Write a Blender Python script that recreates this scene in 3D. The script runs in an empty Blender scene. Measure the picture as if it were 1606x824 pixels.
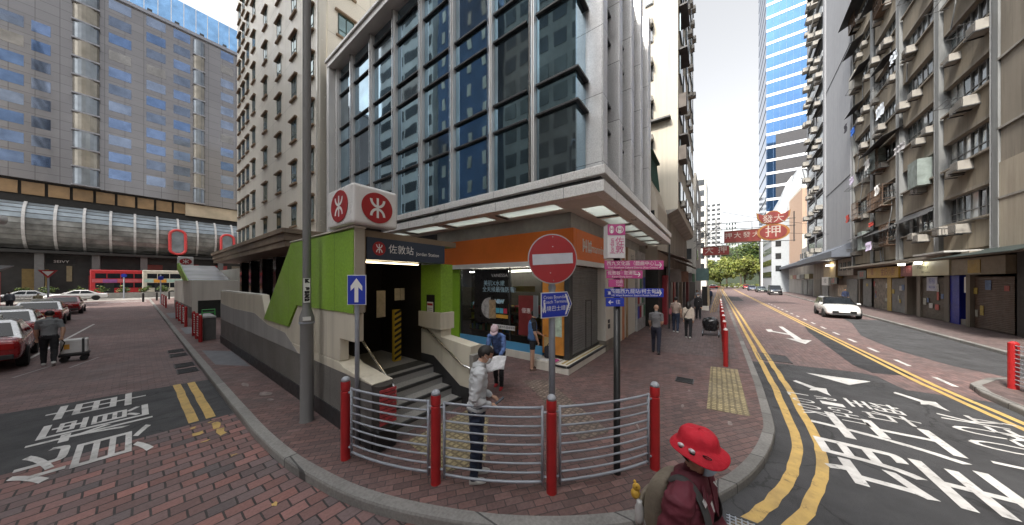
import bpy, math, random
import numpy as np
from math import sin, cos, pi, radians as RD, sqrt, atan2
from mathutils import Vector, Matrix, noise as mnoise
random.seed(7)
S = bpy.context.scene
COL = S.collection

# ---------------------------------------------------------------- camera, sky, sun, exposure
CAMZ = 2.67
YAW = math.atan2(435.0, 320.0)                 # the right-hand street runs along +X, the left-hand street along +Y
cam_d = bpy.data.cameras.new('camera'); cam = bpy.data.objects.new('camera', cam_d); COL.objects.link(cam)
cam.location = (0, 0, CAMZ)
cam.rotation_euler = (pi/2, 0, math.atan2(320.0, 435.0) - pi/2)
cam_d.sensor_width = 36.0; cam_d.lens = 36.0*435.0/1606.0
cam_d.shift_y = 29.0/1606.0
cam_d.clip_start = 0.05; cam_d.clip_end = 2000
S.camera = cam
W = bpy.data.worlds.new('World'); S.world = W; W.use_nodes = True
SUN_AZ = RD(166); SUN_EL = RD(50)              # azimuth of the sun measured from +X towards +Y
nt = W.node_tree; nt.nodes.clear()
sky = nt.nodes.new('ShaderNodeTexSky'); sky.sky_type = 'NISHITA'; sky.sun_disc = False
sky.sun_elevation = SUN_EL; sky.sun_rotation = pi/2 - SUN_AZ
sky.air_density = 1.0; sky.dust_density = 5.0; sky.ozone_density = 0.6; sky.altitude = 0
bwn = nt.nodes.new('ShaderNodeHueSaturation'); bwn.inputs['Saturation'].default_value = 0.12
bg = nt.nodes.new('ShaderNodeBackground'); bg.inputs['Strength'].default_value = 0.14
wo = nt.nodes.new('ShaderNodeOutputWorld')
nt.links.new(sky.outputs[0], bwn.inputs['Color']); nt.links.new(bwn.outputs[0], bg.inputs[0]); nt.links.new(bg.outputs[0], wo.inputs[0])
sl = bpy.data.lights.new('sun', 'SUN'); sl.energy = 2.3; sl.angle = RD(7); sl.color = (1.0, .92, .80)
so = bpy.data.objects.new('sun', sl); COL.objects.link(so)
so.rotation_euler = Vector((cos(SUN_AZ)*cos(SUN_EL), sin(SUN_AZ)*cos(SUN_EL), sin(SUN_EL))).to_track_quat('Z', 'Y').to_euler()
so.location = (0, 0, 60)
S.view_settings.view_transform = 'Standard'; S.view_settings.look = 'None'
S.view_settings.exposure = 1.42; S.view_settings.gamma = 1.0
S.render.engine = 'CYCLES'
S.cycles.max_bounces = 7; S.cycles.diffuse_bounces = 4; S.cycles.glossy_bounces = 4; S.cycles.transparent_max_bounces = 12
S.cycles.caustics_reflective = False; S.cycles.caustics_refractive = False

# ---------------------------------------------------------------- helpers
def V(*a): return Vector(a)
class MB:
    def __init__(s): s.v = []; s.f = []; s.m = []
    def face(s, pts, m=0):
        b = len(s.v); s.v += [tuple(p) for p in pts]; s.f.append(list(range(b, b+len(pts)))); s.m.append(m); return s
    def add(s, vs, fs, m=0):
        b = len(s.v); s.v += [tuple(p) for p in vs]
        for f in fs: s.f.append([b+i for i in f]); s.m.append(m)
        return s
    def box(s, x0, x1, y0, y1, z0, z1, m=0):
        if x0 > x1: x0, x1 = x1, x0
        if y0 > y1: y0, y1 = y1, y0
        if z0 > z1: z0, z1 = z1, z0
        v = [(x0,y0,z0),(x1,y0,z0),(x1,y1,z0),(x0,y1,z0),(x0,y0,z1),(x1,y0,z1),(x1,y1,z1),(x0,y1,z1)]
        return s.add(v, [(0,3,2,1),(4,5,6,7),(0,1,5,4),(1,2,6,5),(2,3,7,6),(3,0,4,7)], m)
    def obox(s, o, r, u, n, w, h, d, m=0):
        """box: lower-left-back corner o, axes r (width w), u (height h), n (depth d)"""
        o, r, u, n = Vector(o), Vector(r), Vector(u), Vector(n)
        P = [o, o+r*w, o+r*w+u*h, o+u*h]; Q = [p+n*d for p in P]
        return s.add(P+Q, [(0,3,2,1),(4,5,6,7),(0,1,5,4),(1,2,6,5),(2,3,7,6),(3,0,4,7)], m)
    def prism(s, poly, a0, a1, ax='z', m=0):
        n = len(poly)
        def mk(p, a):
            return (p[0], p[1], a) if ax == 'z' else ((a, p[0], p[1]) if ax == 'x' else (p[0], a, p[1]))
        v = [mk(p, a0) for p in poly] + [mk(p, a1) for p in poly]
        f = [list(range(n))[::-1], list(range(n, 2*n))] + [(i, (i+1) % n, n+(i+1) % n, n+i) for i in range(n)]
        ar = sum(poly[i][0]*poly[(i+1) % n][1]-poly[(i+1) % n][0]*poly[i][1] for i in range(n))
        if ax == 'y': ar = -ar
        if a1 < a0: ar = -ar
        if ar < 0: f = [list(q)[::-1] for q in f]
        return s.add(v, f, m)
    def tube(s, pts, r, n=8, m=0, cap=True, sx=1.0):
        pts = [Vector(p) for p in pts]; k = len(pts)
        rr = r if isinstance(r, (list, tuple)) else [r]*k
        b = len(s.v); prev = None
        for i, p in enumerate(pts):
            t = (pts[min(i+1, k-1)]-pts[max(i-1, 0)]).normalized()
            if prev is None:
                a = Vector((0, 0, 1)) if abs(t.z) < .9 else Vector((1, 0, 0))
                u = t.cross(a).normalized()
            else:
                u = (prev - t*prev.dot(t)).normalized()
            w = t.cross(u); prev = u
            for j in range(n):
                an = 2*pi*j/n; q = p + (u*cos(an)*sx + w*sin(an))*rr[i]; s.v.append(tuple(q))
        for i in range(k-1):
            for j in range(n):
                s.f.append([b+i*n+j, b+i*n+(j+1) % n, b+(i+1)*n+(j+1) % n, b+(i+1)*n+j]); s.m.append(m)
        if cap:
            s.f.append([b+j for j in range(n)][::-1]); s.m.append(m)
            s.f.append([b+(k-1)*n+j for j in range(n)]); s.m.append(m)
        return s
    def lathe(s, prof, n=20, c=(0, 0, 0), m=0, sx=1, sy=1):
        b = len(s.v); k = len(prof)
        for (r, z) in prof:
            for j in range(n):
                an = 2*pi*j/n; s.v.append((c[0]+r*cos(an)*sx, c[1]+r*sin(an)*sy, c[2]+z))
        for i in range(k-1):
            for j in range(n):
                s.f.append([b+i*n+j, b+i*n+(j+1) % n, b+(i+1)*n+(j+1) % n, b+(i+1)*n+j]); s.m.append(m)
        s.f.append([b+j for j in range(n)][::-1]); s.m.append(m)
        s.f.append([b+(k-1)*n+j for j in range(n)]); s.m.append(m)
        return s
    def ball(s, c, rx, ry, rz, n=14, k=9, m=0, keep=None, R=None):
        b = len(s.v); c = Vector(c)
        for i in range(k+1):
            th = pi*i/k
            for j in range(n):
                an = 2*pi*j/n
                q = Vector((rx*sin(th)*cos(an), ry*sin(th)*sin(an), rz*cos(th)))
                if R: q = R @ q
                s.v.append(tuple(c+q))
        for i in range(k):
            for j in range(n):
                th = pi*(i+.5)/k; an = 2*pi*(j+.5)/n
                d = (sin(th)*cos(an), sin(th)*sin(an), cos(th))
                if keep and not keep(*d): continue
                s.f.append([b+i*n+j, b+(i+1)*n+j, b+(i+1)*n+(j+1) % n, b+i*n+(j+1) % n]); s.m.append(m)
        return s
    def ribbon(s, path, w, z, m=0):
        """flat strip centred on an xy path"""
        p = [Vector((a[0], a[1], 0)) for a in path]; L = []
        for i in range(len(p)):
            t = (p[min(i+1, len(p)-1)]-p[max(i-1, 0)]).normalized(); nrm = Vector((-t.y, t.x, 0))
            L.append((p[i]+nrm*w/2, p[i]-nrm*w/2))
        for i in range(len(p)-1):
            s.face([(L[i][1].x, L[i][1].y, z), (L[i+1][1].x, L[i+1][1].y, z), (L[i+1][0].x, L[i+1][0].y, z), (L[i][0].x, L[i][0].y, z)], m)
        return s
    def build(s, name, mats, parent=None, smooth=False, bevel=0, bseg=2):
        o = mesh_obj(name, s.v, s.f, s.m, mats, parent, smooth)
        if bevel:
            b = o.modifiers.new('bevel', 'BEVEL'); b.width = bevel; b.segments = bseg; b.limit_method = 'ANGLE'; b.angle_limit = RD(35)
        return o
def root_loc(o):
    l = Vector((0, 0, 0))
    while o is not None: l += Vector(o.location); o = o.parent
    return l
def mesh_obj(name, v, f, mi, mats, parent=None, smooth=False):
    me = bpy.data.meshes.new(name)
    if parent is not None:
        l = root_loc(parent)
        if l.length > 0: v = [(p[0]-l.x, p[1]-l.y, p[2]-l.z) for p in v]
    me.from_pydata(v, [], f); me.validate(); me.update()
    if not isinstance(mats, (list, tuple)): mats = [mats]
    for m in mats: me.materials.append(m)
    if len(mats) > 1 and len(me.polygons) == len(mi): me.polygons.foreach_set('material_index', mi)
    if smooth: me.polygons.foreach_set('use_smooth', [True]*len(me.polygons))
    o = bpy.data.objects.new(name, me); COL.objects.link(o)
    if parent is not None: o.parent = parent
    return o
def tag(o, label=None, cat=None, group=None, kind=None):
    if label: o['label'] = label
    if cat: o['category'] = cat
    if group: o['group'] = group
    if kind: o['kind'] = kind
    return o
def thing(name, label, cat, loc=(0, 0, 0), group=None):
    o = bpy.data.objects.new(name, None); o.empty_display_size = .3; COL.objects.link(o); o.location = loc
    return tag(o, label, cat, group)
def place(o, loc, rz=0): o.location = loc; o.rotation_euler = (0, 0, rz); return o
KIDS = {}
def kids(o): return [c for c in bpy.data.objects if c.parent is o]
def tree_of(o): return (o, [tree_of(c) for c in kids(o)])
def dup_tree(t, parent=None):
    o, ch = t
    c = o.copy(); COL.objects.link(c)
    if parent is not None: c.parent = parent
    for k in ch: dup_tree(k, c)
    return c
def dup(t, loc, rz=0, label=None, group=None, parent=None):
    c = dup_tree(t, parent); c.location = loc; c.rotation_euler = (0, 0, rz)
    if label: c['label'] = label
    if group: c['group'] = group
    return c
def text(body, h, mat, o, right, up, parent, name='lettering', align='CENTER', sx=1.0, ext=0.0, sp=1.0, bold=0.0, thin=0.0):
    """real letters: a filled font outline of cap height about h, placed at o with axes right/up"""
    c = bpy.data.curves.new('t', 'FONT'); c.body = body; c.size = h*1.38; c.align_x = align; c.align_y = 'CENTER'
    c.extrude = ext; c.space_character = sp; c.resolution_u = 3
    if bold and all(ord(q) < 256 for q in body): c.offset = bold
    if thin: c.offset = -thin
    ob = bpy.data.objects.new('t', c); COL.objects.link(ob); bpy.context.view_layer.update()
    me0 = bpy.data.meshes.new_from_object(ob.evaluated_get(bpy.context.evaluated_depsgraph_get()))
    bpy.data.objects.remove(ob); bpy.data.curves.remove(c)
    r, u = Vector(right).normalized(), Vector(up).normalized(); n = r.cross(u); o = Vector(o)
    vs = [tuple(o + r*(v.co.x*sx) + u*v.co.y + n*v.co.z) for v in me0.vertices]
    fs = [list(p.vertices) for p in me0.polygons]; bpy.data.meshes.remove(me0)
    if name is None: return vs, fs
    return mesh_obj(name, vs, fs, [0]*len(fs), mat, parent)

# ---------------------------------------------------------------- materials
MATS = {}
def _n(t, k, **kw):
    n = t.nodes.new(k)
    for a, b in kw.items(): setattr(n, a, b)
    return n
def _mix(t, a, b, f, mode='MIX'):
    m = t.nodes.new('ShaderNodeMix'); m.data_type = 'RGBA'; m.blend_type = mode
    for sock, val in ((m.inputs[6], a), (m.inputs[7], b), (m.inputs[0], f)):
        if hasattr(val, 'is_linked') or hasattr(val, 'links'): t.links.new(val, sock)
        elif isinstance(val, (tuple, list)): sock.default_value = (*val[:3], 1)
        else: sock.default_value = val
    return m.outputs[2]
def _noise(t, vec, scale, detail=5, rough=.6):
    n = t.nodes.new('ShaderNodeTexNoise'); n.inputs['Scale'].default_value = scale
    n.inputs['Detail'].default_value = detail; n.inputs['Roughness'].default_value = rough
    if vec is not None: t.links.new(vec, n.inputs['Vector'])
    return n.outputs['Fac']
def _range(t, v, a, b, c=0, d=1):
    n = t.nodes.new('ShaderNodeMapRange'); t.links.new(v, n.inputs[0])
    for i, x in enumerate((a, b, c, d)): n.inputs[i+1].default_value = x
    return n.outputs[0]
def base(name):
    m = bpy.data.materials.new(name); m.use_nodes = True; t = m.node_tree
    b = t.nodes['Principled BSDF']; tc = t.nodes.new('ShaderNodeTexCoord')
    return m, t, b, tc.outputs['Object']
def _map(t, vec, sc=(1, 1, 1), rot=(0, 0, 0), loc=(0, 0, 0)):
    n = t.nodes.new('ShaderNodeMapping'); t.links.new(vec, n.inputs[0])
    n.inputs['Scale'].default_value = sc; n.inputs['Rotation'].default_value = rot; n.inputs['Location'].default_value = loc
    return n.outputs[0]
def sc3(c, k): return tuple(min(1, x*k) for x in c)
def M(name, col, rough=.6, metal=0, var=.18, scale=2.5, bump=0, bscale=25, spec=.5, streak=0, emit=0, coat=0, alpha=None):
    if name in MATS: return MATS[name]
    m, t, b, oc = base(name)
    vec = _map(t, oc, (1, 1, .12)) if streak else oc
    nz = _range(t, _noise(t, vec, scale), .3, .72)
    c = _mix(t, sc3(col, 1-var), sc3(col, 1+var), nz)
    if streak:
        s2 = _range(t, _noise(t, _map(t, oc, (2.2, 2.2, .1)), 1.6, 6, .7), .5, .78)
        c = _mix(t, c, sc3(col, 1-streak), s2)
    t.links.new(c, b.inputs['Base Color'])
    r2 = _range(t, _noise(t, oc, scale*3), .3, .7, max(.02, rough-.07), min(1, rough+.09)); t.links.new(r2, b.inputs['Roughness'])
    b.inputs['Metallic'].default_value = metal; b.inputs['Specular IOR Level'].default_value = spec
    if coat: b.inputs['Coat Weight'].default_value = coat; b.inputs['Coat Roughness'].default_value = .06
    if emit: b.inputs['Emission Color'].default_value = (*col, 1); b.inputs['Emission Strength'].default_value = emit
    if bump:
        bn = t.nodes.new('ShaderNodeBump'); bn.inputs['Strength'].default_value = bump; bn.inputs['Distance'].default_value = .02
        t.links.new(_noise(t, oc, bscale, 6), bn.inputs['Height']); t.links.new(bn.outputs[0], b.inputs['Normal'])
    MATS[name] = m; return m
def Mbrick(name, c1, c2, mortar, w, h, ms, rough=.75, wall=False, rot=0, off=.5, stain=.35, bump=.35, bias=0, sscale=.35, metal=0, grime=(.09, .085, .085), tones=None):
    tones = (.03 if wall else .22) if tones is None else tones
    """courses of paving bricks or wall panels, with broad stains"""
    m, t, b, oc = base(name)
    if wall:
        sx = t.nodes.new('ShaderNodeSeparateXYZ'); t.links.new(oc, sx.inputs[0])
        ad = t.nodes.new('ShaderNodeMath'); t.links.new(sx.outputs[0], ad.inputs[0]); t.links.new(sx.outputs[1], ad.inputs[1])
        cb = t.nodes.new('ShaderNodeCombineXYZ'); t.links.new(ad.outputs[0], cb.inputs[0]); t.links.new(sx.outputs[2], cb.inputs[1]); vec = cb.outputs[0]
    else:
        wob = t.nodes.new('ShaderNodeVectorMath'); wob.operation = 'ADD'
        nn = t.nodes.new('ShaderNodeTexNoise'); nn.inputs['Scale'].default_value = 2.0; t.links.new(oc, nn.inputs['Vector'])
        sc = t.nodes.new('ShaderNodeVectorMath'); sc.operation = 'SCALE'; sc.inputs['Scale'].default_value = .035
        t.links.new(nn.outputs['Color'], sc.inputs[0]); t.links.new(oc, wob.inputs[0]); t.links.new(sc.outputs[0], wob.inputs[1])
        vec = _map(t, wob.outputs[0], rot=(0, 0, rot))
    br = t.nodes.new('ShaderNodeTexBrick'); t.links.new(vec, br.inputs['Vector'])
    br.offset = off; br.inputs['Scale'].default_value = 1; br.inputs['Brick Width'].default_value = w; br.inputs['Row Height'].default_value = h
    br.inputs['Mortar Size'].default_value = ms; br.inputs['Mortar Smooth'].default_value = .3; br.inputs['Bias'].default_value = bias
    for k, c in (('Color1', c1), ('Color2', c2), ('Mortar', mortar)): br.inputs[k].default_value = (*c, 1)
    st = _range(t, _noise(t, oc, sscale, 8, .65), .42, .75, 0, stain)
    b2 = t.nodes.new('ShaderNodeTexBrick'); t.links.new(_map(t, vec, loc=(w*14, h*8, 0)), b2.inputs['Vector']); b2.offset = off
    for k, x in (('Scale', 1), ('Brick Width', w), ('Row Height', h), ('Mortar Size', 0)): b2.inputs[k].default_value = x
    tone = tones
    b2.inputs['Color1'].default_value = (1-tone, 1-tone, 1-tone, 1); b2.inputs['Color2'].default_value = (1+tone, 1+tone, 1+tone, 1)
    cm = t.nodes.new('ShaderNodeVectorMath'); cm.operation = 'MULTIPLY'; t.links.new(br.outputs['Color'], cm.inputs[0]); t.links.new(b2.outputs['Color'], cm.inputs[1])
    c = _mix(t, cm.outputs[0], grime, st)
    fine = _range(t, _noise(t, oc, 30, 3), .3, .7, .82, 1.16)
    cbn = t.nodes.new('ShaderNodeVectorMath'); cbn.operation = 'SCALE'; t.links.new(c, cbn.inputs[0]); t.links.new(fine, cbn.inputs['Scale'])
    t.links.new(cbn.outputs[0], b.inputs['Base Color'])
    b.inputs['Metallic'].default_value = metal
    t.links.new(_range(t, _noise(t, oc, 1.3), .3, .7, rough-.12, min(1, rough+.1)), b.inputs['Roughness'])
    if bump:
        bn = t.nodes.new('ShaderNodeBump'); bn.inputs['Strength'].default_value = bump; bn.inputs['Distance'].default_value = .01
        inv = _range(t, br.outputs['Fac'], 0, 1, 1, 0)
        ad2 = t.nodes.new('ShaderNodeMath'); ad2.operation = 'MULTIPLY_ADD'; t.links.new(_noise(t, oc, 60, 3), ad2.inputs[0]); ad2.inputs[1].default_value = .35; t.links.new(inv, ad2.inputs[2])
        t.links.new(ad2.outputs[0], bn.inputs['Height']); t.links.new(bn.outputs[0], b.inputs['Normal'])
    MATS[name] = m; return m
def Mglass(name, tint=(.75, .8, .82), refl=(.8, .85, .9), amount=.25):
    """clear glass sheet: see-through with a mirror film that grows at grazing angles"""
    m = bpy.data.materials.new(name); m.use_nodes = True; t = m.node_tree; t.nodes.clear()
    tr = t.nodes.new('ShaderNodeBsdfTransparent'); tr.inputs[0].default_value = (*tint, 1)
    gl = t.nodes.new('ShaderNodeBsdfGlossy'); gl.inputs[0].default_value = (*refl, 1); gl.inputs['Roughness'].default_value = .02
    lw = t.nodes.new('ShaderNodeLayerWeight'); lw.inputs[0].default_value = amount
    mx = t.nodes.new('ShaderNodeMixShader'); out = t.nodes.new('ShaderNodeOutputMaterial')
    t.links.new(lw.outputs['Fresnel'], mx.inputs[0]); t.links.new(tr.outputs[0], mx.inputs[1]); t.links.new(gl.outputs[0], mx.inputs[2]); t.links.new(mx.outputs[0], out.inputs[0])
    MATS[name] = m; return m
def Mmirror(name, col, rough=.04, metal=.9, wave=.12, var=.25, pane=(2.0, 1.0)):
    """tinted curtain-wall glass, each pane very slightly out of true"""
    m, t, b, oc = base(name)
    c = _mix(t, sc3(col, 1-var), sc3(col, 1+var), _range(t, _noise(t, oc, .6, 3), .3, .7))
    t.links.new(c, b.inputs['Base Color']); b.inputs['Metallic'].default_value = metal; b.inputs['Roughness'].default_value = rough
    bn = t.nodes.new('ShaderNodeBump'); bn.inputs['Strength'].default_value = wave; bn.inputs['Distance'].default_value = .05
    t.links.new(_noise(t, oc, .55, 1.5), bn.inputs['Height']); t.links.new(bn.outputs[0], b.inputs['Normal'])
    MATS[name] = m; return m

def Masph(name, col):
    m, t, b, oc = base(name)
    c = _mix(t, sc3(col, .75), sc3(col, 1.3), _range(t, _noise(t, oc, .8, 7, .65), .3, .7))
    c = _mix(t, c, sc3(col, .35), _range(t, _noise(t, _map(t, oc, (.5, 2.2, 1)), 1.1, 8, .7), .55, .72, 0, .8))
    vo = t.nodes.new('ShaderNodeTexVoronoi'); vo.feature = 'DISTANCE_TO_EDGE'; vo.inputs['Scale'].default_value = .55
    wv = t.nodes.new('ShaderNodeVectorMath'); wv.operation = 'ADD'; nn = t.nodes.new('ShaderNodeTexNoise'); nn.inputs['Scale'].default_value = 1.5; nn.inputs['Detail'].default_value = 8
    t.links.new(oc, nn.inputs['Vector']); t.links.new(oc, wv.inputs[0]); t.links.new(nn.outputs['Color'], wv.inputs[1]); t.links.new(wv.outputs[0], vo.inputs['Vector'])
    c = _mix(t, c, (.012, .012, .012), _range(t, vo.outputs['Distance'], .004, .012, .55, 0))
    sp = _range(t, _noise(t, oc, 190, 2), .35, .7, .7, 1.35); s_ = t.nodes.new('ShaderNodeVectorMath'); s_.operation = 'SCALE'; t.links.new(c, s_.inputs[0]); t.links.new(sp, s_.inputs['Scale'])
    t.links.new(s_.outputs[0], b.inputs['Base Color']); t.links.new(_range(t, _noise(t, oc, 2), .3, .7, .6, .9), b.inputs['Roughness'])
    bn = t.nodes.new('ShaderNodeBump'); bn.inputs['Strength'].default_value = .5; bn.inputs['Distance'].default_value = .02; t.links.new(_noise(t, oc, 120, 4), bn.inputs['Height']); t.links.new(bn.outputs[0], b.inputs['Normal'])
    MATS[name] = m; return m
ASPH = Masph('asphalt', (.056, .057, .062)); ASPH2 = Masph('dark asphalt', (.040, .041, .046))
ASPHL = M('worn sunlit asphalt', (.24, .23, .215), .8, var=.15, scale=.6, bump=.4, bscale=90)  # paler than the near asphalt, the avenue's sunlight put into the colour
BRK_ROAD = Mbrick('road pavers', (.27, .13, .115), (.105, .098, .105), (.035, .03, .03), .25, .185, .011, rough=.62, bump=.7, rot=RD(0), stain=.45, sscale=.7, bias=-.12)
BRK_ROAD2 = Mbrick('worn road pavers', (.20, .128, .122), (.155, .11, .11), (.07, .055, .055), .22, .11, .006, rough=.7, bump=.3, stain=.55, sscale=.25)
BRK_PAVE = Mbrick('pavement pavers', (.185, .105, .096), (.13, .083, .08), (.06, .045, .042), .21, .105, .007, rough=.68, bump=.5, rot=RD(37), stain=.55, sscale=.55)
BRK_PAVE2 = Mbrick('grey pavement pavers', (.15, .105, .10), (.12, .088, .087), (.09, .08, .078), .2, .1, .007, rough=.7, bump=.4, rot=RD(0), stain=.5, sscale=.5)
KERB = Mbrick('kerb stone', (.24, .235, .225), (.18, .177, .172), (.07, .07, .07), .9, 5, .012, wall=False, stain=.5, bump=.3, sscale=1.2)
def Mpaint(name, col):
    """road paint worn through to the asphalt in ragged patches"""
    m, t, b, oc = base(name)
    c = _mix(t, sc3(col, .82), sc3(col, 1.12), _range(t, _noise(t, oc, 6), .3, .7))
    w = _range(t, _noise(t, oc, 5.5, 9, .75), .56, .68, 0, .8); c = _mix(t, c, (.06, .058, .056), w)
    c = _mix(t, c, (.10, .095, .09), _range(t, _noise(t, oc, .9, 6, .7), .5, .75, 0, .55))
    t.links.new(c, b.inputs['Base Color']); b.inputs['Roughness'].default_value = .65; MATS[name] = m; return m
YEL = Mpaint('yellow road paint', (.56, .38, .13))
WHT = Mpaint('white road paint', (.64, .635, .63))
TACT = Mbrick('tactile yellow tile', (.42, .35, .20), (.36, .30, .17), (.2, .165, .1), .1, .1, .02, off=0, stain=.5, bump=.8, sscale=1.5)
CONC = M('concrete', (.30, .29, .27), .85, var=.22, scale=1.2, bump=.25, streak=.35)
CONCD = M('weathered concrete', (.24, .215, .18), .88, var=.25, scale=.8, bump=.3, streak=.5)
CREAM = M('cream wall paint', (.62, .58, .48), .6, var=.08, scale=1.5, streak=.3, bump=.05)
OFFW = M('off white paint', (.68, .65, .58), .65, var=.08, scale=1.2, streak=.2)
WHITE = M('white enamel', (.78, .78, .77), .35, var=.04)
GREYM = M('galvanised steel', (.33, .36, .41), .5, metal=.3, var=.12, scale=8)
STEEL = M('polished steel', (.6, .6, .6), .2, metal=1, var=.05)
ALU = M('aluminium cladding', (.70, .69, .68), .36, metal=.3, var=.04, scale=.15)
ALUW = M('white aluminium fascia', (.80, .79, .77), .35, metal=.25, var=.05, scale=.8)
BLACK = M('black paint', (.012, .012, .013), .4, var=.2)
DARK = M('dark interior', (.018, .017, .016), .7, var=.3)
DGREY = M('dark grey metal', (.06, .062, .065), .45, metal=.4, var=.2)
RED = M('red post paint', (.36, .016, .018), .42, var=.14, scale=5, bump=.05)
REDS = M('red sign sheet', (.38, .02, .025), .4, var=.08)
BLUES = M('blue sign sheet', (.018, .045, .42), .4, var=.06)
NAVY = M('navy sign panel', (.03, .045, .075), .35, var=.1)
PINK = M('pink sign sheet', (.50, .07, .25), .45, var=.05)
GREEN = Mbrick('lime green panel', (.25, .45, .045), (.235, .43, .045), (.10, .2, .03), 1.24, 4, .008, wall=True, off=0, stain=.14, bump=.12, rough=.4, sscale=1.4)
ORANGE = M('orange shop fascia', (.85, .20, .03), .42, var=.05)
TYRE = M('tyre rubber', (.015, .015, .016), .85)
RUBY = M('rear lamp lens', (.45, .008, .008), .15, coat=.5)
CHROME = M('bright metal', (.7, .7, .7), .15, metal=1)
CARGL = M('car glass', (.015, .018, .022), .08, var=.2, spec=.3)
SKIN = M('skin', (.50, .30, .21), .55, var=.07, scale=20)
HAIR = M('black hair', (.012, .010, .009), .5, var=.3, scale=60, bump=.4, bscale=120)
MASK = M('pale blue face mask', (.45, .62, .74), .7, var=.06)
MASKW = M('white face mask', (.74, .75, .76), .7, var=.05)
def cloth(n, c, rough=.85): return M('cloth ' + n, c, rough, var=.13, scale=6, bump=.35, bscale=11)
SHOPGL = Mglass('shop glass')

# ================================================================ ground, roads, kerbs, markings
def sheet(name, poly, z, mat):
    return tag(MB().face([(x, y, z) for x, y in poly]).build(name, mat), kind='structure')
sheet('ground', [(-400, -400), (600, -400), (600, 600), (-400, 600)], -.012, ASPHL)
KP = [(1.17, 66), (1.17, 30), (1.17, 14.87), (1.18, 8.25), (1.2, 6.2), (1.26, 5.08), (1.36, 4.3), (1.52, 3.5), (1.8, 2.7), (2.22, 1.85), (2.75, 1.1), (3.4, .45), (4.14, -.03), (4.8, -.36), (5.51, -.6), (6.2, -.76), (6.92, -.85), (9.21, -.92), (14.5, -.95), (30, -1.0), (70, -1.05), (118, -1.1)]
def catmull(P, n=4):
    r = []
    for i in range(len(P)-1):
        p0, p1, p2, p3 = P[max(i-1, 0)], P[i], P[i+1], P[min(i+2, len(P)-1)]
        if max(abs(p2[0]-p1[0]), abs(p2[1]-p1[1])) > 3: r.append(p1); continue
        for k in range(n):
            t = k/n; r.append(tuple(.5*(2*p1[j]+(p2[j]-p0[j])*t+(2*p0[j]-5*p1[j]+4*p2[j]-p3[j])*t*t+(-p0[j]+3*p1[j]-3*p2[j]+p3[j])*t**3) for j in (0, 1)))
    return r+[P[-1]]
KP = [p for p in KP if p not in ((1.17, 14.87), (1.18, 8.25))]; KP = KP[:2]+[(1.17, 14.87), (1.18, 8.25)]+catmull([(1.19, 7.2)]+KP[2:16])+[(14.5, -.95), (30, -1.0), (70, -1.05), (118, -1.1)]
def offset(path, d):
    p = [Vector((a[0], a[1], 0)) for a in path]; r = []
    for i in range(len(p)):
        t = (p[min(i+1, len(p)-1)]-p[max(i-1, 0)]).normalized(); r.append((p[i].x - t.y*d, p[i].y + t.x*d))
    return r
KIN = offset(KP, .15)
sheet('left_road', [(-9.3, -14), (3.55, -14), (3.55, .6), (1.3, 5.5), (1.3, 66), (-9.3, 66)], -.004, BRK_ROAD2)
sheet('left_road', [(-9.3, -14), (3.55, -14), (3.55, .55), (1.3, 5.5), (1.3, 7.85), (-9.3, 8.15)], .0, BRK_ROAD)
sheet('left_road', [(1.3, 7.85), (1.3, 11.05), (-9.3, 12.9), (-9.3, 8.15)], .0, ASPH)
sheet('avenue', [(-120, 66), (160, 66), (160, 90), (-120, 90)], .0, ASPHL)
# right-hand street, running slightly downhill of the X axis on its far side
RA = -RD(2.58)
def yk(x): return -8.4 - .045*(x-18.9)          # far kerb
def yf(x): return -10.7 - .045*(x-23)           # far building line
sheet('right_road', [(3.55, -14), (160, -14), (160, 1.5), (3.55, 1.0)], -.004, BRK_ROAD2)
sheet('right_road', [(3.55, -5.2), (11.2, -4.9), (11.2, -3.75), (12.35, -3.62), (12.55, -3.3), (12.36, -1.8), (12.1, -.5), (3.55, .8)], .0, ASPH)
sheet('road_patch', [(25.5, -4.5), (12.9, -4.55), (12.7, -3.65), (13.5, -3.5), (21, -3.9)], .0, ASPH2)
sheet('road_patch', [(30, -7.3), (26.8, -6.9), (21, -5.7), (17.4, -5.6), (15.2, -6.0), (14.2, -6.6), (14.2, -8.9), (22, -8.7), (30, -9.0)], .0, ASPH)
sheet('road_patch', [(60, -3.0), (48, -3.0), (48, -1.4), (60, -1.4)], .0, ASPH2)
# pavements with stone kerbs (0.12 m step)
def pavement(name, outer, inner_close, mat, kerb=True, z=.12):
    kin = offset(outer, .15)
    sheet(name, kin+inner_close, z, mat)
    mb = MB()
    for i in range(len(outer)-1):
        a, b = outer[i], outer[i+1]; c, d = kin[i+1], kin[i]
        a2 = (a[0]*.93+d[0]*.07, a[1]*.93+d[1]*.07); b2 = (b[0]*.93+c[0]*.07, b[1]*.93+c[1]*.07)
        mb.face([(*a, -.01), (*b, -.01), (*b, z-.02), (*a, z-.02)]); mb.face([(*a, z-.02), (*b, z-.02), (*b2, z+.004), (*a2, z+.004)])
        mb.face([(*a2, z+.004), (*b2, z+.004), (*c, z+.004), (*d, z+.004)])
    tag(mb.build('kerb', KERB), kind='structure')
pavement('pavement', KP, [(118, 4), (50, 6), (17, 14), (12, 66)], BRK_PAVE)
sheet('pavement_patch', [(19, -.6), (60, -.7), (60, 3), (17, 3), (11.2, 1.9), (11.6, -.6)], .124, BRK_PAVE2)
SLATE = M('slate grey patch', (.15, .155, .17), .75, var=.15, scale=3)
sheet('pavement_patch', [(1.45, 12.3), (2.05, 11.2), (2.08, 14.2), (1.45, 15.2)], .124, SLATE)
sheet('pavement_patch', [(1.45, 20.5), (2.1, 20.5), (2.1, 23.4), (1.45, 23.4)], .124, SLATE)
sheet('pavement_patch', [(1.45, 30), (2.1, 30), (2.1, 35), (1.45, 35)], .124, SLATE)
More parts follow.
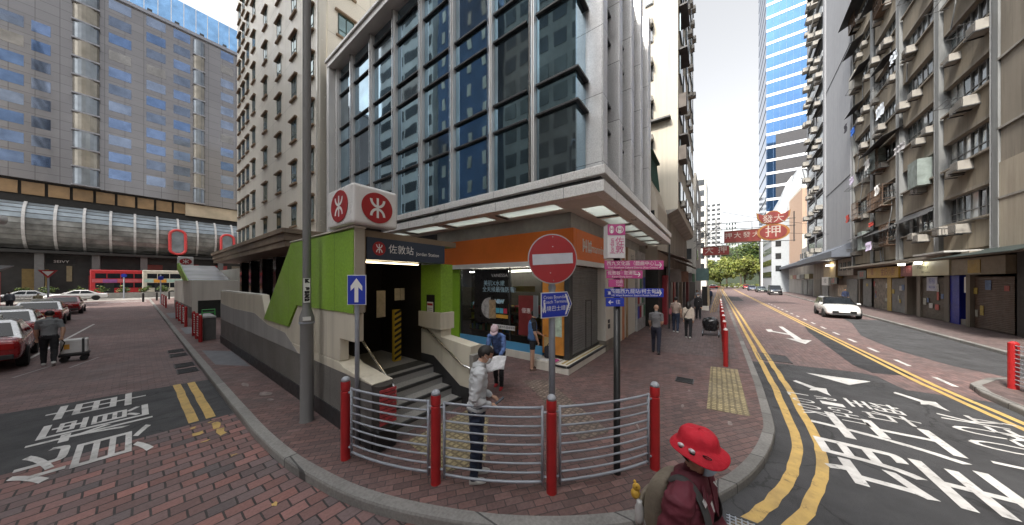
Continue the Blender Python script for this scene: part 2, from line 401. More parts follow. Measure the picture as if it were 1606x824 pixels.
far_k = [(160, yk(160)), (60, yk(60)), (28, yk(28)), (18, yk(18)), (14.9, yk(14.9)-.05), (14.3, -7.6), (14.1, -6.7), (13.3, -5.75), (12.35, -5.1), (11.6, -4.93), (9, -4.85), (3, -4.9), (-4, -5.5)]
pavement('pavement', far_k, [(-4, -13), (160, -22)], BRK_PAVE2)
pavement('pavement', [(-60, 87.2), (60, 87.2)][::-1], [(-60, 92), (60, 92)], BRK_PAVE2)
pavement('pavement', [(-9.3, -14), (-9.3, 66)], [(-13, 66), (-13, -14)], BRK_PAVE2)
# painted lines
def lines(name, paths, w, mat, z=.004):
    mb = MB()
    for p in paths: mb.ribbon(p, w, z)
    return tag(mb.build(name, mat), kind='structure')
i0 = 12
near = [p for p in KP if p[0] >= 3.35 and p[1] < .6]
def trim(path, y0):  # keep the part of an offset kerb path on the right road
    return path
def wob(p, a=.012):
    r = []
    for i in range(len(p)-1):
        n = max(1, int((Vector(p[i+1])-Vector(p[i])).length/.4)) if (Vector(p[i+1])-Vector(p[i])).length < 6 else 4
        for k in range(n): r.append((p[i][0]+(p[i+1][0]-p[i][0])*k/n + random.uniform(-a, a), p[i][1]+(p[i+1][1]-p[i][1])*k/n+random.uniform(-a, a)))
    return r+[p[-1]]
lines('yellow_line', [wob(offset(near, -.26))], .125, YEL)
lines('yellow_line', [wob(offset(near, -.52))], .125, YEL)
lines('yellow_line', [wob([(5.2, -4.55), (8.5, -4.5), (10, -4.42), (12, -4.3), (20, -4.3), (115, -4.5)])], .11, YEL)
lines('yellow_line', [wob([(5.2, -4.77), (8.5, -4.72), (10, -4.63), (12, -4.5), (20, -4.5), (115, -4.75)])], .11, YEL)
lines('white_dash', [[(12.28+2.12*k, -4.88-.012*k), (13.15+2.12*k, -4.88-.012*k)] for k in range(16)], .1, WHT)
lines('yellow_line', [wob([(.88, 11.12), (.88, 7.95)], .008)], .13, YEL)
lines('yellow_line', [wob([(.64, 11.18), (.66, 7.95)], .008)], .13, YEL)
def blobs(name, spots, mat, z=.006):
    mb = MB()
    for x, y, a, b, r in spots:
        if mat is YEL:
            mb.face([(x+sx*a*.8+random.uniform(-.02, .02), y+sy*b*.85+random.uniform(-.03, .03), z) for sx, sy in ((-1, -1), (0, -1.05), (1, -.8), (.9, .1), (1, 1), (.1, .9), (-.9, 1), (-1.05, .1))]); continue
        n = 11; mb.face([(x+cos(r)*a*cos(2*pi*k/n)*(q := random.uniform(.75, 1.1))-sin(r)*b*sin(2*pi*k/n)*q, y+sin(r)*a*cos(2*pi*k/n)*q+cos(r)*b*sin(2*pi*k/n)*q, z) for k in range(n)])
    return tag(mb.build(name, mat), kind='structure')
blobs('worn_yellow_paint', [(.90, 7.45, .06, .20, .0), (.91, 7.05, .06, .2, 0), (.66, 7.3, .075, .10, .2), (.62, 7.65, .05, .04, 0), (.7, 6.85, .06, .035, 0), (.9, 5.95, .05, .03, 1), (1.0, 4.25, .025, .05, .4), (.86, 7.7, .04, .02, 0)], YEL)
lines('white_line', [[(-2.15, 19), (-1.5, 31)]], .09, WHT)
lines('white_line', [[(-2.0, 15.6), (-1.5, 17)], [(-1.2, 16.0), (-.75, 17.4)]], .06, M('worn white paint', (.3, .28, .28), .7))
lines('white_line', [[(-2.2, 60), (.9, 60)], [(-2.2, 62.3), (.9, 62.3)], [(-8, 59), (-2.6, 59)]], .4, WHT)
def paint_text(body, cells, thin=0):
    """road lettering: each cell = (char, centre, right axis, up axis, width, height)"""
    mb = MB()
    for ch, c, r, u, w, h in cells:
        vs, fs = text(ch, 1, None, (0, 0, 0), (1, 0, 0), (0, 1, 0), None, name=None, thin=thin)
        xs = [v[0] for v in vs]; ys = [v[1] for v in vs]
        x0, x1, y0, y1 = min(xs), max(xs), min(ys), max(ys); r, u, c = Vector(r), Vector(u), Vector(c)
        mb.add([tuple(c + r*((v[0]-x0)/(x1-x0)-.5)*w + u*((v[1]-y0)/(y1-y0)-.5)*h) for v in vs], fs)
    return tag(mb.build('road_lettering', WHT), kind='structure')
Zt = .008
paint_text('a', [('貨', (-.42, 7.85, Zt), (0, 1, 0), (-1, 0, 0), 1.35, 1.2), ('櫃', (-.42, 9.3, Zt), (0, 1, 0), (-1, 0, 0), 1.25, 1.25), ('車', (-.45, 10.7, Zt), (0, 1, 0), (-1, 0, 0), 1.05, 1.2)], 0)
paint_text('b', [('望', (6.3, -2.15, Zt), (1, 0, 0), (0, 1, 0), 1.35, 1.75), ('左', (7.75, -2.25, Zt), (1, 0, 0), (0, 1, 0), 1.25, 1.6)])
paint_text('c', [(c, (7.6+k*.62, -3.65-.09*k, Zt), (1, -.15, 0), (0, 1, 0), .34, .72) for k, c in enumerate('LOOK')])
paint_text('d', [(c, (8.1+k*.5, -4.2, Zt), (1, 0, 0), (0, 1, 0), .3, .5) for k, c in enumerate('LEFT')])
paint_text('e', [(c, (9.2-k*.36, -1.55-.02*k, Zt), (-1, 0, 0), (0, -1, 0), .22, .36) for k, c in enumerate('LOOK')])
paint_text('f', [(c, (9.25-k*.3, -2.0-.03*k, Zt), (-1, 0, 0), (0, -1, 0), .2, .34) for k, c in enumerate('RIGHT')])
paint_text('g', [('望', (9.3, -2.7, Zt), (-1, 0, 0), (0, -1, 0), .55, .75), ('右', (8.7, -2.75, Zt), (-1, 0, 0), (0, -1, 0), .5, .7)])
def arrow(name, pts, z=.006): return tag(MB().face([(x, y, z) for x, y in pts]).build(name, WHT), kind='structure')
arrow('give_way_triangle', [(11.55, -2.1), (11.55, -3.3), (10.85, -2.75)])
def small_arrow(x, y, s):
    arrow('road_arrow', [(x+.5, y), (x+.62, y-.07*s), (x+.2, y-.36*s), (x+.25, y-.55*s), (x-.1, y-.5*s), (x-.35, y-.5*s), (x-.05, y-.33*s), (x-.15, y-.18*s), (x+.05, y-.25*s)])
small_arrow(9.9, -1.65, 1); small_arrow(10.2, -3.4, .9)
arrow('road_arrow', [(16.8, -3.05), (18.0, -2.62), (18.0, -2.92), (22.4, -2.95), (22.4, -3.13), (18.0, -3.16), (18.0, -3.46)]); arrow('road_arrow', [(19.6, -2.93), (20.1, -2.45), (20.8, -2.45), (20.6, -2.2), (19.7, -2.2), (19.8, -2.38), (19.1, -2.93)], .0065)
# tactile strips, set flush in the pavement
def tact(poly): sheet('tactile_paving', poly, .128, TACT)
tact([(10.15, .13), (10.25, -.5), (6.85, -.52), (6.75, .15)])
tact([(2.55, 3.95), (3.95, 3.95), (3.95, 3.45), (2.9, 2.6), (2.45, 2.9)])
TACT2 = Mbrick('old tactile tile', (.26, .2, .155), (.22, .165, .135), (.13, .1, .085), .1, .1, .02, off=0, stain=.5, bump=.8, sscale=1.5)
sheet('tactile_paving', [(5.85, 4.0), (6.3, 3.55), (4.75, 1.45), (4.2, 1.75), (5.45, 3.35)], .127, TACT2)
blobs('pavement_stain', [(5.2, 1.1, .1, .02, .4), (6.6, .55, .1, .03, 0), (6.3, -.2, .1, .04, 0), (1.75, 8.2, .10, .2, .2), (1.6, 9.3, .06, .25, .1), (1.72, 7.7, .05, .1, .3), (7.6, .5, .07, .03, 0)], M('pale scuff', (.24, .20, .19), .8, var=.3, scale=9), z=.1295)
def grating(name, label, x0, x1, y0, y1, z, n, ax='x'):
    t = thing(name, label, 'drain cover', (x0, y0, z-.004))
    MB().box(x0, x1, y0, y1, z-.002, z+.001).build('recess', BLACK, t)
    f = MB(); f.box(x0, x1, y0, y0+.025, z+.001, z+.008); f.box(x0, x1, y1-.025, y1, z+.001, z+.008); f.box(x0, x0+.025, y0+.025, y1-.025, z+.001, z+.008); f.box(x1-.025, x1, y0+.025, y1-.025, z+.001, z+.008)
    f.build('frame', DGREY, t)
    b = MB(); 
    for k in range(1, n):
        if ax in 'xb': xx = x0+(x1-x0)*k/n; b.box(xx-.007, xx+.007, y0+.025, y1-.025, z+.001, z+.006)
        if ax in 'yb': yy = y0+(y1-y0)*k/n; b.box(x0+.025, x1-.025, yy-.007, yy+.007, z+.0015, z+.0055)
    b.build('bars', GREYM if ax == 'b' else DGREY, t)
for k, y in enumerate((12.7, 13.6, 15.6, 16.6)):
    grating('drain_grate', ('nearest of the four iron gully grates along the left kerb', 'second nearest gully grate along the left kerb', 'third gully grate from the front along the left kerb', 'farthest of the four iron gully grates along the left kerb')[k], .72, 1.14, y-.32, y+.32, .003, 9, 'y')
grating('drain_grate', 'pale crosshatched gully grate in the road behind the red hatted walker', 3.62, 4.05, -.55, -.07, .003, 9, 'b')
grating('drain_grate', 'slotted steel drain cover set in the brick pavement before the tactile strip', 8.15, 8.55, .45, .85, .124, 8, 'x')
grating('manhole_cover', 'square dark manhole cover beside the double yellow lines on the right', 12.6, 13.7, -2.0, -1.2, .001, 12, 'y')

# ================================================================ the glass corner building
XF = 7.55; YS = 3.5; YG = 3.25; ZC0, ZC1 = 4.63, 5.2
GB = thing('glass_building', 'silver framed glass office block above the orange shop and white canopy', 'building', (7.55, 3.5, .12))
core = MB(); core.box(8.2, 16.2, 4.1, 19.0, 4.4, 15.6); core.build('core_wall', DGREY, GB)
# ground storey behind the shopfront
MB().box(8.3, 16.2, 9.0, 19.0, .12, 4.4).box(10.3, 16.2, 3.6, 9.0, .12, 4.4).build('rear_wall', CONC, GB)
GLZ = Mmirror('curtain glass', (.23, .35, .43), .025, .92, .10)
GLZ2 = Mmirror('dim curtain glass', (.20, .26, .30), .04, .9, .1)
cols = [3.25, 4.75, 6.5, 8.5, 10.5, 12.6, 14.8, 17.0, 19.0]
bands = [5.55, 7.88, 8.82, 11.05, 12.05, 14.1, 15.1]
# glass: one pane per bay of each floor strip
zed = [5.2]+bands[1:]+[15.72]
for i in range(len(cols)-1):
    for j in range(len(zed)-1):
        MB().box(7.56, 7.6, cols[i]+(0.02 if i == 0 else .16), cols[i+1]-.16, zed[j], zed[j+1]-.005).build('window_pane', GLZ if (i*3+j) % 5 else GLZ2, GB)
for j in range(len(zed)-1): MB().box(7.6, 8.3, 3.265, 3.3, zed[j], zed[j+1]-.005).build('window_pane', GLZ, GB)
for z in bands[1:]:
    for i in range(len(cols)-1):
        MB().box(7.46, 7.555, cols[i]+(-.09 if i == 0 else .17), cols[i+1]-.17, z-.036, z+.036).build('transom', DGREY, GB, bevel=.01)
    MB().box(7.555, 8.28, 3.15, 3.262, z-.036, z+.036).build('transom', DGREY, GB, bevel=.01)
for i, y in enumerate(cols[1:]):
    w = .15 if i < len(cols)-2 else .3
    mb = MB(); mb.box(7.40, 7.62, y-w, y+.03, 5.2, 15.7); mb.box(7.34, 7.398, y-w+.03, y-.02, 5.2, 15.7)
    mb.build('column', ALU, GB, bevel=.015)
    MB().box(7.42, 7.5, y+.032, y+.055, 5.2, 15.7).box(7.3, 7.338, y-.10, y-.045, 5.2, 15.7).build('chrome_strip', STEEL, GB)
for k in range(5):
    x = 8.3+k*1.72
    mb = MB(); mb.box(x, x+.42, 2.72, 3.34, 5.2, 16.0)
    o = mb.build('column', Mbrick('aluminium column %d' % k, (.66, .655, .65), (.62, .615, .62), (.16, .16, .16), 6, 2.05, .012, wall=True, off=0, stain=.12, bump=.1, metal=.4, rough=.4) if k == 0 else MATS['aluminium column 0'], GB, bevel=.012)
    if k < 4:
        for j in range(len(zed)-1): MB().box(x+.424, x+1.716, 3.28, 3.32, zed[j], zed[j+1]-.005).build('window_pane', GLZ2, GB)
        for z in bands[1:]: MB().box(x+.424, x+1.716, 3.0, 3.275, z-.036, z+.036).build('transom', DGREY, GB)
MB().box(15.62, 16.3, 2.8, 3.4, 5.2, 16.0).build('end_pier', ALUW, GB, bevel=.02)
rf = MB(); rf.box(6.98, 7.7, 3.0, 19.35, 15.73, 16.05); rf.box(6.9, 7.0, 2.95, 19.4, 16.06, 16.22); rf.box(7.0, 16.2, 3.3, 19.35, 16.06, 16.2); rf.build('roof', ALUW, GB, bevel=.02)
MB().box(6.99, 7.55, 19.02, 19.34, 5.2, 15.72).build('end_pier', ALUW, GB, bevel=.02)
# canopy
CAN = MB()
def Lband(mb, xo, yo, z0, z1, t):
    mb.prism([(xo, yo), (17.0, yo), (17.0, yo+t), (xo+t, yo+t), (xo+t, 19.3), (xo, 19.3)], z0, z1)
cn = MB(); Lband(cn, 5.99, 1.92, 5.0, 5.2, .25); Lband(cn, 6.03, 1.96, 4.63, 4.89, .25)
can = cn.build('canopy', Mbrick('fascia sheet', (.82, .81, .79), (.79, .785, .77), (.30, .30, .3), 2.1, 9, .008, wall=True, off=0, stain=.12, bump=.05, metal=.25, rough=.36, grime=(.3, .29, .28)), GB, bevel=.012)
g_ = MB(); Lband(g_, 6.13, 2.06, 4.885, 5.005, .12); g_.build('shadow_gap', DGREY, can)
SOF = M('canopy soffit paint', (.72, .70, .65), .6, var=.06)
so_ = MB(); so_.box(6.27, 6.45, 2.2, 19.3, 4.66, 4.72).box(7.05, 7.58, 3.0, 19.3, 4.66, 4.72).box(6.45, 17, 2.2, 2.4, 4.66, 4.72).box(7.58, 17, 3.0, 3.5, 4.66, 4.72).box(6.45, 7.05, 2.4, 3.4, 4.66, 4.72).box(7.05, 7.3, 2.4, 3.0, 4.66, 4.72)
for k in range(5): so_.box(6.45, 7.05, 5.3+k*2.4, 5.8+k*2.4 if k < 4 else 19.3, 4.66, 4.72)
for k in range(6): so_.box(8.5+k*1.6, 8.9+k*1.6 if k < 5 else 17, 2.4, 3.0, 4.66, 4.72)
so_.build('soffit', SOF, can)
SOFP = bpy.data.materials.new('translucent skylight sheet'); SOFP.use_nodes = True; _t = SOFP.node_tree; _t.nodes.clear()
_a = _t.nodes.new('ShaderNodeBsdfTranslucent'); _a.inputs[0].default_value = (.80, .86, .78, 1); _b = _t.nodes.new('ShaderNodeBsdfDiffuse'); _b.inputs[0].default_value = (.7, .75, .68, 1)
_m = _t.nodes.new('ShaderNodeMixShader'); _m.inputs[0].default_value = .2; _o = _t.nodes.new('ShaderNodeOutputMaterial'); _t.links.new(_a.outputs[0], _m.inputs[1]); _t.links.new(_b.outputs[0], _m.inputs[2]); _t.links.new(_m.outputs[0], _o.inputs[0])
for k in range(5): MB().face([(6.45, 3.4+k*2.4, 4.68), (7.05, 3.4+k*2.4, 4.68), (7.05, 5.3+k*2.4, 4.68), (6.45, 5.3+k*2.4, 4.68)]).build('soffit_panel', SOFP, can)
for k in range(6): MB().face([(7.3+k*1.6, 2.4, 4.68), (8.5+k*1.6, 2.4, 4.68), (8.5+k*1.6, 3.0, 4.68), (7.3+k*1.6, 3.0, 4.68)]).build('soffit_panel', SOFP, can)
for k in range(6): MB().box(8.52+k*1.6, 8.66+k*1.6, 2.35, 3.0, 4.645, 4.655).build('soffit_slot', BLACK, can)
for k in range(5): MB().box(6.5, 7.1, 5.34+k*2.4, 5.44+k*2.4, 4.645, 4.655).build('soffit_slot', BLACK, can)
MB().box(16.92, 17.0, 1.98, 2.05, .12, 4.62).build('downpipe', DGREY, GB)
# shopfront
def shop_text(body, h, o, right, up, m, par, **k): return text(body, h, m, o, right, up, par, **k)
WLET = M('white lettering', (.80, .80, .78), .5, var=.02)
MB().box(7.35, 7.56, 3.3, 9.3, 3.29, 4.19).box(7.56, 10.3, 3.25, 3.45, 3.29, 4.19).box(7.35, 7.56, 3.25, 3.3, 3.29, 4.19).build('fascia_sign', ORANGE, GB, bevel=.01)
MB().box(7.32, 7.56, 3.3, 9.3, 3.13, 3.286).box(7.32, 10.35, 3.2, 3.298, 3.13, 3.286).build('fascia_trim', WHITE, GB)
MB().box(7.42, 7.9, 3.36, 9.3, 4.2, 4.65).box(7.9, 16.2, 3.36, 3.6, 4.2, 4.65).build('bulkhead', M('grey bulkhead', (.34, .33, .31), .6), GB)
LG = thing('tmp', 'x', 'x')
lt = MB()
if True:
    for q in range(3): lt.box(8.02+.12*q, 8.07+.12*q, 3.235, 3.248, 3.56+.1*(q == 1), 3.95-.06*(q == 1))
    for q in range(3): lt.box(8.42+.12*q, 8.47+.12*q, 3.235, 3.248, 3.56, 3.95-.1*(q == 1))
lt.box(8.0, 8.34, 3.228, 3.234, 3.70, 3.745); lt.box(8.4, 8.74, 3.228, 3.234, 3.85, 3.885); lt.box(8.4, 8.74, 3.228, 3.234, 3.62, 3.655)
lt.build('sign_emblem', WLET, GB)
bpy.data.objects.remove(LG)
text('mannings', .30, WLET, (9.52, 3.243, 3.72), (1, 0, 0), (0, 0, 1), GB, ext=.003)
# shop window on the long side
MB().box(7.5, 7.62, 4.35, 9.3, .12, .36).build('plinth', OFFW, GB)
MB().box(7.53, 7.6, 4.35, 8.06, .362, .62).build('sill_band', M('sky blue vinyl', (.10, .34, .60), .4, var=.04), GB)
MB().box(7.5, 7.62, 8.08, 9.3, .362, 3.12).build('side_panel', M('bright green vinyl', (.25, .46, .03), .45, var=.1), GB)
MB().box(7.555, 7.57, 4.35, 8.06, .625, 3.12).build('shop_window', SHOPGL, GB)
MB().box(7.54, 7.6, 5.62, 5.68, .63, 3.12).box(7.54, 7.6, 4.36, 4.4, .63, 3.12).box(7.54, 7.6, 8.0, 8.06, .63, 3.12).build('mullion', DGREY, GB)
sh = MB(); sh.box(8.9, 9.0, 3.7, 8.9, .12, 4.2); sh.box(7.62, 9.0, 8.8, 8.9, .12, 4.2); sh.box(7.62, 10.2, 3.62, 8.9, .12, .16); sh.box(7.62, 9.0, 3.7, 8.9, 4.1, 4.2); sh.build('interior_wall', M('brown shop interior', (.045, .04, .036), .7), GB)
shelf = MB(); prod = MB()
PC = [M('product %d' % i, c, .5) for i, c in enumerate([(.5, .2, .05), (.45, .42, .36), (.1, .2, .3), (.45, .05, .06), (.15, .3, .1), (.5, .4, .1)])]
for z in (.75, 1.15, 1.55): 
    shelf.box(7.95, 8.4, 4.6, 8.0, z, z+.03)
    y = 4.65
    while y < 7.9:
        w = random.uniform(.06, .2); prod.box(7.98, 8.3, y, y+w*.85, z+.031, z+.03+random.uniform(.12, .3), random.randrange(6)); y += w
MB().box(8.2, 8.26, 4.6, 8.2, 3.02, 3.06).build('shop_tube_light', M('lit shop tube', (1, .88, .7), .5, emit=9), GB); MB().box(8.6, 8.66, 4.6, 8.2, 3.02, 3.06).build('shop_tube_light', MATS['lit shop tube'], GB)
shelf.build('shelf', M('shelf wood', (.25, .15, .08), .5), GB); prod.build('shelf_stock', PC, GB)
pc = MB(); pc.box(7.62, 7.64, 4.7, 5.6, 2.32, 2.5); pc.build('inner_sign', M('amber light strip', (.42, .26, .08), .5), GB)
POS = M('black poster film', (.014, .013, .013), .3, var=.1)
po = MB().box(7.545, 7.5545, 5.7, 7.3, 1.15, 3.08).build('window_poster', POS, GB)
wl = (0, -1, 0)
text('VANESSA', .115, WLET, (7.542, 6.1, 2.86), wl, (0, 0, 1), po, sp=1.15)
BLU = M('pale blue lettering', (.50, .72, .85), .5)
text('美肌X水嫩', .15, BLU, (7.542, 6.35, 2.58), wl, (0, 0, 1), po, bold=.012)
text('全天候最強防曬!', .15, BLU, (7.542, 6.14, 2.36), wl, (0, 0, 1), po, bold=.012)
mo = MB(); n = 24; ya = 6.52
mo.prism([(ya-.02, 1.42)]+[(ya+.42*sin(pi*k/n)*1.0, 1.7-.38*cos(pi*k/n)*1.0) for k in range(n+1)]+[(ya-.02, 2.10)], 7.538, 7.544, 'x'); mo.build('poster_dome', M('silver grey print', (.45, .44, .43), .5, var=.45, scale=9), po)
MB().box(7.536, 7.543, 6.26, 6.56, 1.34, 2.0).build('poster_picture', M('warm print', (.42, .30, .18), .5, var=.4, scale=8), po)
text('NEW', .13, BLU, (7.542, 6.1, 1.95), wl, (0, 0, 1), po, bold=.015)
for k, c in enumerate(((.1, .45, .6), (.12, .5, .65), (.62, .05, .1))): MB().box(7.538, 7.544, 6.1-.17*k, 6.25-.17*k, 1.55, 1.72).build('poster_icon', M('icon %d' % k, c, .5), po)
MB().box(7.538, 7.544, 5.72, 6.25, 1.38, 1.5).build('poster_strip', M('orange strip', (.75, .40, .06), .5), po)
sg = MB().box(7.53, 7.537, 5.42, 6.4, 1.0, 1.15).build('window_notice', WHITE, GB); text('以優質藥物及護膚服務', .07, BLACK, (7.528, 5.9, 1.075), wl, (0, 0, 1), sg)
MB().box(7.5, 7.53, 4.62, 5.25, .9, 2.2).build('inner_poster', M('dark red print', (.20, .03, .03), .5), GB)
text('優惠', .13, WLET, (7.498, 4.95, 1.7), wl, (0, 0, 1), GB)
# corner display poster, plain orange where the photograph shows a mascot
dp = MB().box(7.5, 7.62, 3.62, 4.34, .45, 2.7).build('display_panel', M('orange display print', (.62, .26, .05), .45, var=.25, scale=2.2), GB)
MB().box(7.485, 7.498, 3.68, 4.0, 1.0, 1.6).build('display_card', M('pale display card', (.45, .55, .45), .5, var=.3, scale=9), dp)
MB().box(7.484, 7.497, 4.02, 4.28, .55, .95).build('display_card', M('cream display patch', (.6, .45, .22), .5, var=.2, scale=9), dp)
# corner post, shutter, step, pillar
MB().box(7.5, 7.75, YS-.05, 3.6, .12, 3.12).build('corner_post', DGREY, GB)
SHUT = M('roller shutter steel', (.235, .235, .23), .42, metal=.5, var=.15, scale=2)
def shutter_mb(x0, x1, y, z0, z1, pitch=.08, d=.02, mb=None):
    mb = mb or MB(); z = z0
    while z < z1-.001:
        zt = min(z+pitch, z1)
        mb.add([(x0, y, z), (x1, y, z), (x1, y-d, z+pitch*.25), (x0, y-d, z+pitch*.25), (x1, y-d, zt-pitch*.25), (x0, y-d, zt-pitch*.25), (x1, y, zt), (x0, y, zt)], [(0, 1, 2, 3), (3, 2, 4, 5), (5, 4, 6, 7)]); z = zt
    return mb
shu = shutter_mb(7.76, 10.0, 3.5, .42, 3.12).build('roller_shutter', SHUT, GB)
fr = MB(); 
for x in (8.85, 9.35): fr.box(x, x+.03, 3.47, 3.49, .42, 2.0)
fr.box(8.85, 9.38, 3.465, 3.492, 2.0, 2.03); fr.build('wicket_door_frame', DGREY, shu)
MB().box(7.76, 10.05, 3.44, 3.6, .37, .42).build('shutter_threshold', DGREY, GB)
st = MB().box(6.92, 10.35, 3.2, 3.62, .12, .34).build('step', OFFW, GB, bevel=.01)
MB().box(6.915, 10.3, 3.19, 3.26, .30, .345).box(6.905, 6.965, 3.27, 3.62, .30, .345).build('step_edge', DGREY, st)
MB().box(7.1, 10.2, 3.32, 3.37, .341, .35).box(7.1, 10.2, 3.45, 3.5, .341, .35).build('step_strips', M('ochre tread strip', (.45, .32, .10), .6), st)
pl = MB().box(10.05, 11.3, 3.2, 3.9, .5, 4.3).build('pillar', OFFW, GB, bevel=.01)
MB().box(10.04, 11.32, 3.19, 3.9, .12, .5).build('pillar_base', CONCD, pl)
MB().box(10.25, 10.6, 3.18, 3.2, 1.75, 2.05).build('notice_plate', M('tan plate', (.35, .27, .17), .5), pl)
MB().box(10.3, 10.45, 3.17, 3.2, 1.12, 1.25).box(10.3, 10.48, 3.17, 3.2, .92, 1.08).build('socket_box', DGREY, pl)
MB().box(11.9, 12.4, 3.25, 3.6, .12, 4.2).build('door_pier', OFFW, GB); MB().box(12.4, 12.75, 3.24, 3.6, .12, 4.2).build('door_panel', M('orange door panel', (.55, .22, .1), .5), GB)
MB().box(11.32, 11.88, 3.55, 3.62, .12, 3.6).build('glass_door', CARGL, GB)
MB().box(12.77, 15.0, 3.3, 3.6, .12, 4.2).build('side_wall', OFFW, GB); MB().box(13.2, 13.3, 3.22, 3.3, .12, 4.2).build('side_post', M('tan post', (.4, .28, .17), .5), GB)
MB().box(15.02, 17, 3.2, 3.6, .12, 4.2).build('side_wall', M('poster wall', (.42, .42, .42), .6, var=.3, scale=4), GB)
NB = [BLUES, WHITE, M('grey poster', (.3, .32, .31), .5, var=.4, scale=6), RED, M('green poster', (.1, .25, .15), .5, var=.3, scale=6)]
for k in range(12):
    x = 15.1+(k % 4)*.45; z = .75+(k//4)*.75
    MB().box(x, x+.4, 3.185, 3.197, z, z+.62).build('wall_poster', NB[(k*3+k//4) % 5], GB)
text('出口', .22, DGREY, (14.4, 3.292, 3.8), (1, 0, 0), (0, 0, 1), GB)

# ================================================================ the station entrance
X0, X1 = 2.1, 3.97
SE = thing('station_entrance', 'stepped underground station entrance with lime green panel and cream walls', 'station entrance', (2.1, 4.15, .12))
GRAN = Mbrick('grey granite slabs', (.17, .165, .155), (.145, .14, .135), (.06, .06, .06), 1.5, 3, .008, wall=True, off=0, stain=.35, bump=.1, rough=.55, sscale=1.2)
MB().box(X0, X0+.28, 4.15, 16.5, .42, 1.06).box(X0, X0+.28, 4.15, 16.5, 1.06, 1.1).build('granite_wall', GRAN, SE)
MB().box(X0-.015, X0+.27, 4.14, 16.5, .12, .42).build('skirting', M('black stone skirting', (.03, .03, .032), .5), SE)
cw = MB(); cw.prism([(16.5, 1.101), (16.5, 1.27), (5.3, 1.27), (5.1, 1.2), (4.15, 1.12), (4.15, 1.101)], X0, X0+.34, 'x'); cw.build('cream_wall', CREAM, SE, bevel=.02)
MB().prism([(16.5, 1.272), (16.5, 2.26), (10.2, 2.28), (9.9, 1.75), (7.9, 1.6), (7.35, 2.14), (4.72, 2.14), (4.72, 1.67), (5.26, 1.67), (5.26, 1.272)], X0, X0+.16, 'x').build('cream_wall', CREAM, SE, bevel=.02)
MB().box(X0+.005, X0+.155, 10.4, 16.45, 2.262, 2.29).build('coping', M('pale coping', (.55, .54, .5), .6), SE)
MB().prism([(16.5, 1.102), (16.5, 1.75), (14, 1.68), (11, 1.72), (9.6, 1.5), (8.2, 1.45), (7.3, 1.102)], X0-.004, X0+.01, 'x').build('bare_cement_patch', M('bare cement', (.36, .355, .35), .8, var=.15, scale=2, streak=.2), SE)
gp = MB(); gp.prism([(9.94, 1.64), (7.71, 3.52), (4.7, 3.5), (4.7, 2.145), (7.37, 2.145), (7.95, 1.62)], X0-.02, X0+.13, 'x'); gp.build('green_panel', GREEN, SE)
MB().box(X0-.03, X0+.16, 4.65, 7.75, 3.535, 3.56).build('panel_capping', OFFW, SE)
MB().box(X0-.01, X0+.14, 4.655, 4.699, 2.15, 3.53).build('end_pilaster', M('pale stone pilaster', (.42, .38, .31), .55, var=.1), SE)
# stairs and landing
GRN2 = M('speckled granite tread', (.30, .295, .285), .7, var=.25, scale=60)
for k in range(4):
    y = 4.2+.3*k
    s_ = MB().box(X0+.3, X1-.005, y, y+.3 if k < 3 else 7.3, .12 if k == 0 else .12+.17*k-.01, .12+.17*(k+1)).build('stair_step', GRN2, SE)
    MB().box(X0+.3, X1-.01, y-.006, y+.055, .12+.17*(k+1)-.045, .12+.17*(k+1)+.003).build('nosing', DGREY, s_)
MB().box(X0+.32, X1-.02, 5.3, 5.65, .801, .806).build('door_mat', M('dark mat', (.05, .05, .045), .9), SE)
# right-hand wall
rw = MB(); rw.prism([(3.95, .5), (3.95, 1.36), (4.86, 1.45), (4.86, 3.04), (7.3, 3.04), (7.3, .8), (5.3, .98), (5.1, .98), (4.3, .5)], X1, X1+.3, 'x'); rw.build('cream_wall', CREAM, SE, bevel=.01)
MB().prism([(3.94, .12), (3.94, .52), (4.25, .52), (5.1, 1.0), (7.3, 1.0), (7.3, .7), (5.3, .7), (4.4, .12)], X1-.008, X1+.302, 'x').build('skirting', MATS['black stone skirting'], SE)
MB().box(X1-.01, X1+.32, 4.84, 5.6, 1.98, 3.04).build('green_panel', GREEN, SE)
MB().box(X1-.05, X1+.34, 4.80, 5.6, 1.6, 1.975).build('cream_box', CREAM, SE, bevel=.01)
MB().box(X1-.03, X1+.34, 3.85, 3.948, .12, 1.2).build('end_post', CONC, SE); MB().box(4.05, 4.25, 3.83, 3.848, .85, 1.12).build('black_plate', BLACK, SE)
pb = MB().box(X1-.03, X1-.012, 5.05, 5.32, 1.7, 2.36).build('notice_board', BLACK, SE)
MB().box(X1-.036, X1-.031, 5.08, 5.29, 1.8, 2.2).build('notice_sheet', WHITE, pb); MB().box(X1-.039, X1-.0365, 5.09, 5.28, 2.12, 2.17).build('notice_heading', REDS, pb)
nl = MB()
for q in range(6): nl.box(X1-.039, X1-.0365, 5.1, 5.27, 1.84+.042*q, 1.855+.042*q)
nl.build('notice_lines', M('grey print', (.35, .35, .36), .6), pb)
hr = MB(); hr.tube([(X1-.07, 5.6, 1.62), (X1-.07, 5.25, 1.60), (X1-.07, 4.1, .98), (X1-.07, 3.9, .96), (X1-.07, 3.86, .85)], .022, 10)
for y, z in ((5.2, 1.57), (4.3, 1.08)): hr.tube([(X1-.07, y, z), (X1-.001, y, z-.04)], .012, 8)
hr.build('handrail', STEEL, SE, smooth=True)
hl = MB(); hl.tube([(X0+.36, 5.9, 1.65), (X0+.36, 5.2, 1.58), (X0+.36, 4.25, 1.02), (X0+.36, 4.12, .95), (X0+.36, 4.1, .75), (X0+.36, 4.14, .6)], .022, 10); hl.build('handrail', STEEL, SE, smooth=True)
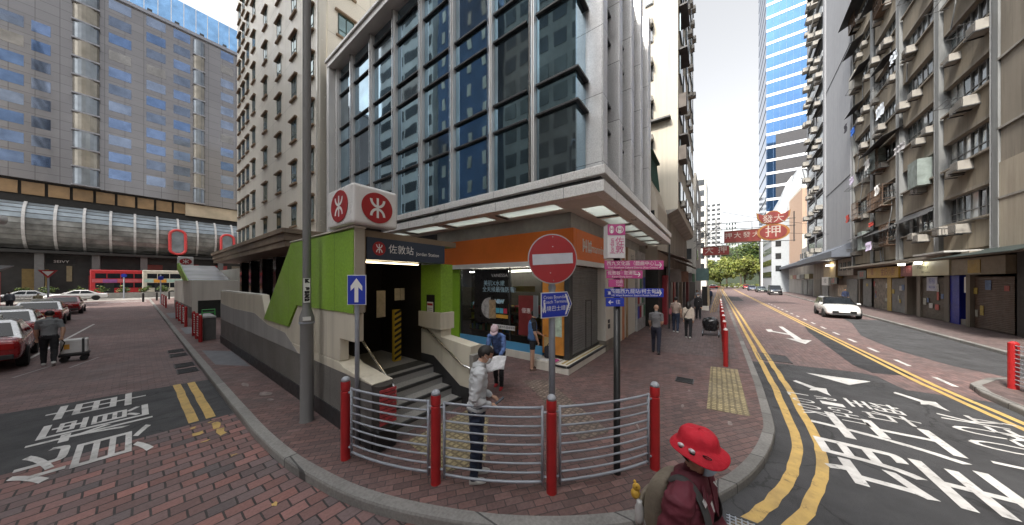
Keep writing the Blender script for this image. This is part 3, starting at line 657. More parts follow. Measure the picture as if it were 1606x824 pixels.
# doorway: lintel, roof, inner room
MB().box(X0+.12, X1+.33, 4.74, 5.0, 3.42, 3.53).box(X0+.12, X0+.2, 4.74, 5.0, 2.15, 3.419).build('lintel_frame', M('bronze trim', (.22, .17, .12), .4, metal=.4), SE)
ls = MB().box(X0+.21, X1, 4.73, 4.98, 3.04, 3.418).build('station_sign', NAVY, SE)
def logo(par, o, r, u, w, h, name='roundel', red=REDS):
    o, r, u = Vector(o), Vector(r), Vector(u); n = r.cross(u)
    P = lambda a, b, d: tuple(o + r*(a*w/2) + u*(b*h/2) + n*d)
    k = 40; mb = MB(); ring = [(cos(2*pi*i/k), sin(2*pi*i/k)) for i in range(k)]
    mb.add([P(a, b, .0) for a, b in ring]+[P(a, b, .006) for a, b in ring], [tuple(range(k, 2*k))]+[(i, (i+1) % k, k+(i+1) % k, k+i) for i in range(k)])
    ro = mb.build(name, red, par)
    wm = MB()
    def poly(pts, d): wm.face([P(a, b, d) for a, b in pts])
    poly([(-.075, -.66), (.075, -.66), (.075, .66), (-.075, .66)], .009)
    for c, sg in ((.56, -1), (-.56, 1)):
        m = 12
        for i in range(m):
            a0, a1 = sg*pi*i/m, sg*pi*(i+1)/m
            q = [(.34*cos(a0), c+.40*sin(a0)), (.50*cos(a0), c+.56*sin(a0)), (.50*cos(a1), c+.56*sin(a1)), (.34*cos(a1), c+.40*sin(a1))]
            if sg < 0: q = q[::-1]
            poly(q, .0094)
    wm.build('roundel_symbol', WLET, ro)
    return ro
logo(ls, (2.52, 4.728, 3.235), (1, 0, 0), (0, 0, 1), .23, .24)
text('佐敦站', .125, WLET, (2.95, 4.726, 3.235), (1, 0, 0), (0, 0, 1), ls)
text('Jordan Station', .07, WLET, (3.54, 4.726, 3.20), (1, 0, 0), (0, 0, 1), ls)
MB().box(X0+.05, X1+.32, 4.99, 7.4, 3.42, 3.5).build('roof', DGREY, SE)
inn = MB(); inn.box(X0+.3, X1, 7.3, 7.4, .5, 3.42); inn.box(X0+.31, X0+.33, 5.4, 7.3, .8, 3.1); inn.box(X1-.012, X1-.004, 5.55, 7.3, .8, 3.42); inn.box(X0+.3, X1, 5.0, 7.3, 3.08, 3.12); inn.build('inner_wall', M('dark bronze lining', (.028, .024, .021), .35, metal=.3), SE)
MB().box(X0+.5, X0+.9, 7.28, 7.298, .8, 1.6).build('inner_door', BLACK, SE)
tp_ = MB().box(3.55, 3.72, 5.98, 6.08, .805, 2.0).build('hazard_post', M('hazard yellow', (.55, .36, .03), .5), SE)
hz = MB()
for k in range(9): hz.face([(3.55, 5.977, .83+.13*k), (3.72, 5.977, .91+.13*k), (3.72, 5.977, .975+.13*k), (3.55, 5.977, .895+.13*k)])
hz.build('hazard_stripes', BLACK, tp_)
MB().box(3.56, 3.68, 5.97, 6.0, 2.22, 2.5).box(3.7, 3.8, 5.97, 6.0, 2.22, 2.5).box(3.2, 3.4, 6.1, 6.12, 1.85, 2.45).build('notice_sheet', M('yellowed paper', (.5, .42, .3), .6, var=.2, scale=9), SE)
LAMP = M('lit tube', (1, .80, .5), .5, emit=3.0)
MB().box(X0+.2, 3.5, 4.99, 5.05, 3.0, 3.02).box(X0+.35, 3.0, 5.8, 5.86, 3.05, 3.075).build('ceiling_light', LAMP, SE)
# rounded end of the low wall with its red advertising strip
ep = MB(); ep.lathe([(.15, .45), (.15, 1.09)], 20, (X0+.16, 4.15, 0)); ep.build('end_cap', MATS['brown shop interior'], SE, smooth=False)
rp = MB()
for q in range(9): rp.box(X0+.04, X0+.30, 3.985, 4.0, .52+.06*q, .565+.06*q)
rp.build('advert_panel', M('red advert print', (.42, .06, .07), .4, var=.45, scale=14), SE)
MB().box(X0+.0, X0+.32, 3.99, 4.14, .13, .45).build('end_base', BLACK, SE, bevel=.03)
# cube sign
CB = thing('cube_sign', 'white rounded cube sign with red roundels on top of the entrance', 'sign', (2.0, 4.54, 3.56))
MB().box(2.0, 2.76, 4.54, 5.5, 3.575, 4.22).build('box', M('white sign acrylic', (.80, .80, .79), .3, var=.03), CB, bevel=.05, bseg=3)
logo(CB, (1.994, 5.0, 3.9), (0, -1, 0), (0, 0, 1), .62, .52); logo(CB, (2.39, 4.534, 3.88), (1, 0, 0), (0, 0, 1), .52, .5)
MB().box(2.2, 2.6, 4.8, 5.3, 3.53, 3.576).build('mount', DGREY, CB)

# ================================================================ cream hotel beyond the glass block
HX = 6.8; HY0, HY1 = 20.0, 43.3
HO = thing('cream_hotel', 'tall cream panelled hotel with rows of small green windows under brown lintels', 'building', (HX, HY0, .12))
PANEL = Mbrick('cream stone panels', (.78, .74, .65), (.74, .705, .62), (.36, .34, .3), 3.2, 3.1, .012, wall=True, off=0, stain=.12, bump=.1, rough=.45, sscale=.2)
MB().box(HX, 24, HY0, HY1, 4.6, 46).build('wall', PANEL, HO)
STONE = Mbrick('black polished stone', (.03, .03, .032), (.022, .022, .024), (.008, .008, .008), 1.2, .9, .01, wall=True, off=0, stain=.1, bump=.05, rough=.15)
MB().box(HX+.3, 24, HY0+.2, HY1, .12, 4.6).build('base_wall', STONE, HO)
for y in (24, 28, 32, 36, 40): MB().box(HX-.2, HX+.3, y, y+.8, .12, 4.6).build('base_column', STONE, HO)
MB().box(HX-.06, HX+.5, HY0-.06, HY0+.32, 5.6, 46).build('corner_strip', M('pale satin strip', (.60, .57, .5), .2, metal=.3, var=.1, streak=.1), HO, bevel=.12, bseg=3)
BRN = M('brown window stone', (.25, .18, .12), .7, var=.2, scale=4)
WFR = M('dark green window frame', (.03, .06, .05), .4)
WGL = Mmirror('green tinted glass', (.22, .30, .30), .04, .85, .1)
def hotel_window(ax):
    """window with a projecting lintel hood and sill; origin at its centre on the wall plane"""
    def B(mb, a0, a1, n0, n1, z0, z1): return mb.box(n0, n1, a0, a1, z0, z1) if ax == 'x' else mb.box(a0, a1, n0, n1, z0, z1)
    w = .5; h = .72; f = MB()
    B(f, -w, -w+.06, -.03, .0, -h, h); B(f, w-.06, w, -.03, 0, -h, h); B(f, -.03, .03, -.03, 0, -h, h); B(f, -w+.06, -.03, -.03, 0, -.35, -.3); B(f, .03, w-.06, -.03, 0, -.35, -.3); B(f, -w, w, -.032, 0, h-.06, h+.002); B(f, -w, w, -.032, 0, -h-.002, -h+.06)
    fo = f.build('window', WFR, HO)
    B(MB(), -w+.06, w-.06, -.012, -.004, -h+.06, h-.06).build('pane', WGL, fo)
    B(B(MB(), -w-.2, w+.2, -.19, 0, h+.03, h+.13), -w-.12, w+.12, -.12, 0, h+.13, h+.2).build('hood', BRN, fo)
    B(MB(), -w-.12, w+.12, -.14, 0, -h-.13, -h-.02).build('sill', BRN, fo)
    return fo
def local(o, loc): o.location = loc
p_ = hotel_window('x'); tr = None
# prototype children were built around the origin: shift by the hotel's own base
for o in [p_]+kids(p_):
    for v in o.data.vertices: v.co += Vector((HX, HY0, .12))
tx = tree_of(p_); first = True
ycols = [42.0, 40.2, 38.3, 35.9, 31.9, 28.0, 24.5, 21.3]
for r in range(11):
    for y in ycols:
        if len(kids(HO)) > 120: pass
        c = p_ if first else dup_tree(tx, HO); first = False
        c.location = (-.004, y-HY0, 6.5+.75+3.05*r)
p2 = hotel_window('y')
for o in [p2]+kids(p2):
    for v in o.data.vertices: v.co += Vector((HX, HY0, .12))
ty = tree_of(p2); first = True
for r in range(2, 7):
    for x in (8.4,):
        c = p2 if first else dup_tree(ty, HO); first = False
        c.location = (x-HX, -.004, 6.5+.75+3.05*r)
pr = MB()
pr.prism([(4.9, HY0-.7), (7.4, HY0-.7), (7.4, HY0), (HX, HY0), (HX, HY1), (4.9, HY1)], 4.95, 5.35); pr.prism([(4.78, HY0-.82), (7.4, HY0-.82), (7.4, HY0), (HX, HY0), (HX, HY1), (4.78, HY1)], 5.352, 5.62)
pr.prism([(4.98, HY0-.62), (7.4, HY0-.62), (7.4, HY0), (HX, HY0), (HX, HY1), (4.98, HY1)], 4.6, 4.948)
pr.build('canopy', Mbrick('brown canopy stone', (.30, .23, .16), (.26, .195, .135), (.12, .09, .06), .9, .3, .01, wall=True, off=0, stain=.4, bump=.1, rough=.6, sscale=.8), HO, bevel=.015)
pipe = MB().tube([(7.55, 19.9, 5.6), (7.55, 19.9, 16)], .05, 8).build('drainpipe', CREAM, HO)
MB().tube([(9.0, 19.8, 17.6), (9.0, 18.6, 17.9), (9.1, 17.4, 17.6)], .09, 8).build('exhaust_pipe', M('pale pipe', (.5, .5, .5), .5), HO, smooth=True)

# ================================================================ mirror-clad hotel across the avenue
FY = 88.0
FH = thing('mirrored_hotel', 'wide blue grey hotel slab with a ribbed glass tube gallery across its front', 'building', (-20, FY, 0))
FPAN = Mbrick('blue grey granite cladding', (.225, .22, .228), (.20, .195, .205), (.09, .088, .09), 2.1, 1.55, .03, wall=True, off=0, stain=.2, bump=.06, rough=.16, metal=.35, sscale=.06)
MB().box(-48, 21.5, FY, FY+16, 18.9, 54).build('wall', FPAN, FH)
BGL = Mmirror('blue hotel glass', (.15, .21, .34), .04, .85, .06, var=.4)
BGD = Mmirror('smoky hotel glass', (.09, .10, .13), .05, .8, .06)
BGV = [Mmirror('hotel pane %d' % k, c, .06, .8, .08) for k, c in enumerate([(.15, .21, .34), (.11, .17, .30), (.19, .23, .31), (.13, .16, .22), (.22, .21, .20)])]
nwin = 0
xs_win = [(-11.6, 1.2), (-9.0, 1.0), (-6.6, .7), (-3.5, .0), (-1.6, 1.15), (2.45, 1.15), (5.7, 1.1), (11.2, 1.05), (13.6, 1.0)]
frames = MB()
for x, hw in [(-11.6, 1.2), (-9.0, .8), (-1.6, 1.2), (2.45, 1.15), (5.7, 1.1), (12.2, 1.0)]:
    for k in range(11 if x > -5 else 8):
        z = 21.2+3.06*k
        if nwin < 98:
            MB().box(x-hw, x+hw, FY-.03, FY+.05, z, z+1.75).build('window', random.choice(BGV), FH); nwin += 1
# bow-fronted bays, beige reflections put into the tan glass colour
BWM = [Mmirror('bow glass', (.17, .19, .21), .2, .6, .2), Mmirror('bow glass tan reflection', (.22, .20, .165), .25, .5, .2)]
for x, r in ((-5.0, 1.3), (8.0, .8)):
    n = 10; bay = MB()
    for k in range(n):
        a0, a1 = pi+pi*k/n, pi+pi*(k+1)/n
        for j in range(11):
            z = 19+3.1*j
            bay.add([(x+r*cos(a0), FY+.75*r*sin(a0), z), (x+r*cos(a1), FY+.75*r*sin(a1), z), (x+r*cos(a1), FY+.75*r*sin(a1), z+3.1), (x+r*cos(a0), FY+.75*r*sin(a0), z+3.1)], [(0, 1, 2, 3)], 1 if j % 2 else 0)
    bwo = bay.build('bow_window', BWM, FH)
    for j in range(11): MB().box(x-r-.05, x+r+.05, FY-.75*r-.02, FY+.02, 19+3.1*j-.12, 19+3.1*j+.12).build('bow_transom', M('bow rail', (.25, .25, .27), .3, metal=.5), bwo)
# penthouse
MB().box(-4, 21.2, FY+2.0, FY+12, 54, 61).build('penthouse', Mmirror('sky blue penthouse glass', (.26, .47, .75), .03, .85, .04), FH)
pm = MB()
for k in range(16): pm.box(-4+1.68*k-.05, -4+1.68*k+.05, FY+1.93, FY+2.0, 54, 61)
pm.build('penthouse_mullion', ALU, FH)
MB().box(-48, 21.6, FY-.4, FY+1.9, 53.9, 54.5).build('parapet', M('parapet grey', (.25, .26, .3), .4), FH)
lampm = MB()
for k in range(6): lampm.box(-2+3.4*k, -1.4+3.4*k, FY+.5, FY+1.2, 54.5, 55.5)
lampm.build('roof_floodlight', DGREY, FH)
# recessed band with tan panels
MB().box(-48, 21, FY+1.2, FY+15, 15.2, 18.9).build('recess_wall', DARK, FH)
TANP = M('tan panel', (.27, .17, .08), .35, var=.3, scale=.5)
tnb = MB(); x = -12.9
while x < 6:
    tnb.box(x, x+1.9, FY+.9, FY+1.15, 16.6, 18.6); x += 2.2
tnb.build('tan_panels', TANP, FH)
MB().box(6.2, 21, FY+.6, FY+1.15, 16.3, 18.8).build('pale_panels', M('pale gold panel', (.46, .38, .27), .4, var=.35, scale=.3), FH)
# tube gallery
def tube_prof(n=12, r=4.0, zc=11.5, cy=FY+1.6, ky=.95): return [(cy - r*ky*cos(a), zc + r*sin(a)) for a in [(-pi/2*.98 + (pi/2*.98+pi/2*.72)*i/n) for i in range(n+1)]]
TP = tube_prof()
tb = MB(); xe0, xe1, nx = -36, 21, 57
for i in range(len(TP)-1):
    (ya, za), (yb, zb) = TP[i], TP[i+1]
    tb.add([(xe0, ya, za), (xe1, ya, za), (xe1, yb, zb), (xe0, yb, zb)], [(0, 1, 2, 3)], 1 if i >= 8 else 0)
tb.build('glass_tube', [Mmirror('grey tube glass', (.21, .215, .205), .45, .25, .3, var=.5), Mmirror('upper tube glass', (.24, .28, .31), .35, .4, .2, var=.3)], FH, smooth=False)
rb = None
RIB = M('pale rib', (.50, .49, .48), .4)
for k in range(22):
    x = -30.6+2.55*k
    if x > 20.5: break
    r_ = MB()
    for i in range(len(TP)-1):
        (ya, za), (yb, zb) = TP[i], TP[i+1]
        r_.add([(x-.14, ya-.02, za), (x+.14, ya-.02, za), (x+.14, yb-.02, zb+.01), (x-.14, yb-.02, zb+.01), (x-.14, ya-.28, za-.02), (x+.14, ya-.28, za-.02), (x+.14, yb-.28, zb+.12), (x-.14, yb-.28, zb+.12)], [(4, 5, 6, 7), (0, 4, 7, 3), (1, 2, 6, 5)])
    if rb is None: rb = r_.build('tube_rib', RIB, FH)
    else: r_.build('tube_rib', RIB, FH)
hb = MB()
for i in range(1, len(TP)-1): hb.box(xe0, xe1, TP[i][0]-.06, TP[i][0]-.01, TP[i][1]-.04, TP[i][1]+.04)
hb.build('tube_purlin', M('tube purlin', (.11, .11, .11), .4, metal=.4), FH)
REDF = M('bright red ring', (.55, .05, .05), .3)
for x in (5.0, 11.9):
    o_ = MB(); pts = [(x+1.0*cos(a), FY-2.75, 10.3+ (1.35 if sin(a) > 0 else -1.35) + 1.0*sin(a)) for a in [2*pi*i/28 for i in range(29)]]
    o_.tube(pts, .22, 8, cap=False); ro = o_.build('red_ring', REDF, FH, smooth=True)
    pn = MB(); pn.prism([(p[0], p[2]) for p in pts[:-1]], FY-2.6, FY-2.55, 'y'); pn.build('ring_pane', MATS['upper tube glass'], ro)
# shopfronts below
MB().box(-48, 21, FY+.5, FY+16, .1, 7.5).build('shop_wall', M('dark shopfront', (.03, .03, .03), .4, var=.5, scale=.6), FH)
MB().box(-48, 21, FY-2.2, FY+.48, 7.1, 7.55).build('gallery_floor', DARK, FH)
SHC = [(-9.5, 2.2, 1.2, 3.4, (.22, .15, .05)), (-6.6, .5, 2.6, 2.6, (.32, .27, .16)), (-13.5, 2, 1.0, 3, (.25, .18, .1)), (-3.9, 1.8, .6, 3.0, (.3, .02, .02)), (2, 2.5, 4.6, 1.2, (.25, .05, .04)), (7, 2, 4.8, 1.3, (.4, .05, .05)), (11, 2.5, 4.4, 1.6, (.4, .05, .05)), (14, 2, 4, 2, (.3, .25, .2))]
for k, (x, w, z, h, c) in enumerate(SHC): MB().box(x-w/2, x+w/2, FY+.3, FY+.49, z, z+h).build('shop_sign', M('far shop sign %d' % k, c, .5), FH)
FT = MB().box(-8.6, -6.0, FY+.34, FY+.49, 5.5, 6.4).build('shop_sign', BLACK, FH); text('SEIVY', .42, WLET, (-7.3, FY+.32, 5.9), (1, 0, 0), (0, 0, 1), FT)
for x in range(-14, 20, 5): MB().box(x-.4, x+.4, FY-1.6, FY-.8, .12, 7.1).build('column', M('grey column stone', (.12, .12, .12), .4), FH)

# far cream block reflected beside it on the avenue, right of the mirrored slab
FB = thing('beige_block', 'beige office block standing behind the mirrored hotel\'s right end', 'building', (21.8, 88, 0))
MB().box(21.8, 40, 88, 104, .1, 58).build('wall', PANEL, FB)
for k in range(12):
    for j in range(4): MB().box(22.8+3*j, 24.4+3*j, 87.95, 88.02, 8+3.6*k, 10+3.6*k).build('window', BGD, FB)

# ================================================================ second entrance down the left street, kerbside box
E2 = thing('far_entrance', 'white second station entrance with sloping glass roof down the left street', 'station entrance', (2.25, 28, .12))
MB().box(2.25, 4.5, 28, 28.2, 1.35, 2.72).box(2.25, 2.45, 28.2, 42, .9, 2.72).box(2.25, 2.5, 28, 28.2, .12, 1.349).build('white_wall', OFFW, E2)
MB().box(2.24, 2.44, 28.25, 42, .12, .899).build('granite_base', GRAN, E2)
MB().box(2.52, 4.5, 28.1, 28.3, .12, 1.345).build('dark_gate', M('dark green gate', (.03, .035, .032), .4), E2)
E2G = Mmirror('pale roof glass', (.62, .66, .70), .15, .4, .1)
MB().prism([(30.5, 2.73), (31.0, 2.73), (38.0, 4.05), (37.5, 4.05)], 2.3, 4.4, 'x').build('sloping_roof', E2G, E2)
MB().prism([(30.0, 2.7), (33, 2.7), (38.0, 3.7), (38, 4.2), (36.5, 4.2)], 2.18, 2.24, 'x').build('green_panel', GREEN, E2)
MB().box(4.5, 4.6, 28.4, 38, 2.0, 3.6).build('end_wall', OFFW, E2)
S2 = thing('cube_sign', 'small distant white box sign with a red roundel above the second entrance', 'sign', (2.5, 41, 3.5))
MB().box(2.48, 3.5, 42.4, 43.2, 4.15, 5.08).build('box', MATS['white sign acrylic'], S2, bevel=.05)
logo(S2, (2.99, 42.39, 4.6), (1, 0, 0), (0, 0, 1), .8, .62); MB().box(2.85, 3.1, 42.7, 42.9, 3.5, 4.15).build('mount', DGREY, S2)
UB = thing('utility_box', 'grey steel utility cabinet behind the red rails on the left pavement', 'cabinet', (1.75, 17.6, .12))
MB().box(1.72, 2.1, 17.6, 19.2, .12, 1.08).build('body', M('grey cabinet paint', (.10, .10, .098), .5, var=.2), UB, bevel=.01)
MB().box(1.69, 2.1, 17.56, 19.24, 1.083, 1.15).build('lid', M('pale cabinet top', (.34, .35, .35), .5), UB)
GF = thing('green_frame', 'small bright green metal frame on top of the utility cabinet', 'frame', (1.75, 18, 1.15))
gf = MB(); gf.tube([(1.72, 17.9, 1.15), (1.72, 17.9, 1.42), (2.1, 17.9, 1.42), (2.1, 17.9, 1.15)], .025, 6); gf.tube([(1.72, 17.9, 1.3), (2.1, 17.9, 1.3)], .02, 6); gf.build('bars', M('green enamel', (.05, .33, .08), .4), GF)

# ================================================================ roadside rails and bollards
def bollard(h=1.13, r=.062):
    t = thing('bollard', 'x', 'bollard')
    b = MB(); b.lathe([(r*1.05, -.06), (r, .02), (r, h-.16), (r*.86, h-.155), (r*.86, h-.135), (r, h-.13), (r, h-.03), (r*.9, h-.01)], 18); b.build('post', RED, t, smooth=True).modifiers.new('edge', 'EDGE_SPLIT').split_angle = RD(40)
    c = MB(); c.lathe([(r*.92, h-.012), (r*.85, h+.02), (r*.5, h+.045), (.004, h+.052)], 18); c.build('cap', M('grey cap paint', (.36, .38, .42), .5), t, smooth=True)
    return t
PB = [(1.79, 4.28), (2.25, 2.85), (2.98, 1.60), (4.19, .67)]
b0 = bollard(); BT = tree_of(b0)
BLAB = ['red bollard beside the one way sign, left end of the curved barrier', 'red bollard between the first and second curved rail panels', 'red bollard in front of the no entry sign post', 'red bollard at the right end of the curved barrier, behind the red hat']
for i, (x, y) in enumerate(PB):
    c = b0 if i == 0 else dup_tree(BT)
    c.location = (x, y, .12); c['label'] = BLAB[i]; c['group'] = 'red bollards of the corner barrier'
def rail_panel(a, b, bulge, label):
    t = thing('guard_rail', label, 'railing', (a[0], a[1], .12), 'curved grey rail panels at the corner')
    A, B = Vector((*a, 0)), Vector((*b, 0)); d = (B-A).normalized(); n = Vector((-d.y, d.x, 0))
    if n.dot(A+B) > 0: n = -n
    A = A+d*.11; B = B-d*.11
    P = lambda s, z: A+(B-A)*s + n*bulge*4*s*(1-s) + Vector((0, 0, z))
    N = 14
    for k in range(9):
        z = .24+.112*k
        MB().tube([P(i/N, z) for i in range(N+1)], .0165 if k in (0, 8) else .0125, 8).build('bar', GREYM, t, smooth=True)
    for s in (0, 1): MB().tube([P(s, .2), P(s, 1.155)], .018, 8).build('upright', GREYM, t, smooth=True)
    cl = MB()
    for s, q in ((0, -1), (1, 1)):
        for z in (.3, 1.08): cl.tube([P(s, z), P(s, z)+d*.06*q], .014, 6)
    cl.build('clamp', GREYM, t)
RLAB = ['first curved grey rail panel, before the station steps', 'middle curved grey rail panel, in front of the man with the phone', 'third curved grey rail panel, in front of the black signpost']
for i in range(3): rail_panel(PB[i], PB[i+1], .05, RLAB[i])
# ladder-like red rails along the left kerb
def ladder(x, y0, y1, label, n=2):
    t = thing('kerb_railing', label, 'railing', (x, y0, .12), 'red ladder rails along the left kerb')
    for k in range(n+1):
        y = y0+(y1-y0)*k/n
        MB().lathe([(.06, .1), (.06, 1.2), (.03, 1.26)], 12, (x, y, 0)).build('post', RED, t)
    g_ = MB()
    for k in range(n):
        for q in range(9): g_.tube([(x, y0+(y1-y0)*k/n+.06, .3+.1*q), (x, y0+(y1-y0)*(k+1)/n-.06, .3+.1*q)], .016, 6)
    g_.build('rungs', WHITE, t)
ladder(1.62, 17.35, 19.6, 'nearest red rail beside the grey utility cabinet'); ladder(1.68, 23.8, 29.4, 'middle red rail in front of the second entrance', 3); ladder(1.74, 42, 48, 'farthest short red rail by the avenue end of the kerb')
for k in range(3):
    t = thing('bollard', ('thin dark bollard left of the far signpost', 'thin dark bollard near the avenue crossing, right of the first', 'thin dark bollard closest to the second entrance')[k], 'bollard', (.9+.55*k, 62, 0))
    MB().lathe([(.09, .1), (.09, 1.1), (.05, 1.2)], 10, (.6+1.1*k, 57+2*k, 0)).build('post', BLACK, t)
# rails along the right-hand pavement edge
NRAIL = 9
def pav_rail(x0, x1, label):
    t = thing('kerb_railing', label, 'railing', (x0, -.28, .12), 'red kerb rails along the right street pavement')
    y0 = -.23-.004*(x0-10); y1 = -.23-.004*(x1-10)
    MB().lathe([(.06, .1), (.06, 1.2)], 12, (x0, y0, 0)).build('post', RED, t); MB().lathe([(.055, 1.2), (.05, 1.24), (.01, 1.27)], 12, (x0, y0, 0)).build('cap', WHITE, t)
    g_ = MB()
    for q in range(9): g_.tube([(x0+.06, y0, .3+.1*q), (x1-.06, y1, .3+.1*q)], .016, 6)
    g_.build('bars', RED, t)
RN = ['first', 'second', 'third', 'fourth', 'fifth', 'sixth', 'seventh', 'eighth', 'ninth']
for k in range(NRAIL): pav_rail(10.45+2.1*k, 12.55+2.1*k, '%s red rail bay counted from the near end, edge of the right street pavement' % RN[k])
t = thing('corner_railing', 'red post and netted rail on the far pavement corner, right edge of view', 'railing', (12.3, -5.67, .12))
MB().lathe([(.075, .1), (.075, 1.2), (.03, 1.24)], 14, (12.32, -5.67, 0)).build('post', MATS['red post paint'], t)
g_ = MB()
for q in range(10): g_.tube([(12.32, -5.67, .25+.1*q), (11.2, -5.62, .25+.1*q)], .014, 6)
g_.build('bars', GREYM, t)

# ================================================================ right-hand street: buildings
def rloc(x): return (x, yf(x), 0)
AC0 = None
def ac_unit(par, loc, rz=0, s=1.0):
    """air conditioner box; one mesh shared by every copy"""
    global AC0
    if AC0 is None:
        mb = MB(); mb.box(-.33, .33, 0, .5, 0, .44); mb.box(-.28, .28, .5, .515, .04, .40, 1)
        for k in range(6): mb.box(-.27, .27, .515, .525, .07+.055*k, .095+.055*k)
        mb.box(-.36, -.32, 0, .55, -.05, 0, 1); mb.box(.32, .36, 0, .55, -.05, 0, 1)
        AC0 = mb.build('air_conditioner', [M('dirty white casing', (.30, .285, .26), .6, var=.25), DGREY], par)
        o = AC0
    else:
        o = AC0.copy(); COL.objects.link(o); o.parent = par
    o.location = loc; o.rotation_euler = (0, 0, rz); o.scale = (s, s, s); return o
CLOTH = {k: cloth(k, c) for k, c in dict(white=(.6, .6, .6), blue=(.02, .10, .42), lilac=(.42, .38, .52), red=(.35, .05, .04), grey=(.3, .3, .32), pale=(.5, .55, .62), dark=(.03, .03, .04)).items()}
# --- weathered tenement with strip windows
TL = thing('old_tenement', 'weathered brown tenement with strip windows, awnings and air conditioners', 'building')
LW = 20.9; FLH = 3.25; NF = 11
WALLB = M('stained tenement render', (.225, .195, .15), .9, var=.22, scale=.7, bump=.3, streak=.45)
MB().box(0, LW, -10, -.35, 4.0, 4.6+FLH*NF).build('wall', CONCD, TL)
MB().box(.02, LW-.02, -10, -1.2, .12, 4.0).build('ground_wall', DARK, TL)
FRM = M('rusty grey window frame', (.16, .165, .165), .6, var=.3); 
TGL = [Mmirror('tenement glass %d' % k, c, .12, m_, .2, var=.4) for k, (c, m_) in enumerate([((.10, .12, .13), .6), ((.16, .19, .2), .6), ((.05, .055, .06), .5), ((.42, .45, .45), .1)])]
bays = [(.3, 4.6), (5.15, 9.8), (10.4, 15.2), (15.8, 20.5)]
for x in (0, 4.88, 10.1, 15.5, LW-.2): MB().box(x-.18, x+.22, -.36, .12, 4.0, 4.6+FLH*NF).build('pilaster', M('grey drain pilaster', (.20, .21, .215), .7, var=.25, streak=.4), TL)
pp = MB()
for x in (.35, 5.2, 10.45, 15.2): pp.tube([(x, .07, 4.2), (x, .07, 4.6+FLH*NF)], .06, 6)
pp.build('drainpipe', M('drainpipe grey', (.2, .21, .22), .6), TL)
for fl in range(NF):
    z = 4.5+FLH*fl
    for i, (a, b) in enumerate(bays):
        MB().box(a, b, -.5, -.02-.02*((fl+i) % 2), z-.1, z+1.35).build('spandrel', WALLB, TL)
        MB().box(a, b, -.36, .1, z+1.352, z+1.45).build('ledge', CONCD, TL)
        f = MB(); zt = z+1.46; zh = z+FLH-.28; nb = 7; w = (b-a)/nb
        for k in range(nb+1): f.box(max(a, a+w*k-.03), min(b, a+w*k+.03), -.33, -.25, zt, zh)
        f.box(a, b, -.328, -.252, zt, zt+.05); f.box(a, b, -.328, -.252, zh-.05, zh); f.box(a, b, -.328, -.252, zt+.55, zt+.59)
        fo = f.build('window', FRM, TL)
        gl = MB()
        for k in range(nb): gl.face([(a+w*k+.03, -.29, zt+.05), (a+w*(k+1)-.03, -.29, zt+.05), (a+w*(k+1)-.03, -.29+random.uniform(-.03, .03), zh-.05), (a+w*k+.03, -.29, zh-.05)][::-1], random.choice([0, 0, 1, 1, 2, 2, 3]))
        gl.build('pane', TGL, fo)
        for k in range(random.choice([1, 2, 2, 3]) if fl < 9 else 1): ac_unit(TL, (random.uniform(a+.4, b-.4), -.1, z+random.choice([.75, .85, 1.0])), 0, random.uniform(.85, 1.15))
        MB().box(a, b, -.4, -.02, z+FLH-.27, z+FLH-.101).build('lintel', CONCD, TL)
AWN = M('rusted awning sheet', (.045, .045, .047), .6, var=.4, scale=2)
def awning(x0, x1, z, d=1.1, dr=.5, par=TL, mat=None, name='awning'):
    mb = MB(); mb.add([(x0, .0, z), (x1, .0, z), (x1, d, z-dr), (x0, d, z-dr), (x0, .0, z+.03), (x1, .0, z+.03), (x1, d, z-dr+.03), (x0, d, z-dr+.03)], [(0, 1, 2, 3), (7, 6, 5, 4), (0, 4, 5, 1), (1, 5, 6, 2), (2, 6, 7, 3), (3, 7, 4, 0)])
    return mb.build(name, mat or AWN, par)
for (x0, x1, z, d) in ((9.6, 15.0, 14.2, 1.0), (17.7, 20.6, 20.3, .7), (15.7, 18.5, 23.2, .8), (10.5, 13.3, 20.6, .7), (17.5, 20.8, 26.6, .8), (10.2, 15, 7.1, .7), (15, 19.5, 7.3, .7), (10.3, 15.2, 27.1, .9), (5.2, 9.8, 7.35, .4), (15.6, 20.8, 29.9, 1.1)): awning(x0, x1, z, d)
for k in range(22):
    rk = MB()
    a, b = random.choice(bays); x = random.uniform(a+.3, b-1.2); z = 5.6+FLH*random.randrange(0, 9)+random.uniform(-.2, .3)
    rk.tube([(x, 0, z), (x, .9, z+.05)], .018, 5); rk.tube([(x+1.1, 0, z), (x+1.1, .9, z+.05)], .018, 5)
    for q in (.3, .6, .88): rk.tube([(x-.1, q, z+.05), (x+1.2, q, z+.05)], .014, 5)
    rk.build('drying_rack', DGREY, TL)
CAGE = M('rusty cage bars', (.12, .075, .05), .8, var=.4, scale=6)
ENC = [M('enclosure sheet %d' % k, c, .7, var=.3, scale=3) for k, c in enumerate([(.30, .29, .26), (.20, .24, .23), (.33, .25, .17)])]
for k in range(15):
    fl = random.randrange(0, 9); a, b = random.choice(bays[1:]); x = random.uniform(a, b-1.6); z = 4.5+FLH*fl+1.2; w = random.uniform(1.2, 1.9)
    cg = MB()
    if k % 3 == 0:
        MB().box(x, x+w, -.02, .55, z-.1, z+1.6).build('window_enclosure', ENC[k % 2 + (k % 5 == 0)], TL); continue
    for q in range(7): cg.box(x+w*q/6-.012, x+w*q/6+.012, .5, .524, z-.2, z+1.5)
    for zz in (z-.2, z+.35, z+.9, z+1.5): cg.box(x, x+w, .497, .527, zz-.015, zz+.015); cg.box(x, x+.02, .0, .5, zz-.012, zz+.012); cg.box(x+w-.02, x+w, .0, .5, zz-.012, zz+.012)
    cg.box(x, x+w, .0, .5, z-.23, z-.2); cg.build('window_cage', CAGE, TL)
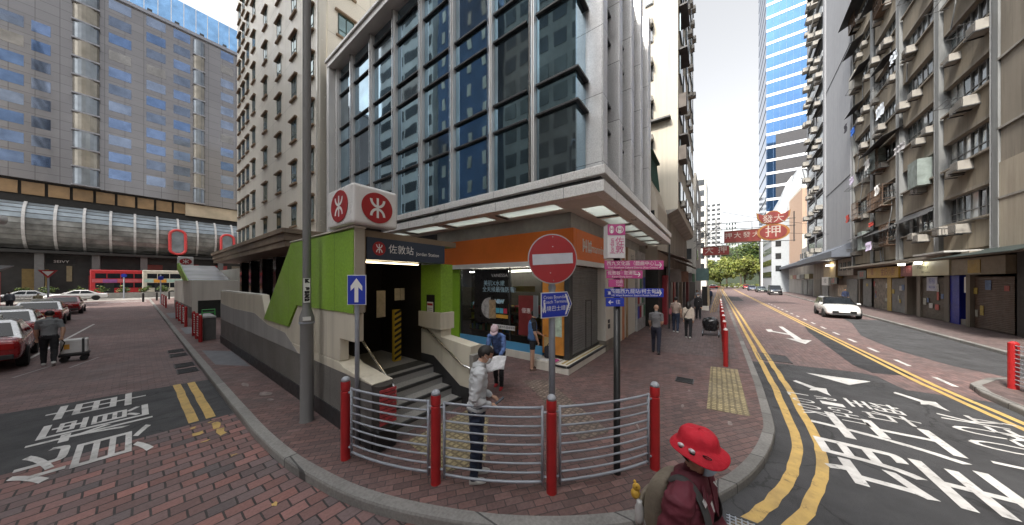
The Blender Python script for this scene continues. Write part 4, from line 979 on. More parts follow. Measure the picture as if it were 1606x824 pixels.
for k in range(12):
    a, b = random.choice(bays); fl = random.randrange(0, 9); x = random.uniform(a+.2, b-.8); z = 4.5+FLH*fl+random.uniform(.2, .9)
    MB().tube([(x, .02, z+1.3), (x+.02, .04, z), (x+random.uniform(-.6, .6), .05, z-1.2)], .03, 5).build('waste_pipe', MATS['drainpipe grey'], TL)
lo = MB(); lo.box(-.3, LW+.2, -.3, .9, 3.98, 4.12); lo.build('canopy_slab', CONCD, TL)
# ground-floor shops of the tenement
def shut(par, x0, x1, mat, z1=2.9, y=-.9): return shutter_mb(x1, x0, y, .14, z1, .09, -.025).build('roller_shutter', mat, par)
SHBR = M('brown roller shutter', (.13, .085, .06), .5, metal=.2, var=.25, scale=1.5, streak=.3); SHGY = M('grey roller shutter', (.20, .20, .19), .5, metal=.3, var=.2); SHOL = M('olive roller shutter', (.12, .10, .075), .5, metal=.3, var=.2)
shut(TL, .4, 3.2, SHBR, y=-.55)
MB().box(3.25, 3.6, -1.1, -.4, .12, 3.0).build('shop_pier', CONCD, TL)
MB().box(3.62, 4.6, -1.1, -1.0, .12, 3.0).build('shop_pane', TGL[1], TL); MB().box(3.62, 5.2, -.98, -.6, .12, .45).build('shop_step', CONC, TL); MB().box(3.65, 4.5, -.98, -.94, 1.0, 1.9).build('shop_counter', M('dark navy counter', (.012, .014, .03), .5), TL)
MB().box(4.62, 5.5, -1.0, -.55, .12, 3.0).build('blue_column', M('cobalt blue column', (.012, .025, .33), .45), TL)
MB().box(5.5, 6.0, -1.1, -.5, .12, 3.0).build('shop_pier', CONCD, TL)
shut(TL, 6.0, 8.9, SHOL, y=-.6); MB().box(8.9, 9.4, -1.1, -.5, .12, 3.0).build('shop_pier', CONCD, TL)
MB().box(9.42, 10.9, -1.1, -1.0, .12, 3.0).build('dark_doorway', BLACK, TL); MB().box(10.9, 11.2, -1.1, -.5, .12, 3.0).build('shop_pier', CONCD, TL)
shut(TL, 11.2, 13.8, SHGY, y=-.6)
MB().box(13.8, 14.6, -1.1, -.55, .12, 3.0).build('yellow_pier', M('yellow tiled pier', (.45, .31, .06), .5, var=.2, scale=8), TL)
MB().box(14.6, 18.2, -1.1, -.7, .12, 2.9).build('shop_display', M('mixed goods display', (.22, .19, .15), .6, var=.6, scale=3), TL)
shut(TL, 18.3, 20.6, SHGY, y=-.6)
CSG = M('lit cream sign face', (.62, .60, .42), .5, var=.05)
sg = MB().box(4.6, 9.0, -.5, -.2, 3.02, 3.95).build('shop_sign', CSG, TL); text('Pharmacy', .26, M('olive lettering', (.09, .09, .04), .6), (7.6, -.197, 3.62), (-1, 0, 0), (0, 0, 1), sg); text('藥房 medicine', .13, MATS['olive lettering'], (7.2, -.197, 3.25), (-1, 0, 0), (0, 0, 1), sg)
sg = MB().box(.2, 4.4, -.5, -.22, 3.02, 3.9).build('shop_sign', M('tan shop sign', (.28, .24, .17), .6), TL); MB().box(1.9, 2.9, -.218, -.2, 3.1, 3.8).build('sign_panel', M('dim yellow panel', (.40, .26, .03), .5), sg)
sg = MB().box(9.1, 11.0, -.5, -.25, 3.02, 3.8).build('shop_sign', M('dull red sign', (.18, .03, .03), .5), TL); text('茶餐廳', .3, M('pink lettering', (.5, .2, .2), .5), (10, -.247, 3.4), (-1, 0, 0), (0, 0, 1), sg)
sg = MB().box(11.2, 17.9, -.5, -.2, 2.95, 3.85).build('shop_sign', M('amber shop sign', (.50, .30, .03), .5, var=.12), TL); text('金記小廚', .5, M('dark red lettering', (.22, .03, .015), .5), (13.2, -.197, 3.4), (-1, 0, 0), (0, 0, 1), sg); text('福', .5, MATS['dark red lettering'], (16.6, -.197, 3.5), (-1, 0, 0), (0, 0, 1), sg)
sg = MB().box(18.2, 20.6, -.5, -.22, 2.9, 3.7).build('shop_sign', BLACK, TL); text('麵家', .42, M('bright red lettering', (.55, .04, .03), .5), (19.4, -.217, 3.3), (-1, 0, 0), (0, 0, 1), sg)
nt_ = MB().box(6.9, 8.2, -.57, -.55, 2.0, 2.95).build('paper_notice', M('bluish white paper', (.55, .58, .68), .6), TL); text('招租', .28, BLUES, (7.55, -.547, 2.65), (-1, 0, 0), (0, 0, 1), nt_); text('電話 2388', .13, BLUES, (7.55, -.547, 2.25), (-1, 0, 0), (0, 0, 1), nt_)
MB().box(3.75, 4.2, -.58, -.56, 2.0, 2.9).build('paper_notice', WHITE, TL)
PAP = [M('posted paper %d' % k, c, .6, var=.3, scale=9) for k, c in enumerate([(.5, .5, .48), (.45, .10, .08), (.5, .38, .08), (.12, .2, .38), (.4, .42, .36)])]
for k in range(24):
    x = random.choice([random.uniform(.5, 3.0), random.uniform(6.1, 8.7), random.uniform(11.3, 13.6), random.uniform(14.7, 18), random.uniform(18.4, 20.4)]); z = random.uniform(.7, 2.3); y = -.52 if x < 3.2 else -.555
    if x > 13.9 and x < 18.3: y = -.69
    MB().box(x, x+random.uniform(.2, .5), y, y+.01, z, z+random.uniform(.25, .55)).build('posted_paper', PAP[k % 5], TL)
for x in (9.6, 7.2): MB().lathe([(.16, 3.82), (.16, 3.96)], 12, (x, .1, 0)).build('shop_lamp', M('lit shop lamp', (1, .95, .8), .5, emit=5), TL)
for (x, z, w, h, nm, c) in ((13.4, 6.0, .9, .7, 'lilac', 'lilac shirt hung out to dry above the yellow shop sign'), (11.6, 10.4, .9, .75, 'white', 'white laundry hung below the dark awning on the brown tenement'), (17.5, 17.6, 1.0, .6, 'blue', 'bright blue towel drying high on the brown tenement'), (11.0, 16.6, 1.1, .9, 'pale', 'pale patterned sheet hung at a high tenement window'), (12.9, 7.6, .9, .3, 'red', 'red cloth draped over a low drying rack'), (19.8, 19.0, .7, .8, 'dark', 'dark garment hanging highest at the left edge of the tenement'), (7.6, 12.2, 1.2, .5, 'grey', 'grey towel drying in the second window bay of the tenement'), (13.6, 13.2, 1.0, .8, 'white', 'white shirts drying just above the big dark awning'), (19.2, 9.4, .9, .7, 'red', 'red and dull garments drying low at the tenement left end'), (17.8, 12.9, 1.1, .6, 'lilac', 'lilac sheet drying mid height near the tenement left end'), (8.6, 19.2, 1.0, .6, 'pale', 'pale blue cloth drying high above the second bay')):
    l = thing('laundry', c, 'laundry'); ph = random.random()*6
    mb = MB(); N = 9; 
    vs = [(-w/2+w*i/N, .06*sin(ph+i*1.7)+.03*sin(j*2), -h*j/4 - .03*sin(ph+i)) for j in range(5) for i in range(N+1)]
    mb.add(vs, [(j*(N+1)+i, j*(N+1)+i+1, (j+1)*(N+1)+i+1, (j+1)*(N+1)+i) for j in range(4) for i in range(N)])
    mb.tube([(-w/2-.05, 0, .02), (w/2+.05, 0, .02)], .015, 6); o = mb.build('cloth', CLOTH[nm], l); so2 = o.modifiers.new('thick', 'SOLIDIFY'); so2.thickness = .01
    p = Matrix.Rotation(RA, 4, 'Z') @ Vector((x, .75, z)); q = rloc(24.1); l.location = (q[0]+p.x, q[1]+p.y, z); l.rotation_euler = (0, 0, RA)
place(TL, rloc(24.1), RA)
# --- plain concrete block at the right edge of view
CBK = thing('concrete_block', 'plain grey brown concrete building at the right edge of view', 'building')
MB().box(-9.5, -.02, -10, .05, 4.0, 40).build('wall', CONCD, CBK); MB().box(-9.5, -.05, -10, -.4, .12, 4.0).build('ground_wall', M('dark shop recess', (.045, .04, .038), .7), CBK)
for k in range(10): MB().box(-9.5, -.05, .05, .12, 6.5+3.25*k, 6.6+3.25*k).build('string_course', CONC, CBK)
MB().box(-3.2, -.1, .05, .09, 4.1, 8.2).build('pale_patch', M('pale render patch', (.36, .32, .26), .85, streak=.3), CBK)
awning(-4.5, 1.2, 4.25, 1.6, .45, CBK, M('green black awning', (.02, .03, .028), .6))
sl_ = MB(); sl_.box(.3, 3.5, .3, 1.4, 4.13, 4.22); sl_.build('pale_sheet', M('pale corrugated sheet', (.42, .42, .41), .6, var=.2), CBK)
place(CBK, rloc(24.1), RA)
# --- slim grey tower with stacked air conditioners
ST = thing('slim_tower', 'slim grey apartment tower with a blank wall and stacked air conditioners', 'building')
TG = M('pale grey tower render', (.26, .27, .295), .7, var=.06, scale=.4, streak=.2, bump=.05)
MB().box(0, 10.2, -12, .15, 6.2, 66).build('wall', TG, ST); MB().box(10.2, 22.3, -12, -.6, 6.2, 66).build('wall', M('tower recess render', (.26, .27, .3), .7, var=.1), ST)
for x in (10.3, 15.4, 21.3): MB().box(x, x+.9, -.6, .3, 6.2, 66).build('fin_wall', TG, ST)
for fl in range(19):
    z = 7.2+3.05*fl
    for x0, x1 in ((11.2, 15.4), (16.3, 21.3)):
        w_ = MB().box(x0+.1, x1-.1, -.6, .35, z-.75, z).build('bay_window', M('bay render', (.3, .32, .34), .7), ST)
        MB().box(x0+.15, x1-.15, -.55, .25, z+.001, z+1.6).build('pane', TGL[(fl+int(x0)) % 3], w_)
        MB().box(x0+.1, x1-.1, -.6, .36, z+1.6, z+1.72).build('bay_hood', DGREY, w_)
        for k in range(2): ac_unit(ST, (random.uniform(x0+.4, x1-.4), .3, z-random.uniform(.3, .8)), 0, random.uniform(1.1, 1.45))
        if random.random() < .4: awning(x0, x1, z+1.9, random.uniform(.5, .8), .3, ST)
for k in range(3): MB().box(0, 10.2, .15, .2, 14+14*k, 14.06+14*k).build('joint', DGREY, ST)
MB().box(0, 22.3, -12, -.5, .12, 6.2).build('podium_wall', CONCD, ST)
AW2 = M('blue grey awning', (.10, .115, .145), .6, var=.15)
MB().prism([(0, 6.9), (1.5, 6.0), (1.5, 5.3), (0, 5.3)], 0, 22.3, 'x').build('awning', AW2, ST)
MB().box(6, 12, -.5, .1, 3.0, 5.2).build('shop_upper', M('ochre lit upper shop', (.40, .28, .12), .5, var=.2), ST); MB().box(0, 5.9, -.5, -.05, 3.3, 5.2).build('shop_upper', CONCD, ST)
for k in range(3): MB().box(.8+1.7*k, 1.9+1.7*k, -.06, -.02, 3.9, 4.8).build('window', DARK, ST)
sg = MB().box(8.4, 11.8, .1, .3, 2.1, 3.2).build('shop_sign', WHITE, ST); text('冰室', .5, BLACK, (10.0, .303, 2.65), (-1, 0, 0), (0, 0, 1), sg)
sg = MB().box(4.6, 8.2, .1, .25, 2.3, 3.1).build('shop_sign', BLACK, ST); text('火鍋', .5, MATS['bright red lettering'], (6.4, .253, 2.7), (-1, 0, 0), (0, 0, 1), sg)
shut(ST, .5, 4.2, SHGY, y=-.45, z1=2.9); MB().box(4.3, 8, -.6, -.46, .12, 2.2).build('shop_front', M('lit shop interior', (.42, .33, .22), .5, var=.5, scale=2), ST); shut(ST, 12.5, 16, SHGY, y=-.45); shut(ST, 17, 21.5, SHOL, y=-.45)
MB().box(7.0, 8.5, .2, .5, 4.6, 4.75).build('ceiling_light', MATS['lit shop lamp'], ST)
place(ST, rloc(45.2), RA)
# --- blue glass tower, white gabled block, peach block
BT_ = thing('blue_tower', 'tall blue glass office tower with white floor bands over the right street', 'building', (120, -20, 0))
BG2 = Mmirror('bright blue tower glass', (.065, .14, .28), .05, .85, .02, var=.08); BG3 = M('dark louvre panel', (.035, .035, .04), .6)
yl, yr = -13.1, -34
MB().box(120.3, 140, yr, yl, 0, 175).build('core_wall', DGREY, BT_)
for k in range(40):
    z = 20+4.15*k
    nm = MB(); nm.box(120.0, 120.25, yr, yl, z+.75, z+4.15); nm.build('glass_band', BG2, BT_)
    MB().box(119.9, 120.25, yr, yl+.1, z, z+.75).build('white_band', ALUW, BT_)
    MB().box(120.0, 140, yl, yl+.12, z+.75, z+4.15).build('side_glass', BG2, BT_)
for k in range(2, 7): MB().box(119.93, 119.99, -24, -15.2, 25+4.15*k-4.15, 28.2+4.15*k-4.15).build('louvre', BG3, BT_)
MB().box(119, 122, -13.0, -11.75, 0, 17.5).build('sunlit_edge', WHITE, BT_)  # white colour stands in for a sunlit building edge
mu = MB()
for k in range(14): mu.box(119.94, 119.99, yl-1.5*k-.05, yl-1.5*k, 20, 186)
mu.build('mullion', M('blue mullion', (.12, .2, .35), .4), BT_)
WG = thing('gabled_block', 'grey and white block with a sloping gable below the blue tower', 'building', (92, -14, 0))
MB().prism([(-10.9, .1), (-19, .1), (-19, 27), (-15.5, 29), (-14.5, 26), (-10.9, 18)], 92, 108, 'x').build('wall', M('pale blue grey wall', (.36, .39, .42), .6, var=.08), WG)
MB().prism([(-12.0, 19), (-13.6, 26.2), (-14.5, 27.6), (-13.3, 18.2)], 91.8, 91.99, 'x').build('white_gable', WHITE, WG)
for k in range(5): MB().box(92, 107, -10.9, -10.85, 3.5+3*k, 5+3*k).build('window', TGL[2], WG)
for k in range(4): MB().box(91.95, 92, -12.6, -11.6, 5+3*k, 6.4+3*k).build('window', TGL[2], WG)
PK = thing('peach_block', 'peach and cream walled block behind the grey tower', 'building', (78, -15, 0))
MB().box(78, 90, -25, -13.7, 6, 21).build('wall', M('peach wall render', (.50, .35, .26), .7, var=.06), PK); MB().box(77.9, 90, -25, -13.65, .1, 6).build('base_wall', CONC, PK)
MB().box(77.95, 78, -25, -13.7, 6, 12.0).build('cream_band', OFFW, PK); MB().box(78, 90, -25, -13.7, 21, 21.4).build('parapet', OFFW, PK)
gz = MB()
for k in range(26): gz.tube([(79+random.uniform(0, 3), random.uniform(-19, -14), 21.3), (79+random.uniform(0, 4), random.uniform(-20, -14), 21.4+random.uniform(1, 4.5))], .06, 5)
gz.build('roof_frames', DGREY, PK)
# low row between the slim tower and the far end
LRW = thing('shop_row', 'long low row of old shops under a grey awning on the right street', 'building')
MB().box(0, 40, -10, -.5, .12, 9).build('wall', CONC, LRW); MB().prism([(0, 6.6), (1.5, 5.9), (1.5, 5.4), (0, 5.4)], 0, 26, 'x').build('awning', AW2, LRW)
for k in range(9):
    x = .4+4.4*k
    if k % 2: shut(LRW, x, x+3.4, SHGY, y=-.45)
    else: MB().box(x, x+3.6, -.55, -.46, .12, 2.9).build('dark_doorway', BLACK, LRW)
    MB().box(x, x+3.8, -.5, .0, 3.1, 3.9).build('shop_sign', M('row sign %d' % (k % 4), [(.35, .33, .2), (.08, .08, .08), (.3, .3, .28), (.25, .08, .05)][k % 4], .5), LRW)
    MB().box(x+.5, x+1.6, -.52, -.44, 6.9, 8.1).box(x+2.2, x+3.2, -.52, -.44, 6.9, 8.1).build('window', TGL[2], LRW)
place(LRW, rloc(67.5), RA)

# ================================================================ left side of the right-hand street
CT = thing('cream_tenement', 'cream tenement with a blank side wall and rows of air conditioners', 'building', (21, 2, 0))
CRW = M('pale cream tenement render', (.52, .485, .41), .75, var=.07, scale=.5, streak=.25)
MB().box(21, 36, 2.0, 14, 7.4, 34).build('wall', CRW, CT)
MB().prism([(2.0, 7.4), (2.9, 6.95), (14, 6.95), (14, 7.4)], 21, 36, 'x').build('cornice', CONC, CT)
for k in range(7):
    for y in (3.55, 3.95)[k % 2:][:1]:
        f = MB().box(20.93, 21.02, 3.45, 3.95, 11.2+2.6*k, 12.35+2.6*k).build('window', DGREY, CT); MB().box(20.9, 20.93, 3.5, 3.9, 11.25+2.6*k, 12.1+2.6*k).build('pane', TGL[2], f)
        ac_unit(CT, (-.05, 1.7, 12.2+2.6*k), pi/2, .8)
MB().box(20.6, 21, 2.4, 4.4, 13.4, 13.5).build('ledge', DGREY, CT)
for k in range(9):
    for x in (21.6, 24, 26.5, 29, 31.5, 34):
        z = 8+2.85*k
        MB().box(x, x+1.4, 1.9, 2.02, z, z+1.3).build('window', TGL[(k+int(x)) % 3], CT)
        if random.random() < .5: ac_unit(CT, (x-21+random.uniform(.2, 1.2), .12, z-random.uniform(0, .5)), pi, .85)
    if k in (1, 3, 4, 6): MB().box(21.3, 23.4, 1.5, 2.0, 10.0+2.85*k-.6, 10.1+2.85*k-.6).build('awning', AWN, CT)
for z in (10.6, 14.0): MB().box(21.1, 22.2, 1.55, 1.99, z, z+.9).build('balcony_cage', M('rusted cage', (.10, .085, .075), .7, var=.3), CT)
MB().box(21, 36, 2.6, 14, .12, 6.95).build('base_wall', CONCD, CT)
LP = thing('low_annex', 'low cream annex with a sloping top beside the glass building', 'building', (17.1, 3, 0))
LPM = M('warm pale annex render', (.50, .45, .38), .75, var=.08, streak=.2)
MB().prism([(4.6, 3.6), (2.6, 3.6), (2.6, 7.0), (3.0, 8.4), (4.6, 9.2)], 17.1, 20.9, 'x').build('wall', LPM, LP)
MB().box(17.05, 17.1, 3.1, 3.2, 4.5, 7.4).build('drainpipe', M('brown pipe', (.22, .16, .12), .6), LP); MB().box(17.05, 17.12, 2.75, 2.95, 5.2, 6.6).build('window', TGL[2], LP); MB().box(17.2, 20.9, 2.62, 4.6, .12, 3.6).build('base_wall', CONCD, LP)
gr = MB()
for k in range(9): gr.tube([(17.3+.3*k, 2.9, 8.3), (17.4+.3*k, 3.1, 10.2)], .04, 5)
gr.box(17.3, 20, 2.9, 3.6, 10.1, 10.2); gr.build('green_scaffold', M('dark green scaffold net', (.015, .05, .035), .8), LP)
SR = thing('market_row', 'row of old shops under brown corrugated awnings on the left pavement', 'building', (17, 3, .12))
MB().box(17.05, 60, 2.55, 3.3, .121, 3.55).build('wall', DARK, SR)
BAW = Mbrick('brown corrugated awning', (.10, .07, .055), (.08, .058, .048), (.05, .035, .03), .2, 30, .02, off=0, stain=.3, bump=.4)
for x0, x1, z0, z1, d in ((17.1, 22.8, 4.35, 3.85, 1.3), (23, 31, 4.3, 3.7, 1.2), (31.2, 42, 4.5, 3.9, 1.0)):
    MB().prism([(2.6, z0), (2.6-d, z1), (2.6-d, z1+.05), (2.6, z0+.06)], x0, x1, 'x').build('awning', BAW, SR)
for k, (x, c) in enumerate(((18.3, (.25, .02, .03)), (20.2, (.18, .15, .13)), (21.8, (.3, .05, .04)), (24, (.08, .08, .08)), (27, (.25, .2, .15)), (30, (.12, .1, .1)), (34, (.2, .05, .05)))): MB().box(x, x+.9, 2.3, 2.54, .13, 3.0).build('shop_door', M('row door %d' % k, c, .5), SR)
for k, (x, w, c) in enumerate(((19.5, 2.0, (.3, .27, .25)), (25, 3, (.35, .2, .15)), (29, 2.4, (.28, .28, .3)), (33, 3, (.10, .18, .12)))): MB().box(x, x+.1, 1.7, 2.5, 2.6, 3.4).box(x+.101, x+w, 2.3, 2.5, 2.8, 3.5).build('shop_sign', M('row hanging sign %d' % k, c, .5), SR)
MB().box(35, 35.1, .6, 1.7, 2.7, 4.0).build('hanging_sign', M('teal hanging sign', (.08, .14, .14), .5), SR)
def slab(name, lab, x0, x1, y0, y1, z, mat, wm, nx=5, dz=3, side=True):
    t = thing(name, lab, 'building', (x0, y0, 0)); MB().box(x0, x1, y0, y1, .1, z).build('wall', mat, t); cnt = 0
    k = 0
    while 6+dz*k+1.6 < z and cnt < 95:
        for j in range(nx):
            yy = y0+(y1-y0)*(j+.5)/nx
            MB().box(x0-.06, x0+.02, yy-.45*(y1-y0)/nx*.7, yy+.45*(y1-y0)/nx*.7, 6+dz*k, 7.6+dz*k).build('window', wm, t); cnt += 1
        if side and cnt < 95: MB().box(x0+1, x0+4, y0-.06, y0+.02, 6+dz*k, 7.6+dz*k).build('window', wm, t); cnt += 1
        k += 1
    return t
PALE = M('pale tower render', (.55, .54, .50), .7, var=.05, streak=.15)
slab('apartment_tower', 'pale apartment tower rising behind the cream tenement', 96, 112, 2.2, 7.5, 33, PALE, TGL[2], 2)
slab('old_block', 'grey mid height block in the row behind the cream tenement', 50, 66, 2.4, 12, 19, CONC, TGL[2], 3)
slab('estate_slab', 'white estate slab with columns of dark windows far beyond the trees', 250, 275, -3, 6.0, 62, M('white estate render', (.46, .47, .48), .7), TGL[2], 3, 3.4)
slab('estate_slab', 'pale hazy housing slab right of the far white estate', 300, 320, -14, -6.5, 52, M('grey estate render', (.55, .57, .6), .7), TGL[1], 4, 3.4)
# --- street-spanning neon signs
def neon(lab, x, y0, y1, z0, z1, chars, big=False):
    t = thing('overhead_sign', lab, 'sign', (x, y1, z0)); NR = M('faded neon red', (.20, .028, .025), .6, var=.35, scale=1.5, streak=.3)
    bd = MB().box(x, x+.3, y0, y1, z0, z1).build('panel', NR, t); MB().box(x-.04, x, y0, y1, z1-.08, z1).box(x-.04, x, y0, y1, z0, z0+.08).build('panel_edge', M('rust trim', (.16, .08, .05), .7), bd)
    n = len(chars); s = (y1-y0)/n
    for i, c in enumerate(chars): text(c, min(.62*s, .8), M('faded sign lettering', (.42, .38, .34), .6), (x-.012, y1-s*(i+.5), (z0+z1)/2+.08), (0, -1, 0), (0, 0, 1), bd, bold=.02)
    return t, NR
n1, NR = neon('long red pawnshop neon sign with a bat shaped crest hung over the street', 40, -3.9, -.75, 7.0, 8.35, '押大發大')
GOLD = M('gold neon trim', (.30, .13, .03), .5)
yc = -4.85
def bat(s, zc, zk): 
    pts = []
    for a in range(0, 181, 15): pts.append((yc-.62*s*cos(RD(a)), zc+.25*s+.55*s*sin(RD(a))))
    return [(yc-1.32*s, zc+.75*s), (yc-1.25*s, zc+.1*s), (yc-.9*s, zc-.4*s), (yc-.35*s, zc-.62*s), (yc+.35*s, zc-.62*s), (yc+.9*s, zc-.4*s), (yc+1.25*s, zc+.1*s), (yc+1.32*s, zc+.75*s), (yc+.95*s, zc+.45*s)] + pts[::-1][1:-1] + [(yc-.95*s, zc+.45*s)]
MB().prism(bat(1.0, 9.3, 0), 39.9, 40.2, 'x').build('crest_edge', GOLD, n1); cr = MB().prism(bat(.9, 9.3, 0), 39.86, 39.899, 'x').build('crest', NR, n1)
text('發大', .62, MATS['faded sign lettering'], (39.855, yc, 9.2), (0, -1, 0), (0, 0, 1), cr, bold=.02)
el = lambda s: [(yc+1.28*s*cos(2*pi*k/28), 7.85+.88*s*sin(2*pi*k/28)) for k in range(28)]
MB().prism(el(1), 39.92, 40.2, 'x').build('disc_edge', GOLD, n1); ds = MB().prism(el(.84), 39.88, 39.919, 'x').build('disc', NR, n1); text('押', .95, MATS['faded sign lettering'], (39.874, yc, 7.85), (0, -1, 0), (0, 0, 1), ds, bold=.025)
fr = MB()
for z in (6.9, 8.45, 9.2): fr.tube([(40.4, 2.0, z+.2), (40.4, -6.6, z)], .035, 6)
for y in (-6.5, 1.0, 0.0): fr.tube([(40.4, y, 6.8), (40.4, y, 9.9)], .045, 6)
for a in range(5): fr.tube([(40.4, 2.2, 6.6+.9*a), (40.4, -.6, 9.6-.9*a)], .03, 6)
for y in (-1.5, -3.2, -4.8): fr.tube([(40.2, y, 7), (40.45, y, 9.2)], .03, 6)
for k in range(6): fr.tube([(38+k*.9, 2.1, 7+.3*k), (40.4, -.5, 7.2+.4*k)], .02, 5)
fr.build('steel_frame', DGREY, n1)
n2, _ = neon('smaller red neon sign lower and behind the bat crested one', 50, -1.5, 1.6, 6.4, 7.7, '大押')
fr = MB(); 
for z in (6.3, 7.8): fr.tube([(50.3, 2.3, z), (50.3, -1.9, z)], .04, 6)
fr.build('steel_frame', DGREY, n2)
wr = thing('overhead_wire', 'thin cables strung across the right street above the red signs', 'cable', (30, 0, 10))
wm = MB(); 
def cat(a, b, sag): A, B = Vector(a), Vector(b); return [A+(B-A)*(i/12)-Vector((0, 0, sag*4*(i/12)*(1-i/12))) for i in range(13)]
wm.tube(cat((44, -11.6, 15.8), (64, -13.0, 13), .5), .02, 4); wm.tube(cat((38, 2, 11.2), (62, -12.4, 11.4), .3), .025, 4); wm.tube(cat((36, 2, 9.0), (52, -11.5, 8.6), .3), .02, 4)
wm.build('wire', BLACK, wr)

# ================================================================ buildings added out of view, for reflections in the glass and shade on the street
def backdrop(lab, x0, x1, y0, y1, z, mat, wm, face, nx, dz=3.1, w=.6):
    t = thing('added_building', lab, 'building', (x0, y0, 0)); MB().box(x0, x1, y0, y1, .1, z).build('wall', mat, t); cnt = 0; k = 0
    p0 = None
    while 5+dz*k+1.7 < z and cnt < 96:
        for j in range(nx):
            if face == 'x':
                yy = y0+(y1-y0)*(j+.5)/nx; h = (y1-y0)/nx*w/2; mb = MB().box(x1-.02, x1+.08, yy-h, yy+h, 5+dz*k, 6.7+dz*k)
            else:
                xx = x0+(x1-x0)*(j+.5)/nx; h = (x1-x0)/nx*w/2; mb = MB().box(xx-h, xx+h, y1-.02, y1+.08, 5+dz*k, 6.7+dz*k)
            mb.build('window', wm, t); cnt += 1
        k += 1
    return t
backdrop('added brown tenement across the left road, mirrored in the curtain glass', -24, -13, 6, 22, 44, M('reflected tenement render', (.30, .29, .27), .8), TGL[2], 'x', 7, 3.0, .7)
backdrop('added blue glass office across the left road, mirrored in the curtain glass', -26, -13, 24, 35, 52, Mmirror('reflected blue glass', (.04, .08, .16), .1, .7, .1), OFFW, 'x', 4, 3.4, .25)
backdrop('added white banded tower across the left road, mirrored in the curtain glass', -28, -13.5, 37, 53, 60, WHITE, BLACK, 'x', 4, 3.3, .85)
backdrop('added low shops at the avenue end of the left road opposite the taxis', -24, -13, 56, 66, 14, M('pink grey render', (.42, .34, .32), .7), TGL[2], 'x', 3)
backdrop('added grey block on the corner opposite the camera, mirrored in the curtain glass', -24, -13, -12, 4, 22, CONC, TGL[2], 'x', 5)
backdrop('added plain tower block behind the camera on the right street side', -8, 13.8, -30, -14.5, 30, CONCD, TGL[2], 'y', 7)

